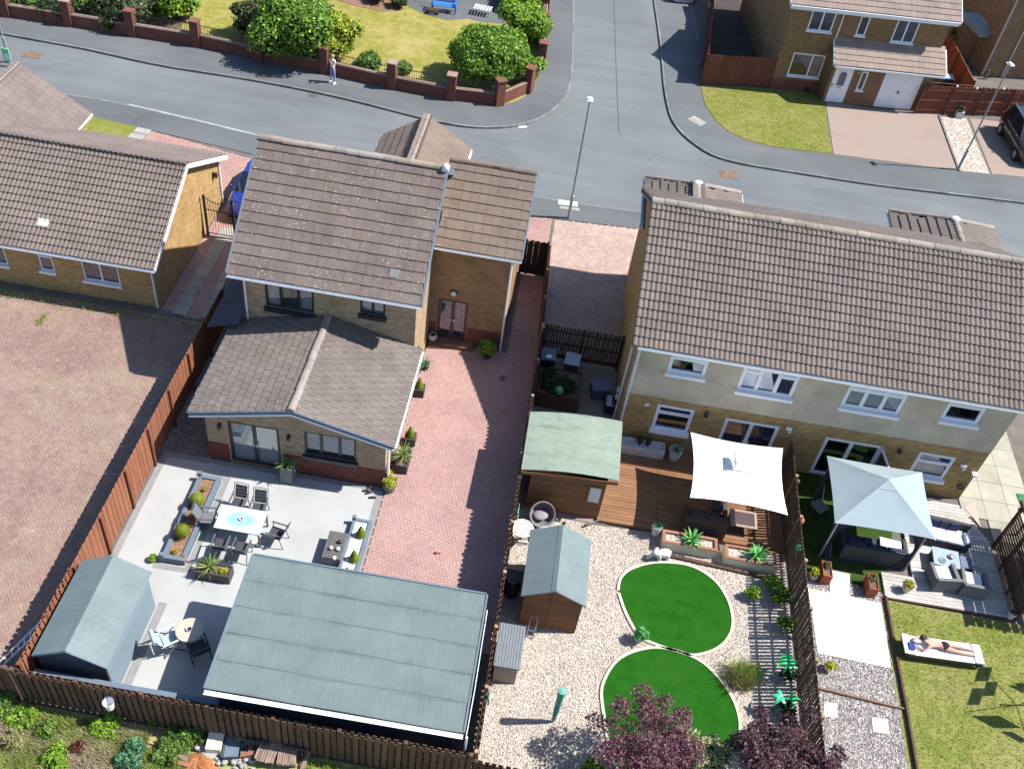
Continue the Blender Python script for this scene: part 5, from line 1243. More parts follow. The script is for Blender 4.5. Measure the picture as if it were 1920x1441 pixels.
for j in range(3):
    xa = rx[0]+(rx[-1]-rx[0])*j/3-(.04 if j else 0); xb = rx[0]+(rx[-1]-rx[0])*(j+1)/3; xs_ = np.linspace(xa,xb,6); mb = MB(); lf = .004*(j%2)
    sk = lambda x_: .07*(1-(x_-.3)/3.3)
    vs = [(x_+.12*0, 21.3+.1*(x_-.3)/3.3, crv(x_)+.05+lf) for x_ in xs_]+[(x_-.0, 24.05+.12*(x_-.3)/3.3, crv(x_)-.0+lf) for x_ in xs_]
    vs += [(x_,y_,z_-.03) for x_,y_,z_ in vs]
    mb._add(vs, [(k,k+1,7+k,6+k) for k in range(5)]+[(12+k,18+k,19+k,13+k) for k in range(5)]+[(k,12+k,13+k,k+1) for k in range(5)]+[(6+k,7+k,19+k,18+k) for k in range(5)]+[(0,6,18,12),(5,17,23,11)])
    obj('felt_strip', mb, mt['felt_green'], su)
obj('fascia', MB().beam((.36,21.28,2.0),(3.6,21.38,2.14),.03,.14), mt['shed_brown'], su); obj('fascia', MB().beam((3.62,21.4,2.13),(3.62,24.15,2.1),.03,.12), mt['concrete'], su)

# ---------------------------------------------------------------- street lamps, signs
def street_lamp(px, py, label, hz, yaw):
    b = P(px, py); t = thing('street_lamp', label, 'street lamp', b, yaw, 'street lamps')
    obj('base', MB().tube([(0,0,0),(0,0,1.3),(0,0,1.32)],[.075,.075,.05],10), mt['metal_grey'], t, local=True, smooth=True)
    obj('pole', MB().tube([(0,0,1.3),(0,0,hz-.08)],[.05,.035],10), mt['metal_grey'], t, local=True, smooth=True)
    h = obj('lamp_head', MB().bx(-.13,.13,-.2,.2,hz-.06,hz+.0).bx(-.08,.08,-.14,.12,hz,hz+.05), mt['dirty_white'], t, local=True, bevel=.01); obj('lens', MB().bx(-.1,.1,-.16,.16,hz-.075,hz-.062), mt['glass'], h, local=True)
    obj('bracket', MB().tube([(0,0,hz-.12),(0,-.1,hz-.05)],.03,6), mt['metal_grey'], t, local=True)
    return t
street_lamp(1066,409,'thin grey street lamp at the centre of the photo beside the white slab cover',6.25,R(5))
street_lamp(1796,318,'leaning-looking street lamp at upper right between the drive and the gravel strip',6.25,R(25))
street_lamp(17,114,'street lamp at the left edge with a green tag on its post',6.25,R(0))
b = P(17,122); sg = thing('green_sign', 'small pale green and white notice fixed low on the left street lamp', 'sign', b)
obj('board', MB().box((b.x,b.y-.0,.55),(.4,.04,.72),R(-8)), M('green_sign_paint',(.2,.62,.3),.06,2,.5,.4), sg); obj('notice', MB().box((b.x+.02,b.y-.028,.45),(.26,.01,.34),R(-8)), mt['white'], sg); obj('stake', MB().beam((b.x,b.y+.04,0),(b.x,b.y+.04,.9),.05,.05), mt['metal_grey'], sg)

# ---------------------------------------------------------------- cars
def car(label, col, loc, rz, L_=4.3, W_=1.8, H_=1.48, suv=False):
    t = thing('parked_car', label, 'car', loc, rz, 'parked cars'); w2 = W_/2
    zb_ = .95 if not suv else 1.08; rg = .2 if not suv else .28
    st = [(-L_/2,.72,zb_-.14),(-L_/2+.18,.88,zb_-.02),(-L_*.25,.98,zb_),(0,1.0,zb_),(L_*.2,1.0,zb_-.01),(L_*.34,.97,zb_-.1),(L_/2-.16,.86,zb_-.22),(L_/2,.66,zb_-.34)]
    vs = []; fs = []
    for y_, k, z_ in st:
        for x_, zz in ((-.9,rg),(-1,.45),(-.99,z_-.12),(-.86,z_),(.86,z_),(.99,z_-.12),(1,.45),(.9,rg)): vs.append((x_*w2*k,y_,zz))
    for i in range(len(st)-1):
        for k in range(8): fs.append((i*8+k, i*8+(k+1)%8, (i+1)*8+(k+1)%8, (i+1)*8+k))
    fs += [tuple(range(8)), tuple(range((len(st)-1)*8+7,(len(st)-1)*8-1,-1))]
    paint = NB(label[:20].replace(' ','_')); paint.b.inputs['Coat Weight'].default_value = .8; paint = paint.done(col, .3, .5)
    obj('body', MB()._add(vs, fs), paint, t, local=True, smooth=45)
    yb0, yb1, yr0, yr1 = -L_/2+.22, L_*.24, -L_*.33 if not suv else -L_*.4, L_*.04
    cb = {}
    for sx in (-1,1):
        cb[sx] = [Vector((sx*w2*.86,yb0,zb_-.03)), Vector((sx*w2*.88,yb1,zb_-.05)), Vector((sx*w2*.66,yr1,H_-.03)), Vector((sx*w2*.66,yr0,H_-.03))]
    gl = mt['car_glass']
    obj('windscreen', MB().slab([cb[-1][1],cb[1][1],cb[1][2],cb[-1][2]],.03), gl, t, local=True); obj('rear_window', MB().slab([cb[1][0],cb[-1][0],cb[-1][3],cb[1][3]],.03), gl, t, local=True)
    for sx in (-1,1):
        q = cb[sx] if sx > 0 else cb[sx][::-1]
        obj('side_window', MB()._add([tuple(v) for v in q]+[tuple(v-Vector((sx*.03,0,0))) for v in q], [(0,1,2,3),(7,6,5,4),(0,4,5,1),(1,5,6,2),(2,6,7,3),(3,7,4,0)]), gl, t, local=True)
        for a_, b_ in ((cb[sx][1],cb[sx][2]),(cb[sx][0],cb[sx][3])): obj('pillar', MB().beam(a_,b_,.06,.06), paint, t, local=True)
        pl = MB(); m1 = (cb[sx][0]+cb[sx][1])/2; m2 = (cb[sx][2]+cb[sx][3])/2; pl.beam(m1+Vector((sx*.012,0,0)),m2+Vector((sx*.012,0,0)),.03,.08)
        obj('pillar', pl, paint, t, local=True)
        obj('mirror', MB().blob((sx*(w2+.1),L_*.18,zb_+.04),(.1,.06,.08),10,6), paint, t, local=True, smooth=True)
        obj('headlight', MB().blob((sx*w2*.66,L_/2-.12,zb_-.3),(.2,.12,.09),10,6), mt['glass_clear'], t, local=True, smooth=True); obj('tail_light', MB().box((sx*w2*.72,-L_/2+.04,zb_-.2),(.26,.1,.2)), mt['red_lens'], t, local=True)
        for yw in (-L_*.3, L_*.31):
            wl_ = obj('wheel', MB().tube([(sx*(w2-.2),yw,.32),(sx*(w2+.005),yw,.32)],.32 if not suv else .36,18), mt['tyre'], t, local=True, smooth=True); obj('rim', MB().tube([(sx*(w2-.02),yw,.32),(sx*(w2+.012),yw,.32)],.21,14), mt['metal_grey'], wl_, local=True)
    obj('roof', MB().slab([tuple(v+Vector((0,0,.035))) for v in (cb[-1][2]*1.0,cb[1][2]*1.0,cb[1][3]*1.0,cb[-1][3]*1.0)],.06), paint, t, local=True, bevel=.03)
    if suv:
        for sx in (-1,1): obj('roof_rail', MB().tube([(sx*w2*.6,yr0+.1,H_+.04),(sx*w2*.6,yr1-.1,H_+.04)],.02,6), mt['metal_grey'], t, local=True)
    obj('bumper', MB().box((0,L_/2-.02,.42),(W_*.7,.12,.18)), mt['tyre'], t, local=True); obj('number_plate', MB().box((0,-L_/2-.01,.62),(.5,.02,.11)), mt['white'], t, local=True)
    return t
mt['car_glass'] = M('car_glass', (.012,.015,.02), .02, 2, .05, .6, bump=0); mt['tyre'] = M('tyre_rubber', (.02,.02,.02), .1, 5, .8, .2); mt['red_lens'] = M('red_lens', (.35,.02,.02), .05, 5, .2, .5, bump=0)
car('dark blue car mostly hidden behind the roof of the middle house', (.012,.025,.16), (-13.45,36.6,-.0), R(178))
car('black off-road car parked at the right edge beside the gravel strip', (.012,.012,.013), (25.95,53.4,0), R(184), 4.5, 1.9, 1.78, True)
car('silver car cut off by the top edge in the side street', (.45,.46,.48), (5.9,67.9,-.1), R(10))
# ---------------------------------------------------------------- plants
def leafcloud(name, blobs, n, size, mat, parent=None, kind=None, inner=.35, flat=.5, up=0.0, asp=.55, jit=.35, lump=1.0):
    """n small leaf faces spread through ellipsoids (centre, radii); mostly near the surface, facing outwards"""
    B = [(np.array(c, float), np.array(r, float) if hasattr(r, '__len__') else np.full(3, float(r))) for c, r in blobs]
    wts = np.array([r[0]*r[1]+r[1]*r[2]+r[0]*r[2] for _, r in B]); cnt = np.maximum(1, (n*wts/wts.sum()).astype(int))
    Vs = []
    for (c, r), k in zip(B, cnt):
        d = RNG.normal(size=(k,3)); d /= np.linalg.norm(d, axis=1)[:,None]
        d[:,2] = np.where(d[:,2] < -.55, -d[:,2], d[:,2])
        rad = np.maximum(inner, 1-np.abs(RNG.normal(0,.22,k)))
        lmp = 1+lump*(.14*np.sin(d[:,0]*7+c[0]*3)*np.sin(d[:,1]*6+c[1])+.1*np.sin(d[:,2]*9+d[:,0]*5))
        p = c + d*r*(rad*lmp)[:,None]
        # drop leaves buried in other blobs
        nn = d/r; nn /= np.linalg.norm(nn, axis=1)[:,None]; nn = nn*flat + RNG.normal(0,jit,(k,3)); nn[:,2] += up
        nn /= np.linalg.norm(nn, axis=1)[:,None]
        t = np.cross(nn, RNG.normal(size=(k,3))); t /= np.linalg.norm(t, axis=1)[:,None]+1e-9; b = np.cross(nn, t)
        s = size*RNG.uniform(.6,1.35,k)[:,None]
        q = np.stack([p-t*s, p+b*s*asp+nn*s*.12, p+t*s, p-b*s*asp+nn*s*.12], 1); Vs.append(q.reshape(-1,3))
    V = np.concatenate(Vs); F = np.arange(len(V)).reshape(-1,4)
    return mass(name, V, F, mat, parent, kind)
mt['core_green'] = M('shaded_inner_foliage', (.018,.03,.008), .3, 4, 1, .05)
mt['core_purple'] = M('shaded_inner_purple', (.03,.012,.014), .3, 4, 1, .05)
mt['barkwood'] = M('tree_bark', (.10,.07,.05), .3, 6, .95, .1, fine=.25, bump=.5)
LF = dict(box=((.15,.2,.015),(.22,.28,.02),(.3,.36,.03)), laurel=((.035,.09,.012),(.085,.19,.022),(.18,.31,.035)), bright=((.085,.18,.016),(.18,.32,.026),(.31,.45,.05)),
          yellow=((.20,.22,.02),(.36,.36,.03),(.5,.46,.06)), olive=((.03,.045,.014),(.07,.085,.03),(.12,.13,.05)), purple=((.10,.03,.045),(.20,.075,.105),(.34,.17,.19)),
          purple_dark=((.06,.026,.034),(.125,.062,.075),(.22,.13,.14)), variegated=((.2,.26,.08),(.38,.42,.19),(.56,.57,.34)), fern=((.04,.2,.04),(.09,.36,.08),(.2,.5,.16)),
          spike=((.07,.14,.025),(.14,.23,.05),(.28,.36,.12)), shade=((.02,.035,.012),(.04,.07,.02),(.07,.11,.03)), straw2=((.2,.17,.08),(.3,.27,.11),(.36,.34,.18)), weed=((.05,.12,.02),(.10,.19,.03),(.2,.28,.06)), teal=((.045,.13,.065),(.08,.21,.1),(.15,.3,.16)), redleaf=((.06,.02,.015),(.10,.03,.02),(.16,.06,.03)))
for k_, v_ in LF.items(): mt['leaf_'+k_] = m_leaf('leaf_'+k_, *v_, rough=.5, trans=.3)
def plant(name, label, cat, pos, blobs, n, size, leaf, trunk=None, core=True, group=None, coremat='core_green', **k):
    """blobs are relative to pos"""
    pos = Vector(pos); t = thing(name, label, cat, pos, 0, group)
    ab = [((pos.x+c[0],pos.y+c[1],pos.z+c[2]), r) for c, r in blobs]
    lf = leaf if isinstance(leaf, (list,tuple)) else [(leaf, 1)]
    for l_, fr in lf: leafcloud('foliage', ab, int(n*fr), size, mt['leaf_'+l_], t, **k)
    if core:
        m_ = MB()
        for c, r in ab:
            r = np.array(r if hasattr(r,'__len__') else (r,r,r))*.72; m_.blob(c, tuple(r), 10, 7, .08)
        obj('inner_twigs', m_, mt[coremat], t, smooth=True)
    if trunk:
        m_ = MB()
        for pts, rr in trunk: m_.tube([pos+Vector(p) for p in pts], rr, 7)
        obj('trunk', m_, mt['barkwood'], t, smooth=True)
    return t
def leaf_blade(L_, wd, bend=.35, seg=4):
    vs = []; 
    for i in range(seg+1):
        s = i/seg; w_ = wd*(math.sin(PI*min(1,.25+s*.75)))*(1 if i < seg else .08)
        z = L_*(s-.35*bend*s*s); y = L_*bend*s*s*1.1
        vs += [(-w_/2,y,z+.0),(0,y-.012,z),(w_/2,y,z)]
    fs = []
    for i in range(seg): fs += [(i*3,i*3+1,i*3+4,i*3+3),(i*3+1,i*3+2,i*3+5,i*3+4)]
    return MB()._add(vs, fs)
def spiky(t, c, n, L_, wd, leaf, spread=1.0, bend=.5):
    c = Vector(c); me = mesh('leaf', leaf_blade(L_, wd, bend), mt['leaf_'+leaf], None, True)
    for i in range(n):
        a = i*2.4+random.uniform(-.3,.3); tilt = spread*(.12+.85*(i/n))+random.uniform(-.08,.08); s = random.uniform(.75,1.1)
        place('leaf', me, t, Matrix.Translation(c) @ Matrix.Rotation(a,4,'Z') @ Matrix.Rotation(-tilt,4,'X') @ Matrix.Scale(s,4))
mt['planter_dark'] = M('dark_planter', (.045,.042,.045), .1, 5, .6, .4)
mt['planter_grey'] = M('grey_planter', (.15,.165,.18), .1, 5, .6, .4)
mt['terracotta'] = M('terracotta', (.33,.12,.06), .15, 5, .8, .2)
mt['stone_pale'] = M('pale_stone', (.52,.5,.47), .12, 5, .8, .2)
mt['pebble_white'] = m_gravel('white_pebbles', [(0,(.4,.4,.4)),(.4,(.62,.63,.63)),(1,(.75,.76,.76))], 22)
def box_planter(name, label, x0, x1, y0, y1, h, mat, fill='soil', z0=0, wall=.05, rim=None, cat='planter', group=None, low=.05, frame=False):
    t = thing(name, label, cat, ((x0+x1)/2,(y0+y1)/2,z0), 0, group)
    for nm, a in (('side_panel',(x0,x1,y0,y0+wall)),('side_panel',(x0,x1,y1-wall,y1)),('side_panel',(x0,x0+wall,y0+wall,y1-wall)),('side_panel',(x1-wall,x1,y0+wall,y1-wall))):
        obj(nm, MB().bx(a[0],a[1],a[2],a[3],z0,z0+h), mt[mat], t)
    if rim:
        r_, rm = rim
        for a in ((x0-.01,x1+.01,y0-.01,y0+r_),(x0-.01,x1+.01,y1-r_,y1+.01),(x0-.01,x0+r_,y0+r_,y1-r_),(x1-r_,x1+.01,y0+r_,y1-r_)): obj('rim', MB().bx(*a,z0+h+.001,z0+h+.035), mt[rm], t)
    obj('fill', MB().bx(x0+wall,x1-wall,y0+wall,y1-wall,z0+.01,z0+h-low), mt[fill], t)
    return t
def round_pot(t, c, r, h, mat, fill='soil'):
    c = Vector(c); obj('pot', MB().lathe([(r*.7,0),(r*.95,h*.7),(r,h),(r*.9,h),(r*.85,h*.9)],c,16,cap=False).lathe([(0.01,h*.88),(r*.86,h*.88)],c,16,cap=False).lathe([(.01,.005),(r*.7,.005)],c,16,cap=False), mat if not isinstance(mat,str) else mt[mat], t, smooth=True)
def potted(name, label, pos, r, h, pot, blobs=None, n=600, size=.035, leaf='bright', spikes=None, cat='plant', group=None):
    pos = Vector(pos); t = thing(name, label, cat, pos, 0, group); round_pot(t, pos, r, h, pot)
    if blobs: leafcloud('foliage', [((pos.x+c[0],pos.y+c[1],pos.z+c[2]),r_) for c, r_ in blobs], n, size, mt['leaf_'+leaf], t, inner=.1)
    if spikes: spiky(t, pos+Vector((0,0,h*.85)), *spikes)
    return t

# ---------------------------------------------------------------- patio of the middle house
pl = thing('raised_planter', 'long blue-grey raised planter with bark and box balls on the patio', 'planter', (-10.02,18.6,0))
x0, x1, y0, y1 = -10.4, -9.65, 16.85, 20.32
for a in ((x0,x0+.14,y0+.14,y1-.14),(x1-.14,x1,y0+.14,y1-.14),(x0,x1,y0,y0+.14),(x0,x1,y1-.14,y1)): obj('sleeper', MB().bx(*a,0,.27), mt['bluegrey'], pl, bevel=.008)
for a in ((x0,y1),(x0,y0)): obj('corner_post', MB().box((a[0]+.04,a[1]-.04 if a[1] > 18 else a[1]+.04,.2),(.13,.13,.42)), mt['bluegrey'], pl)
obj('fill', MB().bx(x0+.14,x1-.14,y0+.14,y1-.14,.01,.2), mt['bark'], pl)
for (px, py, lb) in ((369,938,'clipped lime green box ball in the long planter, nearer the house'),(342,996,'clipped lime green box ball in the long planter, nearer the blue shed')):
    p = P(px,py,.42); p.z = .2; plant('box_ball', lb, 'plant', p, [((0,0,.26),.25)], 5200, .014, 'box', group='box balls', inner=.93, flat=1.2, jit=.25, coremat='leaf_box', lump=.1)
for i, (px, py, lb) in enumerate(((383,918,'small yellow tuft at the house end of the long planter'),(361,967,'small yellow tuft between the two box balls'),(328,1034,'small yellow tuft at the shed end of the long planter'))):
    p = P(px,py,.25); p.z = .2; plant('yellow_tuft', lb, 'plant', p, [((0,0,.07),.08)], 110, .03, 'yellow', core=False, inner=.1)
p = P(413,890,.25)
pr_ = thing('raised_planter', 'blue-grey raised planter with white pebbles and three green cones beside the drive', 'planter', (-4.55,18.5,0))
x0, x1, y0, y1 = -4.9, -4.27, 17.2, 19.62
for a in ((x0,x0+.1,y0+.1,y1-.1),(x1-.1,x1,y0+.1,y1-.1),(x0,x1,y0,y0+.1),(x0,x1,y1-.1,y1)): obj('sleeper', MB().bx(*a,0,.25), mt['bluegrey'], pr_, bevel=.008)
obj('corner_post', MB().box((x0+.04,y1-.04,.19),(.12,.12,.38)), mt['bluegrey'], pr_)
obj('fill', MB().bx(x0+.1,x1-.1,y0+.1,y1-.1,.01,.2), mt['pebble_white'], pr_)
def cone_plant(pos, r, h, label, leaf='box'):
    pos = Vector(pos); t = thing('cone_topiary', label, 'plant', pos, 0, 'green cone topiaries')
    k = 3200; s = RNG.uniform(0,1,k)**.8; a = RNG.uniform(0,2*PI,k); rr = r*np.clip((1-s)**.75,.05,1)*RNG.uniform(.85,1.05,k)
    pp = np.stack([pos.x+rr*np.cos(a), pos.y+rr*np.sin(a), pos.z+.03+h*s], 1); nn = np.stack([np.cos(a),np.sin(a),np.full(k,.45)],1)+RNG.normal(0,.4,(k,3)); nn /= np.linalg.norm(nn,axis=1)[:,None]
    tt = np.cross(nn, RNG.normal(size=(k,3))); tt /= np.linalg.norm(tt,axis=1)[:,None]; bb = np.cross(nn,tt); q = .016
    V = np.stack([pp-tt*q,pp+bb*q*.6,pp+tt*q,pp-bb*q*.6],1).reshape(-1,3); mass('foliage', V, np.arange(len(V)).reshape(-1,4), mt['leaf_'+leaf], t, None)
    obj('inner_twigs', MB().lathe([(r*.8,.02),(r*.72,h*.3),(r*.4,h*.7),(.02,h*.96)],pos,10), mt['leaf_box'], t, smooth=True); return t
for (px, py, lb) in ((677,1003,'green cone topiary in the pebble planter, furthest from the garage'),(664,1048,'green cone topiary in the middle of the pebble planter'),(651,1080,'green cone topiary in the pebble planter, half hidden by the garage roof')):
    p = P(px,py,.22); p.z = .2; cone_plant(p, .17, .48, lb)
# slatted low table with lanterns
mt['rattan_slat'] = M('grey_brown_slat', (.10,.095,.09), .15, 4, .8, .2, fine=.1)
bt = thing('slatted_table', 'low grey slatted wooden box table beside the pebble planter', 'table', (-5.15,18.3,0))
for k in range(6): obj('slat', MB().bx(-5.48+.103*k,-5.385+.103*k,17.75,18.8,.42,.45), mt['rattan_slat'], bt)
for (a, b) in ((-5.46,17.78),(-4.9,17.78),(-5.46,18.75),(-4.9,18.75)): obj('leg', MB().box((a,b,.21),(.06,.06,.42)), mt['planter_grey'], bt)
obj('side_panel', MB().bx(-5.46,-4.88,17.77,17.79,.06,.42), mt['planter_grey'], bt); obj('side_panel', MB().bx(-4.89,-4.87,17.8,18.76,.06,.42), mt['planter_grey'], bt); obj('side_panel', MB().bx(-5.47,-5.45,17.8,18.76,.06,.42), mt['planter_grey'], bt)
for (px, py, lb) in ((621,1027,'white lantern on the grey slatted table, left of the middle pair'),(634,1029,'white lantern on the grey slatted table, right of the middle pair'),(627,1046,'white lantern on the grey slatted table, nearest the garage'),(637,1015,'dark lantern on the grey slatted table, nearest the house')):
    p = P(px,py,.5); p.z = .45; t = thing('lantern', lb, 'lantern', p, 0, 'lanterns on the slatted table'); dk_ = 'dark' in lb
    obj('body', MB().lathe([(.05,0),(.06,.03),(.06,.1),(.02,.13)],p,10), mt['metal_black' if dk_ else 'white'], t, smooth=True); obj('base', MB().lathe([(.07,0),(.07,.012)],p,10), mt['metal_black'], t)
# dining set
mt['chair_metal'] = M('grey_metal_frame', (.10,.105,.115), .06, 4, .45, .5, .2, fine=.03, bump=0); mt['sling'] = M('grey_sling', (.13,.135,.14), .08, 4, .8, .3, fine=.1, fscale=120); mt['sling_dark'] = M('charcoal_sling', (.045,.047,.055), .08, 4, .8, .3, fine=.1, fscale=120)
def glass_top():
    n = NB('frosted_patterned_glass'); d = n.vor(9,'Distance'); w_ = n.noise(5,4)
    s = n.n('ShaderNodeTexCoord'); v = n.n('ShaderNodeVectorMath',operation='LENGTH'); mp = n.n('ShaderNodeMapping'); n.l(s.outputs['Object'], mp.inputs[0]); mp.inputs['Scale'].default_value = (1.0,1.7,0); n.l(mp.outputs[0], v.inputs[0])
    inner = n.rng(n.math('ADD', v.outputs['Value'], n.math('MULTIPLY', n.noise(9,4), .35)), .55, .72, 1, 0); sw = n.rng(n.math('ADD', n.math('MULTIPLY', d, 1.4), w_), .6, .85, 0, 1)
    col = n.mix(n.math('MULTIPLY', inner, n.math('MULTIPLY', sw, .8)), (.40,.52,.50), (.17,.36,.36)); return n.done(col, .12, .5)
tb = thing('dining_table', 'rectangular patio table with a pale turquoise patterned glass top', 'table', (-8.3,18.43,0))
obj('table_top', MB().bx(-.745,.745,-.475,.475,.725,.742), glass_top(), tb, local=True, bevel=.005)
for sx in (-1,1):
    obj('top_rail', MB().box((sx*.71,0,.71),(.05,.9,.03)), mt['chair_metal'], tb, local=True)
    for sy in (-1,1): obj('leg', MB().box((sx*.7,sy*.42,.35),(.05,.05,.7)), mt['chair_metal'], tb, local=True)
for sy in (-1,1): obj('top_rail', MB().box((0,sy*.45,.71),(1.38,.04,.03)), mt['chair_metal'], tb, local=True)
bw_ = thing('bowl', 'small dark and white bowl in the middle of the glass table', 'bowl', (-8.28,18.45,.742)); obj('dish', MB().lathe([(.02,0),(.07,.03),(.09,.06),(.075,.055),(.02,.02)],(-8.28,18.45,.742),12,cap=False), mt['white'], bw_, smooth=True); obj('candle', MB().lathe([(.04,.01),(.04,.05)],(-8.28,18.45,.742),10), mt['metal_black'], bw_)
def make_chair(label, pos, rz, sling='sling_dark', bars=True):
    t = thing('patio_chair', label, 'chair', pos, rz, 'chairs round the glass table')      # faces +y
    obj('seat', MB().slab([(-.22,-.2,.43),(.22,-.2,.43),(.22,.24,.45),(-.22,.24,.45)],.02), mt[sling], t, local=True)
    bk = MB()
    for k in range(4): z0 = .47+k*.115; y0 = -.21-.045*k; bk.slab([(-.2,y0-.045,z0+.105),(-.2,y0,z0),(.2,y0,z0),(.2,y0-.045,z0+.105)],.015)
    if bars: 
        for k in range(4):
            z0 = .47+k*.115; y0 = -.21-.045*k; obj('back_slat', MB().slab([(-.2,y0-.042,z0+.1),(-.2,y0,z0),(.2,y0,z0),(.2,y0-.042,z0+.1)],.015), mt[sling], t, local=True)
    else: obj('backrest', bk, mt[sling], t, local=True)
    obj('top_bar', MB().tube([(-.23,-.41,.95),(0,-.43,.965),(.23,-.41,.95)],.016,6), mt['chair_metal'], t, local=True)
    for sx in (-.24,.24):
        obj('rear_leg', MB().tube([(sx,-.41,.96),(sx,-.2,.44),(sx,-.3,0)],.016,6), mt['chair_metal'], t, local=True); obj('front_leg', MB().tube([(sx,.24,0),(sx,.22,.64)],.016,6), mt['chair_metal'], t, local=True)
        obj('armrest', MB().box((sx,-.02,.65),(.05,.54,.022)), mt['chair_metal'], t, local=True)
    return t
c0 = make_chair('dark slatted patio chair behind the glass table, left one on the house side', (-8.68,19.28,0), PI-.04)
def cchair(lb, pos, rz): return copy_tree(c0, pos, rz, lb)
cchair('dark slatted patio chair behind the glass table, right one on the house side', (-7.98,19.22,0), PI+.05); cchair('dark patio chair in front of the glass table, left one on the garage side', (-8.68,17.55,0), .06); cchair('dark patio chair in front of the glass table, right one on the garage side', (-8.02,17.55,0), -.02)
cchair('patio chair at the right end of the glass table towards the pebble planter', (-7.12,18.35,0), PI/2-.15)
make_chair('pale-backed patio chair at the left end of the glass table by the long planter', (-9.45,18.5,0), -PI/2+.1, 'sling', False)
# tall planter, trough, small pots
tp = box_planter('tall_planter', 'tall square grey planter with a spiky yucca in front of the house window', -7.72,-7.3,20.72,21.12,.78,'planter_grey'); spiky(tp, (-7.51,20.92,.75), 22, .5, .05, 'spike', 1.2)
tr_ = box_planter('trough_planter', 'dark trough with a yucca and yellow flowers beside the garage roof', -9.18,-8.08,16.46,16.9,.4,'planter_dark','soil'); spiky(tr_, (-8.75,16.7,.36), 26, .55, .05, 'spike', 1.25); leafcloud('flowers', [((-8.28,16.66,.42),(.14,.12,.08))], 150, .03, mt['leaf_yellow'], tr_, inner=.1)
potted('pot_plant', 'small lime green pot plant at the end of the long planter', P(288,1050), .14, .18, M('lime_pot',(.2,.32,.06),.1,5,.4,.5), [((0,0,.2),(.12,.12,.05))], 160, .03, 'bright')
g_ = thing('garden_ornament', 'small red and white gnome-like ornament at the planter corner', 'ornament', P(348,1052)); b = P(348,1052); obj('body', MB().lathe([(.07,0),(.08,.08),(.05,.16)],b,10), mt['terracotta'], g_, smooth=True); obj('head', MB().blob(b+Vector((0,0,.2)),.05,10,7), mt['white'], g_, smooth=True); obj('hat', MB().lathe([(.055,.22),(.01,.34)],b,10), mt['terracotta'], g_)
# bistro set
bp = P(355,1180,.72); bp.z = 0
bs = thing('bistro_table', 'round beige bistro table between the blue shed and the garage', 'table', bp)
obj('table_top', MB().lathe([(.39,.7),(.4,.71),(.4,.725),(.39,.735)],bp,28), M('beige_table_top',(.40,.36,.29),.1,6,.6,.3,fine=.15,fscale=14,stretch=(.3,3,1)), bs, smooth=True)
for k in range(3): a = k*2.1+.5; obj('leg', MB().tube([bp+Vector((.1*math.cos(a),.1*math.sin(a),.7)), bp+Vector((.32*math.cos(a),.32*math.sin(a),0))],.018,6), mt['metal_black'], bs)
bb = thing('bowl', 'small dark bowl with white rim on the round bistro table', 'bowl', bp+Vector((0,0,.735))); obj('dish', MB().lathe([(.03,0),(.08,.04),(.09,.07),(.07,.05)],bp+Vector((0,0,.735)),12,cap=False), mt['white'], bb, smooth=True); obj('contents', MB().lathe([(.05,.01),(.06,.045)],bp+Vector((0,0,.735)),10), mt['metal_black'], bb)
mt['cushion_blue'] = M('pale_blue_cushion', (.30,.36,.41), .06, 3, .85, .2)
def bistro(label, pos, rz, cush):
    t = thing('bistro_chair', label, 'chair', pos, rz, 'bistro chairs')
    obj('seat', MB().slab([(-.23,-.22,.44),(.23,-.22,.44),(.23,.24,.46),(-.23,.24,.46)],.06), mt[cush], t, local=True, bevel=.02); obj('backrest', MB().slab([(-.22,-.42,.95),(-.22,-.24,.48),(.22,-.24,.48),(.22,-.42,.95)],.05), mt[cush], t, local=True, bevel=.015)
    obj('head_cushion', MB().tube([(-.24,-.44,.92),(.24,-.44,.92)],.065,10), mt[cush], t, local=True, smooth=True)
    for sx in (-.27,.27):
        obj('rear_leg', MB().tube([(sx,-.3,.02),(sx,.2,.62)],.018,6), mt['metal_grey' if cush == 'cushion_blue' else 'metal_black'], t, local=True); obj('front_leg', MB().tube([(sx,.3,.02),(sx,-.35,.75)],.018,6), mt['metal_black'], t, local=True)
        obj('armrest', MB().box((sx,-.02,.66),(.05,.58,.025),0,0,0,.1), mt['dirty_white' if cush == 'cushion_blue' else 'metal_black'], t, local=True)
    return t
bistro('reclining patio chair with a pale blue cushion beside the blue shed', (-9.0,14.05,0), R(-52), 'cushion_blue'); bistro('dark patio chair in the shade of the garage next to the round table', (-8.12,13.95,0), R(38), 'sling_dark')
# pots along the side wall
for (px, py, lb) in ((784,744,'dark square pot with a green cone by the extension wall, furthest from the camera'),(767,836,'dark square pot with a green cone by the extension wall, next to the yucca trough')):
    b = P(px,py); t = box_planter('square_pot', lb, b.x-.2,b.x+.2,b.y-.02,b.y+.38,.38,'planter_dark', group='square pots by the wall'); p = Vector((b.x,b.y+.18,.33)); cone_plant(p, .16, .5, lb.replace('dark square pot with a green cone by the extension wall','green cone topiary in the square wall pot'))
tt_ = box_planter('trough_planter', 'dark trough with a yellow-green yucca at the corner of the extension', -3.98,-3.58,22.0,22.9,.42,'planter_dark'); spiky(tt_, (-3.82,22.5,.4), 24, .62, .06, 'spike', 1.2)
p = P(730,918); potted('pot_plant', 'round grey pot of bright yellow-green leaves at the extension corner', p, .25, .36, 'planter_grey', [((0,0,.42),(.26,.26,.17)),((-.1,.25,.55),(.15,.12,.15))], 700, .045, 'yellow')
potted('pot_plant', 'blue-green spiky plant in a pot under the downpipe of the main house', P(797,690), .17, .25, 'planter_dark', None, spikes=(22,.42,.05,'teal',1.2))
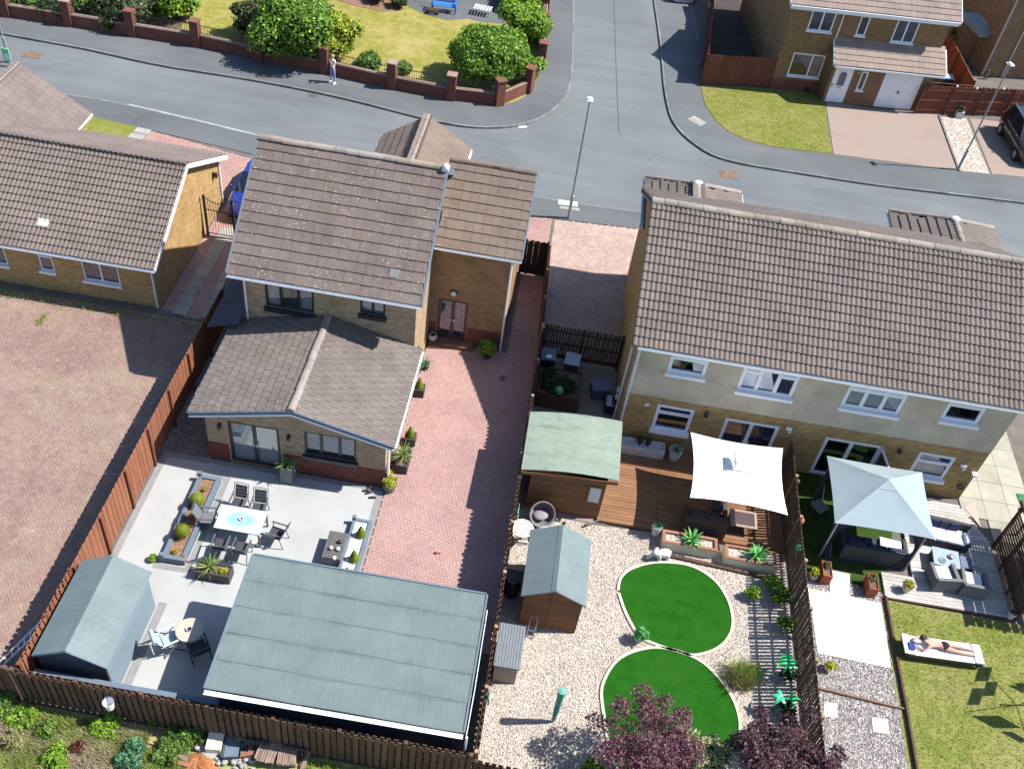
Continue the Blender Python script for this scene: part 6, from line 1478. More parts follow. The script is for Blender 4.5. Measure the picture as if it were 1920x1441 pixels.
potted('pot_plant', 'leafy shrub in a pot in the shade beside the brick bay', P(912,668), .22, .3, 'planter_dark', [((0,0,.5),(.36,.34,.3))], 900, .05, 'bright')
p = Vector((-3.95,28.98,.15)); ur = thing('stone_urn', 'round pale urn with a dark mouth beside the double doors', 'urn', p); obj('pot', MB().lathe([(.08,0),(.17,.1),(.19,.2),(.13,.3),(.12,.3),(.1,.25)],p,14,cap=False), mt['stone_pale'], ur, smooth=True); obj('mouth', MB().lathe([(.01,.27),(.115,.27)],p,14,cap=False), mt['dark'], ur)
for i, (px, py, a) in enumerate(((686,920,.3),(694,914,.1),(691,924,.5),(698,933,.2))):
    b = P(px,py); t = thing('shoe', ('dark garden shoe on the patio near the yellow pot, uppermost','dark garden shoe on the patio near the yellow pot, topmost right','dark garden shoe on the patio near the yellow pot, middle','dark garden shoe on the patio near the yellow pot, lowest')[i], 'shoe', b, a, 'shoes on the patio')
    obj('sole', MB().box((0,0,.015),(.26,.09,.03)), mt['metal_black'], t, local=True, bevel=.01); obj('upper', MB().blob((.05,0,.05),(.09,.045,.04),10,6), mt['planter_dark'], t, local=True, smooth=True)
b = P(818,1037); rb = thing('toy_ball', 'tiny red object lying on the red drive', 'toy', b); obj('body', MB().blob(b+Vector((0,0,.045)),(.07,.05,.045),10,6), M('red_plastic',(.5,.04,.03),.05,4,.4,.5), rb, smooth=True); obj('tail', MB().tube([b+Vector((.06,0,.04)),b+Vector((.14,.03,.015))],.012,5), mt['metal_black'], rb)
# bucket on the rear fence
bq = P(212,1300,1.25); bk_ = thing('bucket', 'white bucket hanging on the outside of the rear fence', 'bucket', (bq.x,11.5,1.02)); c_ = Vector((bq.x,11.5,1.02))
obj('body', MB().lathe([(.11,0),(.14,.3),(.15,.31),(.135,.3),(.1,.02)],c_,16,cap=False).lathe([(.01,.012),(.11,.012)],c_,16,cap=False), mt['white'], bk_, smooth=True); obj('handle', MB().tube([c_+Vector((.14*math.cos(a),.1*math.sin(a)+.02,.3+.12*math.sin(a))) for a in np.linspace(0,PI,8)],.008,5), mt['metal_grey'], bk_)
# white ladder lying in the corner
ld = thing('ladder', 'white ladder leaning against the fence corner in the red yard', 'ladder', (-12.9,13.0,0))
for s_ in (0,.36): obj('rail', MB().beam((-13.55+s_*.4,12.3-s_*.2+.2,.08),(-12.4+s_*.2,13.8-s_,1.1),.04,.06), mt['white'], ld)
for k in range(8): f = k/8+.06; a = Vector((-13.55,12.5,.08)).lerp(Vector((-12.4,13.8,1.1)),f); b = Vector((-13.406,12.428,.08)).lerp(Vector((-12.328,13.44,1.1)),f); obj('rung', MB().beam(a,b,.03,.03), mt['white'], ld)

# ---------------------------------------------------------------- gravel garden, deck and side yard
rb_ = box_planter('raised_bed', 'dark raised bed full of shaded plants in the side yard', .5,2.15,26.4,27.9,.75,'fence_dark','soil')
leafcloud('foliage', [((1.3,26.9,.85),(.7,.45,.25)),((.9,27.4,.85),(.3,.3,.25))], 1300, .06, mt['leaf_shade'], rb_, inner=.1)
b = P(1048,735,.9); gb_ = thing('garden_ornament', 'pale green ball ornament among the shaded plants of the dark raised bed', 'ornament', (b.x,b.y,.75)); obj('ball', MB().blob((b.x,b.y,1.0),.17,14,9), M('green_glaze',(.12,.32,.16),.15,6,.35,.5), gb_, smooth=True); obj('stem', MB().tube([(b.x,b.y,.7),(b.x,b.y,.9)],.06,8), mt['core_green'], gb_)
def wheelie(label, x, y, rz, body, lid):
    t = thing('wheelie_bin', label, 'bin', (x,y,0), rz, 'wheeled bins'); obj('body', MB()._add([(-.24,-.24,.06),(.24,-.24,.06),(.24,.24,.06),(-.24,.24,.06),(-.29,-.29,.95),(.29,-.29,.95),(.29,.3,.95),(-.29,.3,.95)],[(0,3,2,1),(4,5,6,7),(0,1,5,4),(1,2,6,5),(2,3,7,6),(3,0,4,7)]), mt[body], t, local=True, bevel=.02); obj('lid', MB().slab([(-.3,-.33,1.0),(.3,-.33,1.0),(.3,.31,1.06),(-.3,.31,1.06)],.05), mt[lid], t, local=True, bevel=.015)
    for sx in (-.22,.22): obj('wheel', MB().tube([(sx-.03,.28,.1),(sx+.03,.28,.1)],.1,12), mt['tyre'], t, local=True)
    obj('handle', MB().tube([(-.2,.36,.98),(.2,.36,.98)],.018,6), mt[lid], t, local=True); return t
wheelie('dark blue wheeled bin in the shaded corner behind the raised bed', .75,28.35,.05,'metal_black','bluegrey'); wheelie('pale blue-lidded bin in the shaded yard in front of the slatted gate', 1.7,28.3,-.05,'planter_dark','cushion_blue')
b = P(1028,672,1.0); bg_ = thing('rubbish_bag', 'white bag lying on the dark bin', 'bag', (b.x,b.y,1.05)); obj('bag', MB().blob((b.x,b.y,1.12),(.14,.1,.06),10,7,.12), mt['white'], bg_, smooth=True)
b = P(1148,765); tq = box_planter('planter', 'dark framed planter with white gravel beside the house corner in the side yard', b.x-.35,b.x+.3,b.y-.35,b.y+.4,.4,'planter_dark','pebble_white'); leafcloud('foliage', [((b.x+.1,b.y-.05,.5),(.2,.25,.2))], 250, .06, mt['leaf_shade'], tq, inner=.1)
fl_ = thing('wall_ornament', 'white flower ornament on the side wall of the right-hand houses', 'ornament', (3.52,26.6,1.2)); obj('bloom', MB().blob((3.5,26.6,1.4),(.05,.14,.14),10,7,.15).blob((3.5,26.5,1.12),(.05,.12,.12),10,7,.15), mt['white'], fl_, smooth=True); obj('stem', MB().tube([(3.52,26.6,.3),(3.52,26.6,1.3)],.015,5), mt['metal_black'], fl_)
b = P(1112,720); st_ = thing('storage_box', 'purple-grey low storage box in the side yard by the house corner', 'storage box', (2.95,27.6,0)); obj('body', MB().box((2.95,27.6,.25),(.7,.6,.5),.2), M('purple_grey_plastic',(.10,.095,.14),.1), st_, bevel=.02); obj('lid', MB().box((2.95,27.6,.53),(.74,.64,.06),.2), M('purple_lid',(.14,.13,.2),.1), st_, bevel=.015)
# bench planter against the wall and the white pot
wp = box_planter('wall_planter', 'long low beige planter topped with pale gravel against the golden brick wall', 3.9,5.5,24.62,25.1,.42,'wall_beige' if 'wall_beige' in mt else 'stone_pale','pebble_white',.13)
for (a, lb) in ((4.55,'small dark pot plant on the long beige wall planter, left one'),(4.85,'small dark pot plant on the long beige wall planter, right one')): potted('pot_plant', lb, (a,24.9,.5), .1,.14,'planter_dark',[((0,0,.22),.12)],140,.04,'olive')
potted('pot_plant', 'large pale ribbed pot with a spiky blue-green plant against the golden wall', P(1263,858,.13), .26, .48, 'stone_pale', None, spikes=(18,.4,.045,'teal',1.1))
potted('pot_plant', 'mottled white vase with a spiky plant at the front edge of the deck', P(1228,1000,.13), .17, .45, 'stone_pale', None, spikes=(16,.36,.04,'teal',1.0))
b = P(1112,983,.05); gs = thing('garden_tap', 'small bent metal garden fork lying at the deck edge', 'tool', b); obj('shaft', MB().tube([b+Vector((-.25,-.1,.06)),b+Vector((.2,.1,.2))],.02,6), mt['metal_grey'], gs); obj('head', MB().box(b+Vector((-.22,-.1,.06)),(.18,.07,.04),.5), mt['metal_black'], gs)
mt['cream_planter'] = M('cream_planter', (.64,.58,.42), .08, 3, .7, .3); mt['rim_brown'] = m_wood('brown_rim', (.27,.13,.08), None, .1)
for (x0, x1, y0, y1, lb) in ((5.5,7.38,20.62,21.14,'long cream planter with a brown rim and spiky plant, left of the pair'),(7.66,9.48,20.4,20.98,'long cream planter with a brown rim and spiky plant, right of the pair')):
    t = box_planter('long_planter', lb, x0,x1,y0,y1,.44,'cream_planter','gravel',0,.05,(.09,'rim_brown'),group='long cream planters'); spiky(t, ((x0+x1)/2+(.05 if x0 < 7 else .15),(y0+y1)/2,.44), 26, .55, .1, 'fern' , 1.25, .3)
structure('sleeper_edge', MB().beam((5.3,20.45,.04),(9.7,20.15,.04),.12,.1), mt['timber_edge'])
# white elephant statue
ep = P(1241,1046); el = thing('elephant_statue', 'white elephant statue on the gravel in front of the long planters', 'statue', ep, R(20)); wm = mt['stat_white'] = M('white_statue',(.62,.61,.58),.1,6,.7,.3)
obj('body', MB().blob((0,0,.3),(.26,.15,.17),16,10), wm, el, local=True, smooth=True); obj('head', MB().blob((-.3,0,.36),(.13,.11,.13),12,8), wm, el, local=True, smooth=True)
obj('trunk', MB().tube([(-.38,0,.36),(-.48,0,.26),(-.52,0,.12),(-.6,0,.1)],[.06,.045,.035,.025],8), wm, el, local=True, smooth=True); obj('tail', MB().tube([(.25,0,.38),(.3,0,.2)],[.015,.02],5), wm, el, local=True)
for sy in (-1,1):
    obj('ear', MB().blob((-.24,sy*.13,.37),(.1,.03,.12),10,7), wm, el, local=True, smooth=True); obj('tusk', MB().tube([(-.4,sy*.05,.28),(-.5,sy*.06,.26)],[.015,.005],5), wm, el, local=True)
    for sx in (-.15,.15): obj('leg', MB().tube([(sx,sy*.08,.28),(sx,sy*.08,0)],[.075,.06],8), wm, el, local=True, smooth=True)
# wicker egg chair, stool, round mosaic table
mt['wicker'] = M('grey_wicker', (.16,.15,.15), .2, 20, .85, .2, fine=.3, fscale=90, bump=.5)
eg = P(1010,975); ec = thing('egg_chair', 'grey round wicker bucket chair beside the brown summerhouse', 'chair', eg, R(20))
sv = []; sf = []; N = 20
for j in range(7):
    th = PI*.5*j/6
    for i in range(N): a = 2*PI*i/N; sv.append((.44*math.sin(th)*math.cos(a), .44*math.sin(th)*math.sin(a), .44-.44*math.cos(th)))
for j in range(6):
    for i in range(N): sf.append((j*N+i,j*N+(i+1)%N,(j+1)*N+(i+1)%N,(j+1)*N+i))
bm_ = MB(); Mx = Matrix.Translation((0,.12,.3)) @ Matrix.Rotation(R(48),4,'X'); bm_._add([Mx @ Vector(v) for v in sv], sf)
eo = obj('seat_shell', bm_, mt['wicker'], ec, local=True, smooth=True); so2 = eo.modifiers.new('solid','SOLIDIFY'); so2.thickness = .03
obj('rim', MB().tube([Mx @ Vector((.44*math.cos(a),.44*math.sin(a),.44)) for a in np.linspace(0,2*PI,25)],.025,6), mt['wicker'], ec, local=True, smooth=True); obj('cushion', MB().blob((0,-.08,.42),(.27,.22,.09),14,8), M('mauve_cushion',(.22,.19,.22),.08), ec, local=True, smooth=True)
for k in range(4): a = k*PI/2+.6; obj('leg', MB().tube([(.2*math.cos(a),.2*math.sin(a)+.05,.3),(.27*math.cos(a),.27*math.sin(a)+.05,0)],.02,6), mt['metal_black'], ec, local=True)
b = P(1020,1010); fs_ = thing('footstool', 'blue-grey round footstool between the wicker chair and the shed roof', 'stool', b); obj('cushion', MB().lathe([(.2,.3),(.26,.34),(.26,.4),(.2,.44)],b,18), mt['cushion_blue'], fs_, smooth=True); obj('base', MB().lathe([(.2,0),(.22,.3)],b,14), mt['wicker'], fs_)
b = P(980,990,.7); b.z = 0; rt_ = thing('round_table', 'round white mosaic garden table next to the wicker chair', 'table', b); obj('table_top', MB().lathe([(.36,.68),(.38,.69),(.38,.72),(.01,.725)],b,22,cap=False), m_gravel('mosaic_top',[(0,(.35,.22,.16)),(.25,(.6,.5,.44)),(1,(.75,.68,.62))],14,.1), rt_); obj('pedestal', MB().lathe([(.22,0),(.05,.08),(.05,.68)],b,12), mt['wicker'], rt_, smooth=True)
b = P(962,1090); wb_ = thing('water_butt', 'dark water butt squeezed between the fence and the brown shed', 'barrel', (.68,17.9,0)); obj('body', MB().lathe([(.24,0),(.27,.4),(.24,.85),(.24,.86)],(.68,17.9,0),16), mt['metal_black'], wb_, smooth=True); obj('lid', MB().lathe([(.25,.86),(.25,.9),(.02,.93)],(.68,17.9,0),16), mt['planter_dark'], wb_)
structure('bed_edge', MB().bx(.45,1.0,18.75,18.8,0,.1).bx(.45,1.0,19.9,19.95,0,.1), mt['edging'])
sx_ = thing('storage_chest', 'beige storage chest with a grey ribbed lid on the gravel by the dark fence', 'storage box', (.86,15.4,0)); obj('body', MB().bx(.5,1.2,14.75,16.08,0,.9), M('beige_plastic',(.33,.29,.22),.06,3,.6,.3), sx_, bevel=.015); ldm = obj('lid', MB().slab([(.46,14.7,.98),(1.26,14.7,.98),(1.26,16.13,1.04),(.46,16.13,1.04)],.07), mt['planter_grey'], sx_, bevel=.012)
for k in range(9): obj('lid_rib', MB().beam((.52+k*.085,14.73,.99),(.52+k*.085,16.1,1.05),.025,.012), mt['planter_grey'], ldm)
b = P(985,1195); fc = thing('folded_chair', 'folded metal frame leaning beside the beige storage chest', 'folding chair', b); 
for s_ in (0,.22): obj('leg', MB().tube([b+Vector((s_,0,0)),b+Vector((s_+.05,.25,.75))],.018,6), mt['metal_grey'], fc)
obj('hoop', MB().tube([b+Vector((.05,.25,.75)),b+Vector((.1,.28,.85)),b+Vector((.2,.28,.85)),b+Vector((.27,.25,.75))],.018,6), mt['metal_grey'], fc); obj('cross_bar', MB().tube([b+Vector((.02,.1,.3)),b+Vector((.24,.1,.3))],.014,5), mt['metal_grey'], fc)
p = P(1197,1200); t = potted('pot_plant', 'bright green fern in a pale pot beside the upper round lawn', p, .16,.3,'stone_pale',[((0,0,.42),(.24,.24,.18))],420,.05,'fern'); spiky(t, p+Vector((0,0,.28)), 12, .34, .05, 'fern', 1.3)
b = P(1037,1352); gp = thing('covered_post', 'teal green covered washing line post standing in the gravel', 'post', b); obj('cover', MB().tube([b+Vector((0,0,.12)),b+Vector((0,0,.7)),b+Vector((.005,0,1.4)),b+Vector((0,0,1.86)),b+Vector((0,0,1.9))],[.055,.09,.1,.125,.05],9), M('teal_cover',(.10,.34,.25),.15,5,.7,.3), gp, smooth=True); obj('pole', MB().tube([b,b+Vector((0,0,.2))],.03,8), mt['metal_grey'], gp)
for (px, py, z_, lb) in ((968,952,1.4,'pale teal rag draped on the dark fence near the wicker chair'),(921,1302,1.2,'green strip of netting on the dark fence below the storage chest')):
    b = P(px,py,z_); t = thing('cloth', lb, 'cloth', (.47,b.y,z_-.4)); obj('drape', MB().blob((.47,b.y,z_-.1),(.035,.12,.34),8,7,.25), M('teal_rag',(.2,.42,.32),.12) if 'rag' in lb else M('green_net',(.07,.25,.12),.2), t, smooth=True); obj('fold', MB().blob((.5,b.y-.08,z_-.3),(.03,.07,.2),8,6,.2), bpy.data.materials['teal_rag'], t, smooth=True)
# cantilever parasol over a rattan dining set
pa = thing('square_parasol', 'large square white parasol over the brown deck', 'parasol', (7.6,22.85,.13)); cz = 2.15; ct = Vector((7.6,22.85,2.36))
mt['canvas_white'] = m_leaf('white_canvas', (.8,.8,.8), (.8,.8,.8), None, .8, .025); mt['canvas_grey'] = M('grey_canvas', (.245,.30,.32), .03, 2, .85, .2, fine=.04, fscale=80, bump=.05)
cor = [tuple(P(*q,2.15).xy) for q in ((1294,932),(1477,965),(1468,840),(1295,810))]
def canopy(parent, cor, cz, top, mat, sag=.1, n_=7, name='canopy_panel', valance=0):
    ctr = Vector(top)
    for i in range(4):
        a = Vector((*cor[i],cz)); b = Vector((*cor[(i+1)%4],cz)); mid = (a+b)/2; inn = (Vector((ctr.x,ctr.y,cz))-mid).normalized(); vs = []; fs = []
        for r_ in range(n_+1):
            s = r_/n_
            for k in range(n_+1):
                u_ = k/n_; e = a.lerp(b,u_) + inn*sag*4*u_*(1-u_); p = e.lerp(ctr, s); p.z += -.05*math.sin(PI*s)*(1+.3*math.sin(u_*9))*4*u_*(1-u_)*.6; vs.append(p)
        for r_ in range(n_):
            for k in range(n_): fs.append((r_*(n_+1)+k,r_*(n_+1)+k+1,(r_+1)*(n_+1)+k+1,(r_+1)*(n_+1)+k))
        m_ = MB()._add(vs, fs)
        if valance:
            m_._add([v for v in vs[:n_+1]]+[Vector(v)-Z*valance for v in vs[:n_+1]], [(k,k+1,n_+2+k,n_+1+k) for k in range(n_)])
        o_ = obj(name, m_, mat, parent, smooth=60)
canopy(pa, cor, cz, ct, mt['canvas_white'], .12, 8, valance=.0)
obj('pole', MB().tube([(7.6,22.85,.13),(7.6,22.85,2.34)],.035,10), mt['metal_grey'], pa); obj('finial', MB().box((7.52,23.0,2.58),(.05,.6,.3)).box((7.94,22.71,2.52),(.8,.05,.06)).box((7.6,22.85,2.42),(.05,.05,.2)), mt['white'], pa)  # finial block and bar added to throw an L-shaped shadow on the canvas
obj('base', MB().bx(7.35,7.85,22.6,23.1,.13,.2), mt['planter_dark'], pa)
for k in range(4): obj('rib', MB().beam((ct.x,ct.y,ct.z-.06),(cor[k][0],cor[k][1],cz-.03),.02,.03), mt['metal_grey'], pa)
mt['rattan_brown'] = M('brown_rattan', (.075,.045,.035), .2, 15, .8, .3, fine=.25, fscale=80, bump=.4); mt['rattan_dark'] = M('dark_grey_rattan', (.05,.05,.055), .2, 15, .8, .3, fine=.25, fscale=80, bump=.4); mt['rattan_grey'] = M('grey_rattan', (.13,.13,.135), .2, 15, .8, .3, fine=.25, fscale=80, bump=.4)
mt['cushion_brown'] = M('brown_cushion', (.07,.045,.05), .08); mt['cushion_navy'] = M('navy_cushion', (.035,.04,.075), .1, 3, .9, .2); mt['cushion_white'] = M('white_cushion', (.72,.71,.7), .05, 3, .85, .2, fine=.03)
def sofa(name, label, pos, rz, w_, d_, rattan, cush, seats=2, h=.78, cat='sofa', armh=.6, backcush=True, group=None, seatz=.36):
    t = thing(name, label, cat, pos, rz, group)                        # faces +y
    obj('base', MB().bx(-w_/2,w_/2,-d_/2,d_/2,.04,seatz-.06), mt[rattan], t, local=True); obj('backrest', MB().bx(-w_/2,w_/2,-d_/2,-d_/2+.12,seatz-.06,h), mt[rattan], t, local=True)
    for sx in (-1,1): obj('arm', MB().bx(min(sx*w_/2,sx*(w_/2-.12)),max(sx*w_/2,sx*(w_/2-.12)),-d_/2+.12,d_/2,seatz-.06,armh), mt[rattan], t, local=True)
    a = -w_/2+.14; sw = (w_-.28)/seats
    for k in range(seats):
        obj('seat_cushion', MB().bx(a+k*sw+.01,a+(k+1)*sw-.01,-d_/2+.14,d_/2-.02,seatz-.05,seatz+.07), mt[cush], t, local=True, bevel=.03)
        if backcush: obj('back_cushion', MB().box((a+(k+.5)*sw,-d_/2+.22,seatz+.26),(sw-.04,.13,.36),0,0,0,.12), mt[cush], t, local=True, bevel=.03)
    return t
sofa('garden_sofa', 'brown rattan sofa mostly hidden under the white parasol', (6.95,21.85,.13), 0, 1.5,.8,'rattan_brown','cushion_brown',2)
t = thing('rattan_table', 'low brown rattan table with a pale slatted edge under the white parasol', 'table', (8.3,22.1,.13))
obj('table_top', MB().bx(-.45,.45,-.35,.35,.4,.44), mt['cushion_brown'], t, local=True)
for a in ((-.47,-.3,-.37,.37),(.38,.47,-.37,.37),(-.3,.38,-.37,-.28),(-.3,.38,.28,.37)): obj('edge_slat', MB().bx(*a,.44,.465), M('taupe_slat',(.3,.22,.19),.1) if a[0] == -.47 else bpy.data.materials['taupe_slat'], t, local=True)
for sx in (-1,1):
    for sy in (-1,1): obj('leg', MB().box((sx*.4,sy*.3,.2),(.06,.06,.4)), mt['rattan_brown'], t, local=True)

# ---------------------------------------------------------------- right-hand garden
gz = thing('garden_gazebo', 'pale grey square gazebo with a pyramid canopy and dark tied curtains', 'gazebo', (12.6,22.8,0)); cor = [(10.88,21.28),(14.25,21.3),(14.31,24.25),(10.93,24.27)]
canopy(gz, cor, 2.15, (12.6,22.85,2.98), mt['canvas_grey'], .035, 8, valance=0)
canopy(gz, [(12.28,22.53),(12.92,22.53),(12.92,23.17),(12.28,23.17)], 2.81, (12.6,22.85,2.985), mt['canvas_grey'], .0, 3, 'vent_panel')
for k in range(4): obj('hip_rib', MB().beam((12.6,22.85,2.93),(cor[k][0],cor[k][1],2.11),.025,.03), mt['metal_grey'], gz)
gi = [(11.08,21.48),(14.05,21.5),(14.1,24.05),(11.12,24.07)]
mt['curtain'] = m_leaf('charcoal_curtain', (.055,.055,.075), (.065,.065,.085), None, .85, .15)
for k in range(4):
    a = Vector((*gi[k],0)); b = Vector((*gi[(k+1)%4],0)); z_ = Vector((*gi[k-1],0)); obj('post', MB().box((a.x,a.y,1.07),(.05,.05,2.14)), mt['metal_grey'], gz); obj('top_rail', MB().beam((a.x,a.y,2.1),(b.x,b.y,2.1),.04,.05), mt['metal_grey'], gz)
    for dr_ in ((b-a).normalized(), (z_-a).normalized()):
        cv = []; cf = []; n_ = 9; nrm = Vector((-dr_.y,dr_.x,0))
        for r_ in range(9):
            s = r_/8; hgt = 2.05*(1-s); wd = .55*(1-s/.5)**2+.08 if s < .5 else .08+.3*((s-.5)/.5)
            for q in range(n_+1): cv.append(a + dr_*(q/n_*wd+.03) + nrm*.045*math.sin(q*2.4) + Z*(hgt+.03))
        for r_ in range(8):
            for q in range(n_): cf.append((r_*(n_+1)+q,r_*(n_+1)+q+1,(r_+1)*(n_+1)+q+1,(r_+1)*(n_+1)+q))
        obj('curtain', MB()._add(cv, cf), mt['curtain'], gz, smooth=60)
sofa('garden_sofa', 'dark rattan sofa with navy cushions under the pale gazebo', (12.9,21.95,0), 0, 2.3,.85,'rattan_dark','cushion_navy',3)
sc = thing('cushion', 'white cushion on the dark sofa under the gazebo', 'cushion', (13.5,22.15,.46)); obj('pad', MB().box((13.5,22.15,.5),(.75,.4,.1),-.1), mt['cushion_white'], sc, bevel=.03); obj('piping', MB().box((13.5,22.15,.5),(.77,.42,.015),-.1), mt['dirty_white'], sc)
b = P(1530,962); st2 = thing('side_table', 'small grey square table turned diagonal in the shade left of the gazebo', 'table', b, R(40)); obj('table_top', MB().box((0,0,.42),(.5,.5,.04)), mt['planter_grey'], st2, local=True)
for sx in (-.2,.2):
    for sy in (-.2,.2): obj('leg', MB().box((sx,sy,.2),(.04,.04,.4)), mt['metal_black'], st2, local=True)
ctb = thing('coffee_table', 'square dark rattan coffee table with a glass top on the grey deck', 'table', (15.45,22.0,.09), R(-4)); obj('base', MB().bx(-.42,.42,-.34,.34,0,.36), mt['rattan_dark'], ctb, local=True); obj('table_top', MB().bx(-.46,.46,-.38,.38,.37,.385), M('grey_glass_top',(.28,.34,.36),.05,3,.1,.5,bump=0), ctb, local=True)
b = P(1808,1048,.4); stl = thing('rattan_stool', 'blue-grey cushioned rattan stool beside the glass-topped coffee table', 'stool', (16.15,21.95,.09), R(-4)); obj('base', MB().bx(-.22,.22,-.25,.25,0,.3), mt['rattan_dark'], stl, local=True); obj('cushion', MB().bx(-.22,.22,-.25,.25,.3,.38), M('slate_cushion',(.12,.14,.2),.08), stl, local=True, bevel=.02)
b = P(1783,1044,.48); br = thing('bowl', 'small wicker bowl with white contents on the coffee table', 'bowl', (b.x,b.y,.475)); obj('dish', MB().lathe([(.06,0),(.11,.06),(.1,.06),(.05,.02)],(b.x,b.y,.475),12,cap=False), mt['wicker'], br, smooth=True); obj('contents', MB().blob((b.x+.02,b.y,.52),(.06,.05,.03),8,6,.2), mt['white'], br, smooth=True)
b = P(1767,1050,.48); hp = thing('tray', 'dark oval dish on the coffee table', 'dish', (b.x,b.y,.475)); obj('dish', MB().lathe([(.08,0),(.13,.02),(.12,.022),(.02,.008)],(b.x,b.y,.477),14,cap=False), mt['planter_grey'], hp); obj('foot', MB().lathe([(.05,0),(.05,.004)],(b.x,b.y,.4751),12), mt['metal_black'], hp)
sofa('armchair', 'grey rattan armchair with white cushions, left one facing the coffee table', (15.22,21.2,.09), R(8), .88,.82,'rattan_grey','cushion_white',1,.66,'armchair',.56,False,'grey rattan armchairs'); sofa('armchair', 'grey rattan armchair with white cushions, right one nearer the dark screen', (16.22,21.12,.09), R(-4), .88,.82,'rattan_grey','cushion_white',1,.66,'armchair',.56,False,'grey rattan armchairs')
ws = sofa('garden_sofa', 'grey rattan sofa with bright white seat and scattered navy cushions on the deck', (15.65,23.1,.09), PI-.08, 1.6,.8,'rattan_dark','cushion_white',2,.72,'sofa',.5,False)
for i, (a, b_) in enumerate(((15.2,23.35),(15.55,23.33),(15.9,23.3),(16.25,22.95))): t = thing('cushion', ('navy cushion on the white sofa, leftmost of the row','navy cushion on the white sofa, second from the left','navy cushion on the white sofa, third from the left','blue-white crumpled towel over the arm of the white sofa')[i], 'cushion' if i < 3 else 'towel', (a,b_,.52), 0, 'cushions on the white sofa' if i < 3 else None); obj('pad', MB().box((a,b_,.68),(.34,.12,.3),0,0,0,-.2) if i < 3 else MB().blob((a+.08,b_,.56),(.13,.26,.1),12,8,.2), mt['cushion_navy'] if i < 3 else M('towel',(.45,.46,.6),.2), t, bevel=.03 if i < 3 else 0, smooth=i == 3); obj('trim', MB().box((a,b_,.68),(.36,.02,.32),0,0,0,-.2) if i < 3 else MB().blob((a+.06,b_-.15,.58),(.1,.12,.09),10,7,.2), mt['cushion_navy'] if i < 3 else mt['cushion_white'], t, smooth=i == 3)
potted('pot_plant', 'yellow-green plant in a pale pot on the deck beside the left armchair', P(1697,1106,.09), .17,.26,'stone_pale',[((0,0,.34),(.2,.2,.15))],300,.04,'yellow'); potted('pot_plant', 'pale glazed pot on the dark end of the grey deck', P(1893,1156,.09), .15,.3,'stone_pale',[((0,0,.32),(.12,.12,.06))],100,.04,'olive')
mt['planter_red'] = m_wood('red_brown_planter', (.26,.08,.045), None, .08)
for (px, py, lb) in ((1544,1094,'red-brown wooden planter box beside the fence on the pebble path'),(1630,1118,'red-brown wooden planter box in the pebbles left of the grey deck')):
    b = P(px,py); t = box_planter('wooden_planter', lb, b.x-.16,b.x+.16,b.y-.02,b.y+.6,.5,'planter_red','soil',0,.03,group='red-brown wooden planters')
    for k in range(3): obj('plank', MB().bx(b.x-.165,b.x+.165,b.y-.03,b.y-.021,.03+k*.16,.17+k*.16), mt['planter_red'], t)
    leafcloud('foliage', [((b.x,b.y+.4,.54),(.12,.14,.08))], 120, .035, mt['leaf_olive'], t, inner=.1)
potted('pot_plant', 'pot of white and yellow flowers at the fence end above the red planter', P(1524,1082), .16,.22,'stone_pale',[((0,0,.3),(.18,.18,.13))],260,.04,'yellow')
for (px, py, lb, lf) in ((1546,1248,'pot of yellow flowers against the slatted fence at the terrace corner','yellow'),): potted('pot_plant', lb, P(px+4,py+4), .14,.2,'stone_pale',[((.05,-.05,.25),(.18,.16,.1))],200,.045,lf)
for i, (px, py) in enumerate(((1523,1137),(1526,1207),(1532,1228),(1545,1330))):
    b = P(px,py,.55); t = thing('hanging_pot', ('black pot hung on the slatted fence, highest up by the red planter','black pot hung on the slatted fence beside the middle of the terrace','black pot hung on the slatted fence at the lower terrace corner','black pot hung on the slatted fence beside the stepping slab')[i], 'pot', (10.02,b.y,.45), 0, 'black pots on the slatted fence'); obj('pot', MB().lathe([(.08,0),(.11,.2),(.1,.2),(.08,.15)],(10.04,b.y,.45),12,cap=False).lathe([(.005,.15),(.09,.15)],(10.04,b.y,.45),12,cap=False), mt['metal_black'], t, smooth=True); obj('hook', MB().tube([(9.96,b.y,.66),(10.0,b.y,.72),(10.04,b.y,.64)],.008,5), mt['metal_black'], t)
for i, (px, py, z_, m_) in enumerate(((1492,1025,1.55,'g'),(1506,976,1.5,'t'),(1508,905,1.5,'d'),(1513,1052,1.3,'t'))):
    b = P(px,py,z_); xx = 9.8 if m_ == 'g' else 10.0; t = thing('fence_ornament', ('bright green metal apple ornament on the slatted fence','tan half-moon pot on the slatted fence by the gazebo','dark round ornament at the top of the slatted fence near the house','tan round pot on the slatted fence above the planters')[i], 'ornament', (xx,b.y,z_-.15)); obj('ball', MB().blob((xx,b.y,z_),(.11,.13,.13),12,8), M('green_enamel',(.03,.25,.09),.1,4,.3,.5) if m_ == 'g' else (mt['terracotta'] if m_ == 't' else mt['metal_black']), t, smooth=True); obj('bracket', MB().tube([(9.9,b.y,z_),(xx,b.y,z_)],.015,5), mt['metal_black'], t)
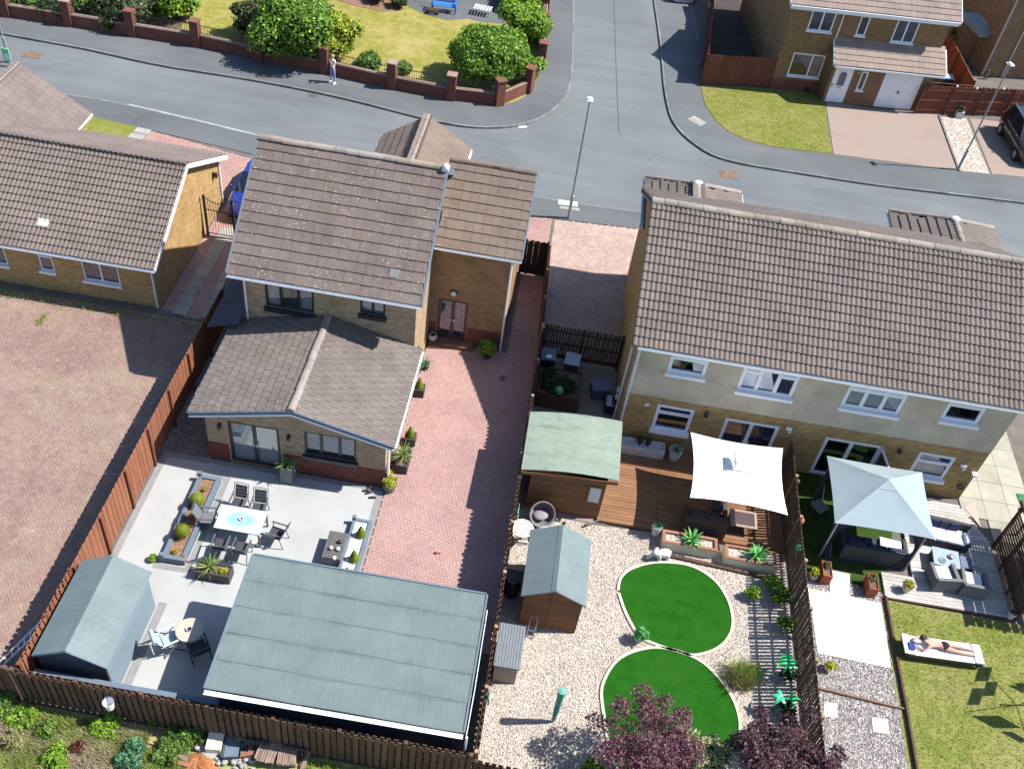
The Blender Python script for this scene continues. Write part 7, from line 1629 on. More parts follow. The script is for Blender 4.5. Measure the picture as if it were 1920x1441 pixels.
# dark timber screen at the right edge
scn = thing('timber_screen', 'dark timber screen with brown beams along the right side of the grey deck', 'screen', (17.7,21.8,0))
for k, yy in enumerate((20.2,21.25,22.3,23.3)): obj('post', MB().box((17.62,yy,1.05),(.1,.1,2.1)), mt['fence_dark'], scn)
k = 0; zz = .12
while zz < 2.0: obj('board', MB().bx(17.57,17.6,20.15,23.35,zz,zz+.075), mt['fence_dark'], scn); zz += .14
for yy in (20.2,21.25,22.3,23.3): obj('cross_beam', MB().beam((17.5,yy,2.14),(20.4,yy-.1,2.2),.06,.12), mt['post_dark'], scn)
for xx in (17.62,18.9,20.3): obj('roof_beam', MB().beam((xx,19.9,2.24),(xx,23.6,2.24),.06,.1), mt['fence_dark'], scn)
for k in range(9): obj('roof_slat', MB().bx(17.75+k*.3,17.98+k*.3,20.0,23.2,2.3,2.33), mt['fence_dark'], scn)
b = P(1913,960,1.9); gt = thing('tarpaulin', 'green tarpaulin edge at the right border above the dark screen', 'tarpaulin', (18.2,24.2,1.6)); obj('sheet', MB().slab([(17.75,23.4,2.0),(19.5,23.4,2.05),(19.5,24.4,1.9),(17.8,24.3,1.85)],.05), M('green_tarpaulin',(.03,.16,.06),.12,4,.5,.4), gt); obj('cord', MB().tube([(17.75,23.4,2.0),(17.65,23.3,1.9)],.01,5), mt['white'], gt); obj('pole', MB().tube([(18.6,24.0,0),(18.6,24.0,1.95)],.04,8), mt['fence_dark'], gt)
# rotary washing line just outside the frame: its shadow lies on the lawn
rl = thing('washing_line', 'rotary washing line with laundry whose shadow falls on the back lawn', 'washing line', (17.95,17.15,0)); c_ = Vector((17.95,17.15,0))
obj('pole', MB().tube([c_,c_+Vector((0,0,2.05))],.025,8), mt['metal_grey'], rl); tips = []
for k in range(4): a = k*PI/2+.35; tp_ = c_+Vector((1.4*math.cos(a),1.4*math.sin(a),1.9)); tips.append(tp_); obj('arm', MB().tube([c_+Vector((0,0,1.35)),tp_],.014,6), mt['metal_grey'], rl)
for f in (.5,.75,1.0):
    for k in range(4): obj('line', MB().tube([(c_+Vector((0,0,1.35))).lerp(tips[k],f),(c_+Vector((0,0,1.35))).lerp(tips[(k+1)%4],f)],.006,4), mt['dirty_white'], rl)
for i, (k, f, u0, wd, hh) in enumerate(((0,1,.15,.6,.6),(1,1,.05,.6,.6),(1,1,.5,.7,.5),(2,1,.1,.7,.7),(2,1,.55,.6,.5),(3,1,.1,.6,.5),(2,.75,.2,.7,.5),(1,.75,.2,.6,.5),(0,.75,.3,.4,.4))):
    a = (c_+Vector((0,0,1.35))).lerp(tips[k],f); b = (c_+Vector((0,0,1.35))).lerp(tips[(k+1)%4],f); d = (b-a).normalized(); p = a+(b-a)*u0; q = p+d*wd
    t = thing('laundry', 'pale garment pegged to the washing line outside the right edge', 'laundry', p-Z*hh, 0, 'garments on the washing line'); obj('cloth', MB()._add([p,q,q-Z*hh,p-Z*hh],[(0,1,2,3)]), mt['canvas_white'], t); obj('peg', MB().box(p+d*.03,(.015,.015,.07)), mt['post_top'], t)
# ---------------------------------------------------------------- trees and shrubs
def limbs(n, r0, h0, h1, rad, seed):
    rr = random.Random(seed); out = [([(0,0,0),(.03,.02,h0*.6),(0,.0,h0)], [r0,r0*.8,r0*.65])]
    for i in range(n):
        a = 2*PI*i/n+rr.uniform(-.4,.4); q = rad*rr.uniform(.5,.95); hz = rr.uniform(h0,h1)
        out.append(([(0,0,h0*.75),(q*.4*math.cos(a),q*.4*math.sin(a),h0+(hz-h0)*.45),(q*math.cos(a),q*math.sin(a),hz)], [r0*.5,r0*.3,r0*.1]))
    return out
def crown(n, rad, zc, zr, br, seed):
    rr = random.Random(seed); out = []
    for i in range(n):
        a = 2.4*i+rr.uniform(-.4,.4); q = rad*math.sqrt((i+.5)/n)*rr.uniform(.8,1.1); z_ = zc+zr*rr.uniform(-1,1)*(1-.5*(q/rad)**2); b = br*rr.uniform(.6,1.15)
        out.append(((q*math.cos(a), q*math.sin(a), z_), (b, b, b*.8)))
    return out
plant('purple_plum_tree', 'purple-leaved plum tree overhanging the lower round lawn at the bottom edge', 'tree', (4.85,12.6,0), [((.1,.0,1.7),(1.35,.95,.8))]+crown(30,1.4,2.0,.8,.36,3)+[((-.1,1.1,1.9),.3),((1.0,1.0,2.0),.28),((-1.4,.6,1.6),.26),((.5,1.2,2.2),.22)], 12500, .042, [('purple',.7),('purple_dark',.3)], limbs(15,.07,.8,2.4,1.4,4), core=False, inner=.05, flat=.15, jit=.7, up=.25)
plant('purple_plum_tree', 'darker purple-leaved tree against the slatted fence at the bottom edge', 'tree', (8.75,13.05,0), crown(32,1.45,1.75,.7,.4,8), 17000, .046, [('purple_dark',1)], limbs(13,.07,.8,2.2,1.4,9), core=False, inner=.05, flat=.15, jit=.7, up=.25)
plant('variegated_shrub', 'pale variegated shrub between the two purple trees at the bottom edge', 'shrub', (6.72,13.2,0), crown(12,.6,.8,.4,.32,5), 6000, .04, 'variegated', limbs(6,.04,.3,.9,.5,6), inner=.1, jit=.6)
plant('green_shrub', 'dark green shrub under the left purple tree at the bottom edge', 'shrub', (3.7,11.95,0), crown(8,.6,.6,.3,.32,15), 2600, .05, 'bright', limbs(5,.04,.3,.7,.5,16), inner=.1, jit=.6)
for (px, py, r_, n_, lf, lb) in ((1445,1092,.36,1100,'bright','leafy green shrub against the slatted fence, highest of the row by the long planter'),(1412,1112,.3,700,'bright','round green shrub on the gravel in the striped fence shadow'),(1462,1120,.38,1000,'laurel','dark green shrub against the slatted fence below the topmost one'),(1470,1170,.32,700,'laurel','dark green fern-like shrub halfway along the slatted fence'),(1478,1265,.3,500,'shade','dark leafy shrub behind the bright green metal leaves'),(1474,1330,.34,600,'shade','dark shrub at the slatted fence just above the purple tree')):
    b = P(px,py,.25); plant('green_shrub', lb, 'shrub', (b.x,b.y,0), crown(6,r_*.6,r_*1.0,r_*.3,r_*.55,px), n_, .05, lf, limbs(4,.03,.15,r_*1.2,r_*.6,py), group='shrubs along the slatted fence', inner=.1, jit=.6, core=False)
t = thing('grass_clump', 'yellow-green ornamental grass clump at the edge of the lower round lawn', 'plant', P(1385,1275)); k = RNG.normal(0,.16,(260,3))*(1.3,1,0)+np.array(P(1385,1275)); leafy = blades('blades', k, .25,.6,.022, mt['leaf_straw2'], .9, t, None); k = RNG.normal(0,.16,(220,3))*(1.2,1,0)+np.array(P(1395,1268)); blades('blades', k, .25,.65,.024, mt['leaf_bright'], .8, t, None)
mt['leaf_metal'] = M('green_metal_leaf', (.03,.42,.12), .15, 6, .35, .5, bump=0); mt['leaf_metal2'] = M('teal_metal_leaf', (.05,.38,.22), .15, 6, .35, .5, bump=0)
for (px, py, n_, sc_, lb, mm) in ((1478,1238,9,.42,'bright green metal palm-leaf ornament on the slatted fence, largest one','leaf_metal'),(1464,1305,5,.3,'teal metal leaf ornament near the slatted fence, above the purple tree','leaf_metal2'),(1488,1308,4,.3,'green metal leaf ornament lowest on the slatted fence','leaf_metal')):
    b = P(px,py,.9); t = thing('leaf_ornament', lb, 'ornament', (b.x,b.y,0)); obj('stem', MB().tube([(b.x,b.y,0),(b.x,b.y,.85)],.02,6), mt['metal_black'], t); me = mesh('leaf', leaf_blade(sc_,.13,.7), mt[mm], None, True)
    for i in range(n_): place('leaf', me, t, Matrix.Translation((b.x,b.y,.85)) @ Matrix.Rotation(i*2*PI/n_,4,'Z') @ Matrix.Rotation(-1.0-.1*(i%3),4,'X'))
# park shrubs
def bush(label, px, py, rad, h, n, size, leaf, seed, grp=None, name='bush', **k):
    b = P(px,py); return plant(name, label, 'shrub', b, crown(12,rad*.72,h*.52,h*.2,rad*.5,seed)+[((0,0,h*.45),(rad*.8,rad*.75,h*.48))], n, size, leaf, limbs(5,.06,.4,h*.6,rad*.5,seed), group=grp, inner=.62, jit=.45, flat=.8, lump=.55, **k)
bush('large dense green laurel bush behind the park railings, left of the standing woman', 560,106,2.6,3.5,17000,.105,[('laurel',.55),('bright',.45)],21); bush('yellow-leaved bush next to the large laurel behind the standing woman', 630,112,1.4,2.9,6500,.1,[('yellow',.6),('bright',.4)],22)
bush('big rounded bright green bush at the corner of the park wall', 905,154,2.4,3.3,18000,.1,[('bright',.55),('laurel',.45)],23); bush('bright green bush spilling over the side street wall', 985,72,1.6,2.2,7500,.1,'bright',24); bush('bright green bush at the top of the side street wall, above the other', 975,18,1.5,2.0,6000,.1,'bright',25); bush('green bush in the right corner of the park beside the corner bush', 985,150,1.0,1.5,2200,.1,'bright',27)
bush('grey-olive bush left of the large laurel', 478,70,1.5,2.3,3200,.11,'olive',26)
bush('dark green shrub behind the far left railings', 240,42,1.7,1.9,3600,.12,'olive',31); bush('mid green shrub right of the dark one behind the left railings', 322,32,1.5,1.9,3400,.12,'bright',32); bush('low light green shrub at the top left corner', 165,12,1.5,1.2,2500,.11,'weed',33); bush('low pale shrub behind the railings at the far left', 70,10,1.6,1.0,2200,.11,'weed',34)
bush('dark red-leaved shrub at the top edge of the park lawn', 700,-6,1.2,1.0,1800,.11,[('redleaf',.7),('shade',.3)],35); bush('small green shrub in the bark bed left of the blue bench', 748,14,.55,.8,600,.09,'olive',36)
bush('low green weeds behind the railings right of the standing woman', 690,128,.9,.7,1000,.09,'weed',37); bush('low pale weeds behind the railings near the pale pier', 752,138,.8,.6,800,.09,'weed',38); bush('dark clipped shrub along the railings at the far left', 110,28,1.3,.9,1500,.1,'shade',39); bush('dark ivy patch along the railings below the olive shrub', 215,48,1.2,.9,1400,.1,'shade',40)
# blue bench and white slatted table
bn = thing('garden_bench', 'blue painted wooden bench at the top of the park lawn', 'bench', P(832,22), R(3)); mt['blue_paint'] = M('blue_paint', (.03,.17,.5), .1, 5, .5, .4)
for k in range(4): obj('seat_slat', MB().bx(-.78,.78,-.25+.13*k,-.14+.13*k,.42,.45), mt['blue_paint'], bn, local=True)
for k in range(4): obj('back_slat', MB().box((0,.3+.025*k,.55+.12*k),(1.56,.03,.1),0,0,0,-.15), mt['blue_paint'], bn, local=True)
for sx in (-.72,.72):
    obj('front_leg', MB().bx(sx-.04,sx+.04,-.25,-.17,0,.64), mt['blue_paint'], bn, local=True); obj('rear_leg', MB().beam((sx,.22,0),(sx,.42,.98),.07,.07), mt['blue_paint'], bn, local=True); obj('armrest', MB().bx(sx-.05,sx+.05,-.28,.34,.64,.67), mt['blue_paint'], bn, local=True)
wt = thing('slatted_table', 'low white slatted table at the top of the park beside the green bush', 'table', P(905,27), R(-5))
for k in range(6): obj('slat', MB().bx(-.55+.19*k,-.43+.19*k,-.35,.35,.4,.43), mt['dirty_white'], wt, local=True)
for sx in (-.45,.45):
    for sy in (-.28,.28): obj('leg', MB().bx(sx-.03,sx+.03,sy-.03,sy+.03,0,.4), mt['dirty_white'], wt, local=True)
ft = thing('footrest', 'dark low slatted footrest beside the blue bench', 'stool', P(812,26)); 
for k in range(4): obj('slat', MB().bx(-.35,.35,-.2+.11*k,-.12+.11*k,.25,.28), mt['fence_dark'], ft, local=True)
for sx in (-.3,.3): obj('leg', MB().bx(sx-.03,sx+.03,-.15,.15,0,.25), mt['fence_dark'], ft, local=True)
# ---------------------------------------------------------------- upper right corner behind the houses
sheet('back_lawn', PX((1795,110),(1806,60),(1800,-60),(1830,-60),(1822,40),(1816,110)), .01, mt['lawn_green'])
sheet('patio_slabs', PX((1850,142),(1795,118),(1822,55),(1835,-60),(1930,-60),(1900,60)), .004, mt['asphalt_path'])
b = P(1790,58); plant('clipped_hedge', 'bright green clipped conifer behind the red panel fence', 'shrub', b, [((0,0,.9),(.75,.7,.95))], 1800, .08, 'bright', inner=.75, flat=.9); b = P(1787,76); plant('yellow_shrub', 'yellow shrub in front of the clipped conifer behind the panel fence', 'shrub', b, [((0,0,.55),(.45,.4,.45)),((.2,-.5,.4),(.3,.3,.3))], 700, .07, 'yellow', inner=.4)
ctr = P(1858,44,2.35); g2 = thing('garden_gazebo', 'white gazebo with a blue-shaded canopy at the top right corner', 'gazebo', (ctr.x,ctr.y,0)); cr_ = []
for sx, sy in ((-1,-1),(1,-1),(1,1),(-1,1)):
    v = Matrix.Rotation(R(14),3,'Z') @ Vector((sx*1.5,sy*1.5,0)); cr_.append((ctr.x+v.x,ctr.y+v.y)); obj('post', MB().box((ctr.x+v.x*.94,ctr.y+v.y*.94,1.15),(.07,.07,2.3)), mt['metal_black'], g2)
canopy(g2, cr_, 2.35, (ctr.x,ctr.y,2.95), mt['canvas_grey'], .05, 5, valance=.28)
b = P(1893,28); gs2 = thing('garden_shed', 'grey flat-roofed shed at the top right corner behind the gazebo', 'shed', b, R(12)); obj('wall', MB().bx(-1,1.4,0,2.4,0,2.0), mt['planter_grey'], gs2, local=True); obj('roof', MB().slab([(-1.1,-.1,2.05),(1.5,-.1,2.05),(1.5,2.5,2.15),(-1.1,2.5,2.15)],.1), M('grey_shed_roof',(.25,.26,.28),.1), gs2, local=True)
wf2 = thing('white_balustrade', 'white railings with dark glass at the top right corner', 'fence', P(1845,15), R(-50))
for k in range(3): obj('rail', MB().bx(-1.6,1.6,-.5+k*.5,-.42+k*.5,.9,.97), mt['white'], wf2, local=True)
for k in range(3):
    for xx in (-1.55,0,1.55): obj('post', MB().bx(xx-.04,xx+.04,-.5+k*.5,-.42+k*.5,0,.9), mt['white'], wf2, local=True)
b = P(1776,148,.9); rbx = thing('recycling_box', 'pale blue lid of a bin just behind the red-brown gate fence', 'bin', (b.x,b.y,0)); obj('body', MB().box((b.x,b.y,.5),(.6,.6,1.0)), mt['planter_dark'], rbx); obj('lid', MB().box((b.x,b.y,1.04),(.66,.66,.08)), M('pale_blue_lid',(.25,.38,.5),.06,4,.5,.4), rbx, bevel=.02)
p = P(1797,222); bxp = box_planter('square_pot', 'square stone planter with a small round shrub on the far gravel strip', p.x-.2,p.x+.2,p.y-.05,p.y+.35,.4,'stone_pale'); leafcloud('foliage', [((p.x,p.y+.15,.55),(.22,.2,.18))], 350, .05, mt['leaf_olive'], bxp, inner=.4)
wl = thing('gate_lights', 'string of small white lights along the top of the red-brown gate fence', 'lights', P(1810,165)); 
for k, (px, py) in enumerate(((1795,162),(1832,166),(1882,167))): q = P(px,py,1.8); obj('bulb', MB().blob(q,.07,8,6), mt['white'], wl, smooth=True)
q1, q2 = P(1745,154,1.82), P(1885,167,1.82); obj('wire', MB().tube([q1,q2],.012,5), mt['post_top'], wl)
b = P(1852,140,.3); hr = thing('hose_reel', 'coiled garden hose against the neighbouring house corner', 'hose', (b.x,b.y,0)); obj('coil', MB().tube([(b.x+.25*math.cos(a),b.y-.05-.0*a,.32+.25*math.sin(a)) for a in np.linspace(0,12.5,40)],.025,6), mt['core_green'], hr, smooth=True); obj('bracket', MB().box((b.x,b.y+.03,.32),(.1,.06,.5)), mt['metal_grey'], hr)

# ---------------------------------------------------------------- rough ground behind the rear fence
sheet('rough_ground', [(-40,0),(.3,0),(.3,11.5),(-12.3,11.68),(-40,12)], -.018, mt['waste'], .05)
k = RNG.uniform(0,1,(34000,2)); pts = np.stack([-13.5+10.2*k[:,0], 9.3+2.15*k[:,1], np.full(34000,-.03)],1)
f_ = np.sin(pts[:,0]*2.1)+np.sin(pts[:,1]*3.3+pts[:,0])+RNG.normal(0,.7,len(pts))
clear = ((pts[:,0] > -7.2) & (pts[:,1] > 10.6)) | ((pts[:,0] > -8.6) & (pts[:,0] < -7.0) & (pts[:,1] > 10.9))
blades('rough_grass', pts[(f_ > -.1) & ~clear], .08,.3,.03, mt['grass_blade'], .9, per=3); blades('dry_grass', pts[(f_ < .6) & ~clear][:14000], .08,.28,.025, mt['straw'], 1.1, per=3)
k = RNG.uniform(0,1,(2500,2)); pts = np.stack([-4.2+8*k[:,0], 10.6+.85*k[:,1], np.full(2500,-.03)],1); blades('rough_grass', pts, .08,.3,.03, mt['grass_blade'], .9, per=2)
def weed(label, px, py, r_, h, n, leaf, size=.05, name='weed_clump'): b = P(px,py); return plant(name, label, 'plant', b, crown(7,r_*.7,h*.5,h*.25,r_*.45,px), n, size, leaf, limbs(4,.015,.1,h*.6,r_*.5,py), inner=.1, jit=.7, core=False, up=.3)
weed('leafy green weeds by the rear fence at the bottom left corner', 10,1330,.45,.5,900,'weed'); weed('green weed clump in the rough grass below the bucket', 90,1375,.35,.45,600,'weed'); weed('pale green seeding weed at the foot of the rear fence', 290,1350,.35,.5,600,'weed'); weed('bright green nettle clump at the fence left of the timber pile', 365,1385,.42,.6,1100,'weed'); weed('blue-green thistle clump at the bottom edge', 250,1425,.5,.6,1300,'teal'); weed('large green nettle clump beside the blue-green thistle', 315,1420,.5,.6,1300,'weed'); weed('mixed green weeds in the middle of the rough grass', 200,1368,.5,.4,900,'bright'); weed('low spreading weeds below the fence left of the nettles', 330,1395,.5,.35,800,'weed'); weed('green weeds at the left end of the rough grass', 45,1350,.5,.4,900,'bright'); weed('tall weeds beside the dry stump', 110,1430,.45,.5,800,'bright'); weed('rust-brown dock plant in the rough grass', 150,1405,.25,.35,350,'redleaf',.04); weed('dry grey shrub stump at the left of the rough grass', 30,1395,.3,.6,600,'straw2',.04)
b = P(430,1362); weed('yellow-green shoots growing at the fence above the blue tub', 432,1365,.2,.5,350,'yellow',.045); weed('small pale plant behind the blue tub', 452,1385,.22,.4,300,'variegated',.04)
mt['grey_timber'] = m_wood('grey_old_timber', (.24,.17,.135), (.15,.11,.09), .25)
def pallet(label, px, py, rz, n_, w_, l_, mat='grey_timber', tilt=.15, h=.35):
    b = P(px,py); t = thing('timber_pallet', label, 'pallet', b, rz, 'old timber pallets')
    for k in range(n_): obj('plank', MB().box((-w_/2+(k+.5)*w_/n_,0,h+.03*random.random()),(w_/n_-.015,l_+random.uniform(-.06,.06),.025),random.uniform(-.02,.02),0,0,tilt), mt[mat], t, local=True)
    for yy in (-l_*.4,0,l_*.4): obj('bearer', MB().box((0,yy,h-.06+yy*tilt),(w_,.09,.09)), mt[mat], t, local=True)
    for sx in (-1,1): obj('block', MB().box((sx*w_*.4,0,(h-.1)/2),(.09,l_*.8,h-.1)), mt[mat], t, local=True)
pallet('weathered pallet of grey planks by the rear fence, left of the two', 505,1412,-.12,7,.55,.75); pallet('pallet of thin brown laths by the rear fence, right of the two', 540,1422,.12,10,.5,.6)
for (px, py, lb, sx, sy, h, mat, rz) in ((405,1398,'square cream stone block among the rubble by the fence',.42,.5,.35,'cream_planter',.1),(392,1412,'grey concrete slab tilted beside the cream block',.45,.28,.14,'concrete',-.45),(415,1368,'small purple-grey brick stack against the rear fence',.36,.22,.4,'rattan_grey',.05)):
    b = P(px,py); t = thing('stone_block', lb, 'block', b, rz)
    obj('block', MB().box((0,0,h/2),(sx,sy,h)), mt[mat], t, local=True, bevel=.012); obj('chipped_block', MB().box((sx*.6,-sy*.45,h*.2),(sx*.4,sy*.35,h*.4),.4), mt[mat], t, local=True, bevel=.01)
b = P(438,1405); tb_ = thing('tub', 'dark blue plastic tub beside the cream stone block', 'tub', b, .2); obj('body', MB()._add([(-.2,-.28,0),(.2,-.28,0),(.2,.28,0),(-.2,.28,0),(-.24,-.33,.3),(.24,-.33,.3),(.24,.33,.3),(-.24,.33,.3)],[(0,3,2,1),(0,1,5,4),(1,2,6,5),(2,3,7,6),(3,0,4,7)]), M('blue_grey_plastic',(.09,.12,.17),.1,5,.5,.4), tb_, local=True); obj('contents', MB().bx(-.21,.21,-.29,.29,.2,.22), mt['bluegrey'], tb_, local=True)
for (px, py, lb) in ((487,1378,'dark slatted crate leaning on the rear fence, left one'),(557,1395,'dark slatted crate leaning on the rear fence, right one')):
    b = P(px,py,.3); t = thing('crate', lb, 'crate', (b.x,11.4,0), 0, 'dark crates against the rear fence')
    for k in range(7): obj('slat', MB().beam((-.3+k*.1,0,.02),(-.3+k*.1,.12,.52),.05,.02), mt['planter_dark'], t, local=True)
    for zz in (.06,.48): obj('rail', MB().box((0,-.02+zz*.24,zz),(.72,.03,.06)), mt['planter_dark'], t, local=True)
for i, (x_, y_, a, l_) in enumerate(((455,1400,1.2,1.0),(462,1418,.3,.8),(345,1425,-.3,.9),(330,1432,-.15,.8),(575,1425,1.4,.6),(470,1405,1.9,.5))):
    b = P(x_,y_); t = thing('timber_offcut', ('long split post lying upright of the planks beside the blue tub','short brown offcut below the split post','flat brown board in the rubble left of the cream block','broken board beside the rust-orange soil','pale splintered stake right of the laths','thin stick leaning towards the fence by the crate')[i], 'timber', b, a, 'timber offcuts'); obj('beam', MB().beam((-l_/2,0,.08),(l_/2,0,.22),.11,.07), mt['grey_timber'] if i % 2 == 0 else mt['rim_brown'], t, local=True, bevel=.008); obj('splinter', MB().beam((-l_*.4,.09,.05),(l_*.2,.12,.1),.05,.03), mt['grey_timber'], t, local=True)
mb = MB(); random.seed(5)
for k in range(160):
    b = P(random.uniform(370,480),random.uniform(1390,1445)); mb.blob((b.x,b.y,random.uniform(.0,.1)),tuple(random.uniform(.03,.09) for _ in range(3)),6,4,.25)
structure_ = tag(obj('rubble', mb, mt['concrete'], loc=(0,0,0)), kind='stuff')
b = P(372,1435); mb = MB().blob((b.x,b.y,.05),(.5,.3,.2),16,8,.15); structure('soil_heap', mb, M('rust_soil',(.28,.11,.045),.3,4,1,.05,fine=.3,fscale=30))
mb = MB(); random.seed(9)
for k in range(40): b = P(random.uniform(180,350),random.uniform(1370,1400)); mb.beam((b.x,b.y,.03),(b.x+random.uniform(-.5,.5),b.y+random.uniform(-.15,.15),.06),.05,.02)
tag(obj('dead_twigs', mb, mt['straw'] if False else mt['post_top'], loc=(0,0,0)), kind='stuff')
b = P(758,1438,.4); wb2 = thing('white_post', 'short white post poking up behind the rear fence at the bottom edge', 'post', (b.x,11.2,0)); obj('post', MB().beam((b.x,11.2,0),(b.x-.1,11.25,.6),.1,.05), mt['white'], wb2); obj('cap', MB().box((b.x-.1,11.25,.62),(.14,.07,.04)), mt['white'], wb2)
# loose stones on the gravel so it has relief
def scatter_stones(name, poly, n, r0, r1, mat, holes=()):
    A = np.array([(p[0],p[1]) for p in poly]); lo, hi = A.min(0), A.max(0); x = RNG.uniform(lo[0],hi[0],n); y = RNG.uniform(lo[1],hi[1],n); ok = inpoly(x,y,poly)
    for h_ in holes: ok &= ~inpoly(x,y,[(q[0],q[1]) for q in h_])
    x, y = x[ok], y[ok]; m = len(x); r = RNG.uniform(r0,r1,(m,3)); a = RNG.uniform(0,6.28,m)
    base = np.array([(1,0,0),(0,1,0),(-1,0,0),(0,-1,0),(0,0,.7),(0,0,-.4)],float); V = base[None]*r[:,None,:]*RNG.uniform(.7,1.2,(m,6,1)); c_, s_ = np.cos(a)[:,None], np.sin(a)[:,None]
    V = np.stack([V[...,0]*c_-V[...,1]*s_+x[:,None], V[...,0]*s_+V[...,1]*c_+y[:,None], V[...,2]+.004],2)
    F = np.array([(0,1,4),(1,2,4),(2,3,4),(3,0,4)]); mass(name, V.reshape(-1,3), (np.arange(m)[:,None,None]*6+F[None]).reshape(-1,3), mat)
def m_stone(name, stops): n = NB(name); return n.done(n.bright(n.ramp(n.rand(), stops), n.rng(n.noise(40,3),.3,.7,.85,1.15)), .85, .25)
scatter_stones('gravel_stones', GR, 26000, .014,.034, m_stone('pale_stones',[(0,(.33,.27,.22)),(.25,(.42,.355,.295)),(.6,(.475,.415,.355)),(1,(.54,.5,.45))]), [o1,o2])
scatter_stones('pebbles', [(9.97,10),(12.95,10),(13.25,20.4),(9.97,20.85)], 13000, .018,.045, m_stone('grey_stones',[(0,(.15,.13,.12)),(.3,(.28,.24,.215)),(.65,(.36,.33,.31)),(1,(.5,.485,.47))]), [PX((1514,1102),(1652,1130),(1671,1253),(1533,1224)),PX((1556,1068),(1594,1076),(1592,1118),(1556,1110)),PX((1546,1316),(1569,1318),(1570,1345),(1543,1342)),PX((1634,1344),(1664,1348),(1667,1376),(1637,1371))])
# short tufts so that the nearer lawns have a nap and ragged edges
def nap(name, poly, n, h0, h1, mat, per=2): 
    A = np.array([(p[0],p[1]) for p in poly]); lo, hi = A.min(0), A.max(0); x = RNG.uniform(lo[0],hi[0],n); y = RNG.uniform(lo[1],hi[1],n); ok = inpoly(x,y,poly); x, y = x[ok], y[ok]; blades(name, np.stack([x,y,0*x+.008],1), h0,h1,.018, mat, 1.0, per=per)
mt['lawn_blade'] = m_leaf('lawn_blade', (.10,.13,.02), (.17,.18,.035), (.28,.235,.09), .7, .3)
nap('lawn_grass', [(13.08,10),(13.1,20.1),(18,20),(18,10)], 15000, .02,.05, mt['lawn_blade'])
nap('lawn_grass', PX((1314,162),(1322,196),(1342,226),(1368,248),(1402,263),(1450,275),(1500,281),(1560,288),(1546,196),(1525,175),(1440,165)), 7000, .03,.07, mt['lawn_blade'])
# ---------------------------------------------------------------- people
def skin_mesh(name, J, E, mat, parent, root=None, sub=1, smooth=True):
    names = list({n_: 0 for e in E for n_ in e}); idx = {n_: i for i, n_ in enumerate(names)}
    me = bpy.data.meshes.new(name); me.from_pydata([J[n_][0] for n_ in names], [(idx[a], idx[b]) for a, b in E], []); me.materials.append(mat)
    o = bpy.data.objects.new(name, me); C.objects.link(o); o.parent = parent; WM[o.name] = WM[parent.name]
    sm = o.modifiers.new('skin','SKIN'); sm.use_smooth_shade = True
    for i, n_ in enumerate(names):
        d = me.skin_vertices[0].data[i]; r = J[n_][1]; d.radius = r if isinstance(r, tuple) else (r, r); d.use_root = n_ == (root or names[0])
    ss = o.modifiers.new('sub','SUBSURF'); ss.levels = sub; ss.render_levels = sub
    return o
def fingers(J, E, s, wrist, hand, up):
    w_, h_ = Vector(J[wrist][0]), Vector(J[hand][0]); d = (h_-w_).normalized(); sd = d.cross(Vector(up)).normalized()*(1 if s == 'L' else -1); u_ = Vector(up)
    for k, (o_, l_) in enumerate(((-.03,.07),(-.01,.082),(.011,.078),(.03,.062))):
        a = h_+sd*o_*.6; b = h_+sd*o_+d*l_*.55; c_ = h_+sd*o_*1.05+d*l_*.9-u_*.018; n_ = f'{s}f{k}'
        J[n_+'a'] = (tuple(a+d*.02), .009); J[n_+'b'] = (tuple(b), .0085); J[n_+'c'] = (tuple(c_), .007); E += [(hand,n_+'a'),(n_+'a',n_+'b'),(n_+'b',n_+'c')]
    a = w_+(h_-w_)*.4-sd*.03; J[s+'ta'] = (tuple(a), .011); J[s+'tb'] = (tuple(a+d*.035-sd*.022), .01); J[s+'tc'] = (tuple(a+d*.06-sd*.03-u_*.01), .008); E += [(wrist,s+'ta'),(s+'ta',s+'tb'),(s+'tb',s+'tc')]
BODY_E = [('pelvis','waist'),('waist','chest'),('chest','neck'),('neck','jaw'),('jaw','skull'),('skull','crown')] + [e for s in 'LR' for e in (('chest',s+'sh'),(s+'sh',s+'el'),(s+'el',s+'wr'),(s+'wr',s+'ha'),('pelvis',s+'hip'),(s+'hip',s+'kn'),(s+'kn',s+'an'),(s+'an',s+'to'))]
mt['skin'] = M('skin', (.46,.27,.195), .05, 4, .55, .3, fine=.03, bump=0); mt['hair_fair'] = M('fair_hair', (.34,.23,.11), .2, 20, .6, .4); mt['hair_dark'] = M('dark_brown_hair', (.035,.02,.014), .2, 20, .5, .4)
mt['leggings'] = M('lilac_blue_leggings', (.24,.25,.42), .08, 5, .85, .2); mt['white_top'] = M('white_top', (.66,.62,.6), .05, 4, .85, .2); mt['black_cloth'] = M('black_cloth', (.016,.015,.018), .1, 5, .85, .2); mt['pink'] = M('pinkish_lips', (.35,.12,.1), .05)
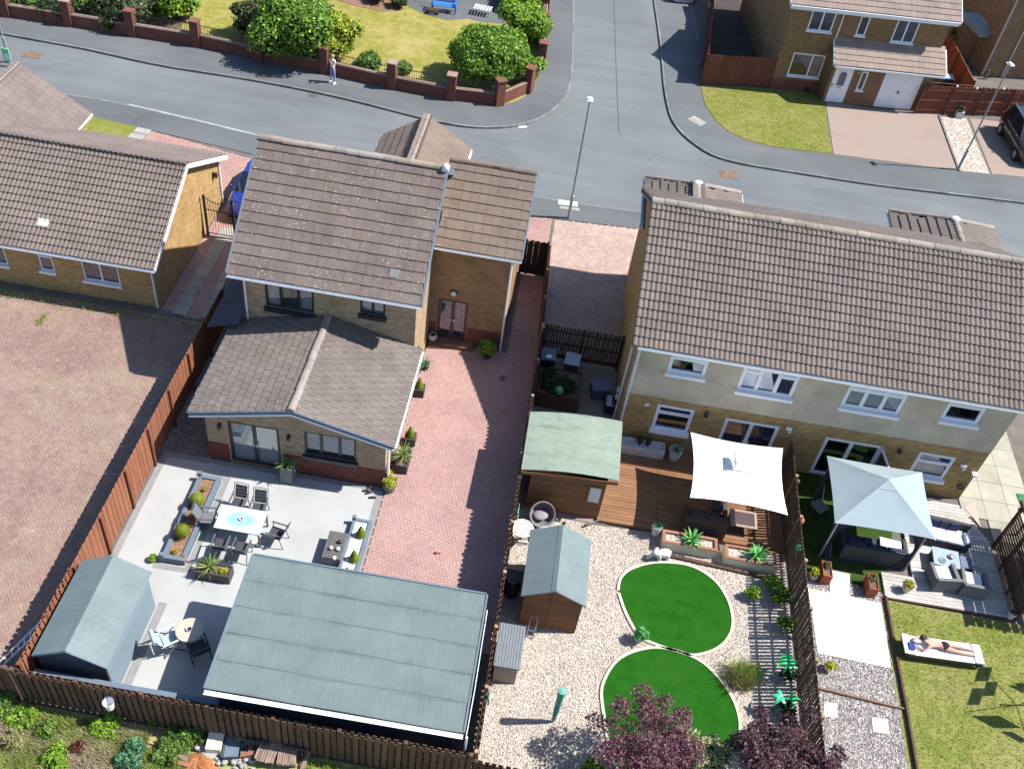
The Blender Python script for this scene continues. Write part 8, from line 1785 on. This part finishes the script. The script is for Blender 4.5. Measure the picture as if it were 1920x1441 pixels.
def face(par, c, f, u_, hair, long=.0, bun=False):
    """eyes, nose, mouth, ears and hair on a head centred at c that looks along f with crown direction u_"""
    c, f, u_ = Vector(c), Vector(f).normalized(), Vector(u_).normalized(); r_ = f.cross(u_).normalized()
    for s in (-1,1):
        e = obj('eye', MB().blob(c+f*.088+r_*.032*s+u_*.0,.012,8,6), mt['white'], par, local=True, smooth=True); obj('iris', MB().blob(c+f*.098+r_*.032*s,.006,6,5), mt['dark'], e, local=True); obj('ear', MB().blob(c+r_*.078*s-u_*.005,(.015,.025,.032),8,6), mt['skin'], par, local=True, smooth=True)
    obj('nose', MB().blob(c+f*.1-u_*.03,(.014,.018,.022),8,6), mt['skin'], par, local=True, smooth=True); obj('mouth', MB().blob(c+f*.088-u_*.062,(.024,.012,.008),8,5), mt['pink'], par, local=True, smooth=True)
    h = MB().blob(c-f*.018+u_*.028,(.094,.1,.098),16,10,.03)
    if long: h.tube([c-f*.06+u_*.02, c-f*.085-u_*.1, c-f*.085-u_*(.1+long)],[.085,.075,.03],10)
    if bun: h.blob(c-f*.11+u_*.04,.05,12,8,.05)
    obj('hair', h, mt[hair], par, local=True, smooth=True)
# woman standing on the far pavement, hands raised before her face
b = P(624,155); wo = thing('person', 'person with fair hair, white top and lilac-blue leggings standing on the far pavement', 'person', b, R(-20)); wo.scale = (.97,)*3
J = dict(pelvis=((0,0,.93),(.13,.095)), waist=((0,0,1.08),(.105,.08)), chest=((0,0,1.28),(.125,.09)), neck=((0,0,1.43),.045), jaw=((0,-.015,1.5),.055), skull=((0,-.01,1.575),(.075,.088)), crown=((0,0,1.635),.055))
for s, k in (('L',1),('R',-1)):
    J[s+'sh'] = ((k*.165,0,1.37),.05); J[s+'el'] = ((k*.22,-.1,1.13),.038); J[s+'wr'] = ((k*.09,-.26,1.3),.028); J[s+'ha'] = ((k*.05,-.29,1.36),(.03,.018)); J[s+'hip'] = ((k*.085,0,.86),.085); J[s+'kn'] = ((k*.11,-.01,.48),.057); J[s+'an'] = ((k*.14,.02,.08),.036); J[s+'to'] = ((k*.16,-.14,.035),.032)
E_ = list(BODY_E)
for s in 'LR': fingers(J, E_, s, s+'wr', s+'ha', (0,-1,0))
skin_mesh('body', J, E_, mt['skin'], wo, 'pelvis')
g_ = lambda J, ks, f: {k: (J[k][0], tuple(v*f+.006 for v in J[k][1]) if isinstance(J[k][1],tuple) else J[k][1]*f+.006) for k in ks}
lg = [e for s in 'LR' for e in (('pelvis',s+'hip'),(s+'hip',s+'kn'),(s+'kn',s+'an'))]+[('pelvis','waist')]; skin_mesh('leggings', g_(J,['pelvis','waist']+[s+q for s in 'LR' for q in ('hip','kn','an')],1.06), lg, mt['leggings'], wo, 'pelvis')
Jt = g_(J,['waist','chest','pelvis']+[s+q for s in 'LR' for q in ('sh','el')],1.1); 
for s in 'LR': Jt[s+'el'] = (tuple((Vector(J[s+'sh'][0])*.45+Vector(J[s+'el'][0])*.55)), .055)
Jt['pelvis'] = ((0,0,.99),(.135,.1)); skin_mesh('top', Jt, [('pelvis','waist'),('waist','chest')]+[e for s in 'LR' for e in (('chest',s+'sh'),(s+'sh',s+'el'))], mt['white_top'], wo, 'waist')
for s, k in (('L',1),('R',-1)): obj('shoe', MB().blob((k*.155,-.08,.045),(.05,.14,.05),12,7).bx(k*.155-.045,k*.155+.045,-.2,.05,0,.02), mt['white'], wo, local=True, smooth=True)
face(wo, (0,-.01,1.56), (0,-1,-.15), (0,0,1), 'hair_fair', .12)
obj('phone', MB().box((0,-.34,1.4),(.075,.012,.15),0,0,0,.2), mt['metal_black'], wo, local=True)
# lounger and sunbather
lo_, hi_ = P(1692,1206,.35), P(1842,1227,.35); lc = (lo_+hi_)/2; la = math.atan2(hi_.y-lo_.y, hi_.x-lo_.x); lc.z = .008
ln_ = thing('sun_lounger', 'white cushioned sun lounger on the back lawn under a sunbather', 'sun lounger', lc, la)
obj('frame', MB().bx(-1.25,1.28,-.36,-.32,.2,.28).bx(-1.25,1.28,.32,.36,.2,.28).bx(-1.25,-1.21,-.32,.32,.2,.28).bx(1.24,1.28,-.32,.32,.2,.28), mt['metal_black'], ln_, local=True)
for sx in (-1.1,1.15):
    for sy in (-.32,.32): obj('leg', MB().bx(sx-.03,sx+.03,sy-.025,sy+.025,0,.2), mt['metal_black'], ln_, local=True)
obj('mattress', MB().bx(-1.0,.98,-.35,.35,.28,.37), mt['cushion_white'], ln_, local=True, bevel=.03); obj('head_cushion', MB().slab([(-1.3,-.35,.42),(-1.01,-.35,.38),(-1.01,.35,.38),(-1.3,.35,.42)],.08), mt['cushion_white'], ln_, local=True, bevel=.02); obj('foot_cushion', MB().bx(1.0,1.29,-.35,.35,.29,.385), M('pale_lilac_cushion',(.55,.54,.62),.05), ln_, local=True, bevel=.03)
fr_ = MB(); tw = [(-.98+1.95*i/26, -.36-.012*abs(math.sin(i*1.7)), .37) for i in range(27)]
for i in range(26): fr_.slab([tw[i],tw[i+1],(tw[i+1][0],-.30,.378),(tw[i][0],-.30,.378)],.03)
obj('towel_fringe', fr_, mt['dirty_white'], ln_, local=True)
sb = thing('person', 'dark-haired person in black bottoms lying face down on the white sun lounger', 'person', lc, la)
zl = .385
J = dict(pelvis=((.02,.04,zl+.1),(.15,.1)), waist=((-.2,.05,zl+.09),(.115,.075)), chest=((-.45,.06,zl+.11),(.14,.085)), neck=((-.62,.08,zl+.17),.048), jaw=((-.7,.1,zl+.22),.055), skull=((-.76,.11,zl+.25),(.075,.085)), crown=((-.82,.11,zl+.28),.055))
for s, k in (('L',1),('R',-1)):
    J[s+'sh'] = ((-.52,.06+k*.17,zl+.12),.052); J[s+'el'] = ((-.68,.06+k*.27,zl+.04),.04); J[s+'wr'] = ((-.9,.08+k*.14,zl+.05),.029); J[s+'ha'] = ((-.98,.09+k*.08,zl+.04),(.03,.018)); J[s+'hip'] = ((.1,.03+k*.085,zl+.09),.092); J[s+'kn'] = ((.5,k*.1,zl+.06),.06); J[s+'an'] = ((.88,-.03+k*.09,zl+.05),.038); J[s+'to'] = ((1.04,-.04+k*.1,zl+.04),.03)
E_ = list(BODY_E)
for s in 'LR': fingers(J, E_, s, s+'wr', s+'ha', (0,0,1))
skin_mesh('body', J, E_, mt['skin'], sb, 'pelvis')
Jb = {'a': ((-.12,.045,zl+.1),(.155,.105)), 'pelvis': ((.03,.04,zl+.105),(.165,.115))}
for s, k in (('L',1),('R',-1)): Jb[s+'hip'] = ((.16,.03+k*.09,zl+.098),.112)
skin_mesh('bottoms', Jb, [('a','pelvis'),('pelvis','Lhip'),('pelvis','Rhip')], mt['black_cloth'], sb, 'pelvis')
face(sb, (-.76,.11,zl+.25), (-.9,-.1,-.25), (-.25,0,.95), 'hair_dark', 0, True)
nb = thing('tablet', 'dark blue tablet or book held by the sunbather at the lounger head', 'tablet', lc+Matrix.Rotation(la,3,'Z') @ Vector((-1.06,-.1,.4)), la); obj('cover', MB().box((0,0,.03),(.2,.28,.015),0,.25), mt['cushion_navy'], nb, local=True); obj('page', MB().box((-.002,0,.04),(.18,.26,.006),0,.25), M('screen_blue',(.03,.05,.2),.1,3,.2,.5), nb, local=True)
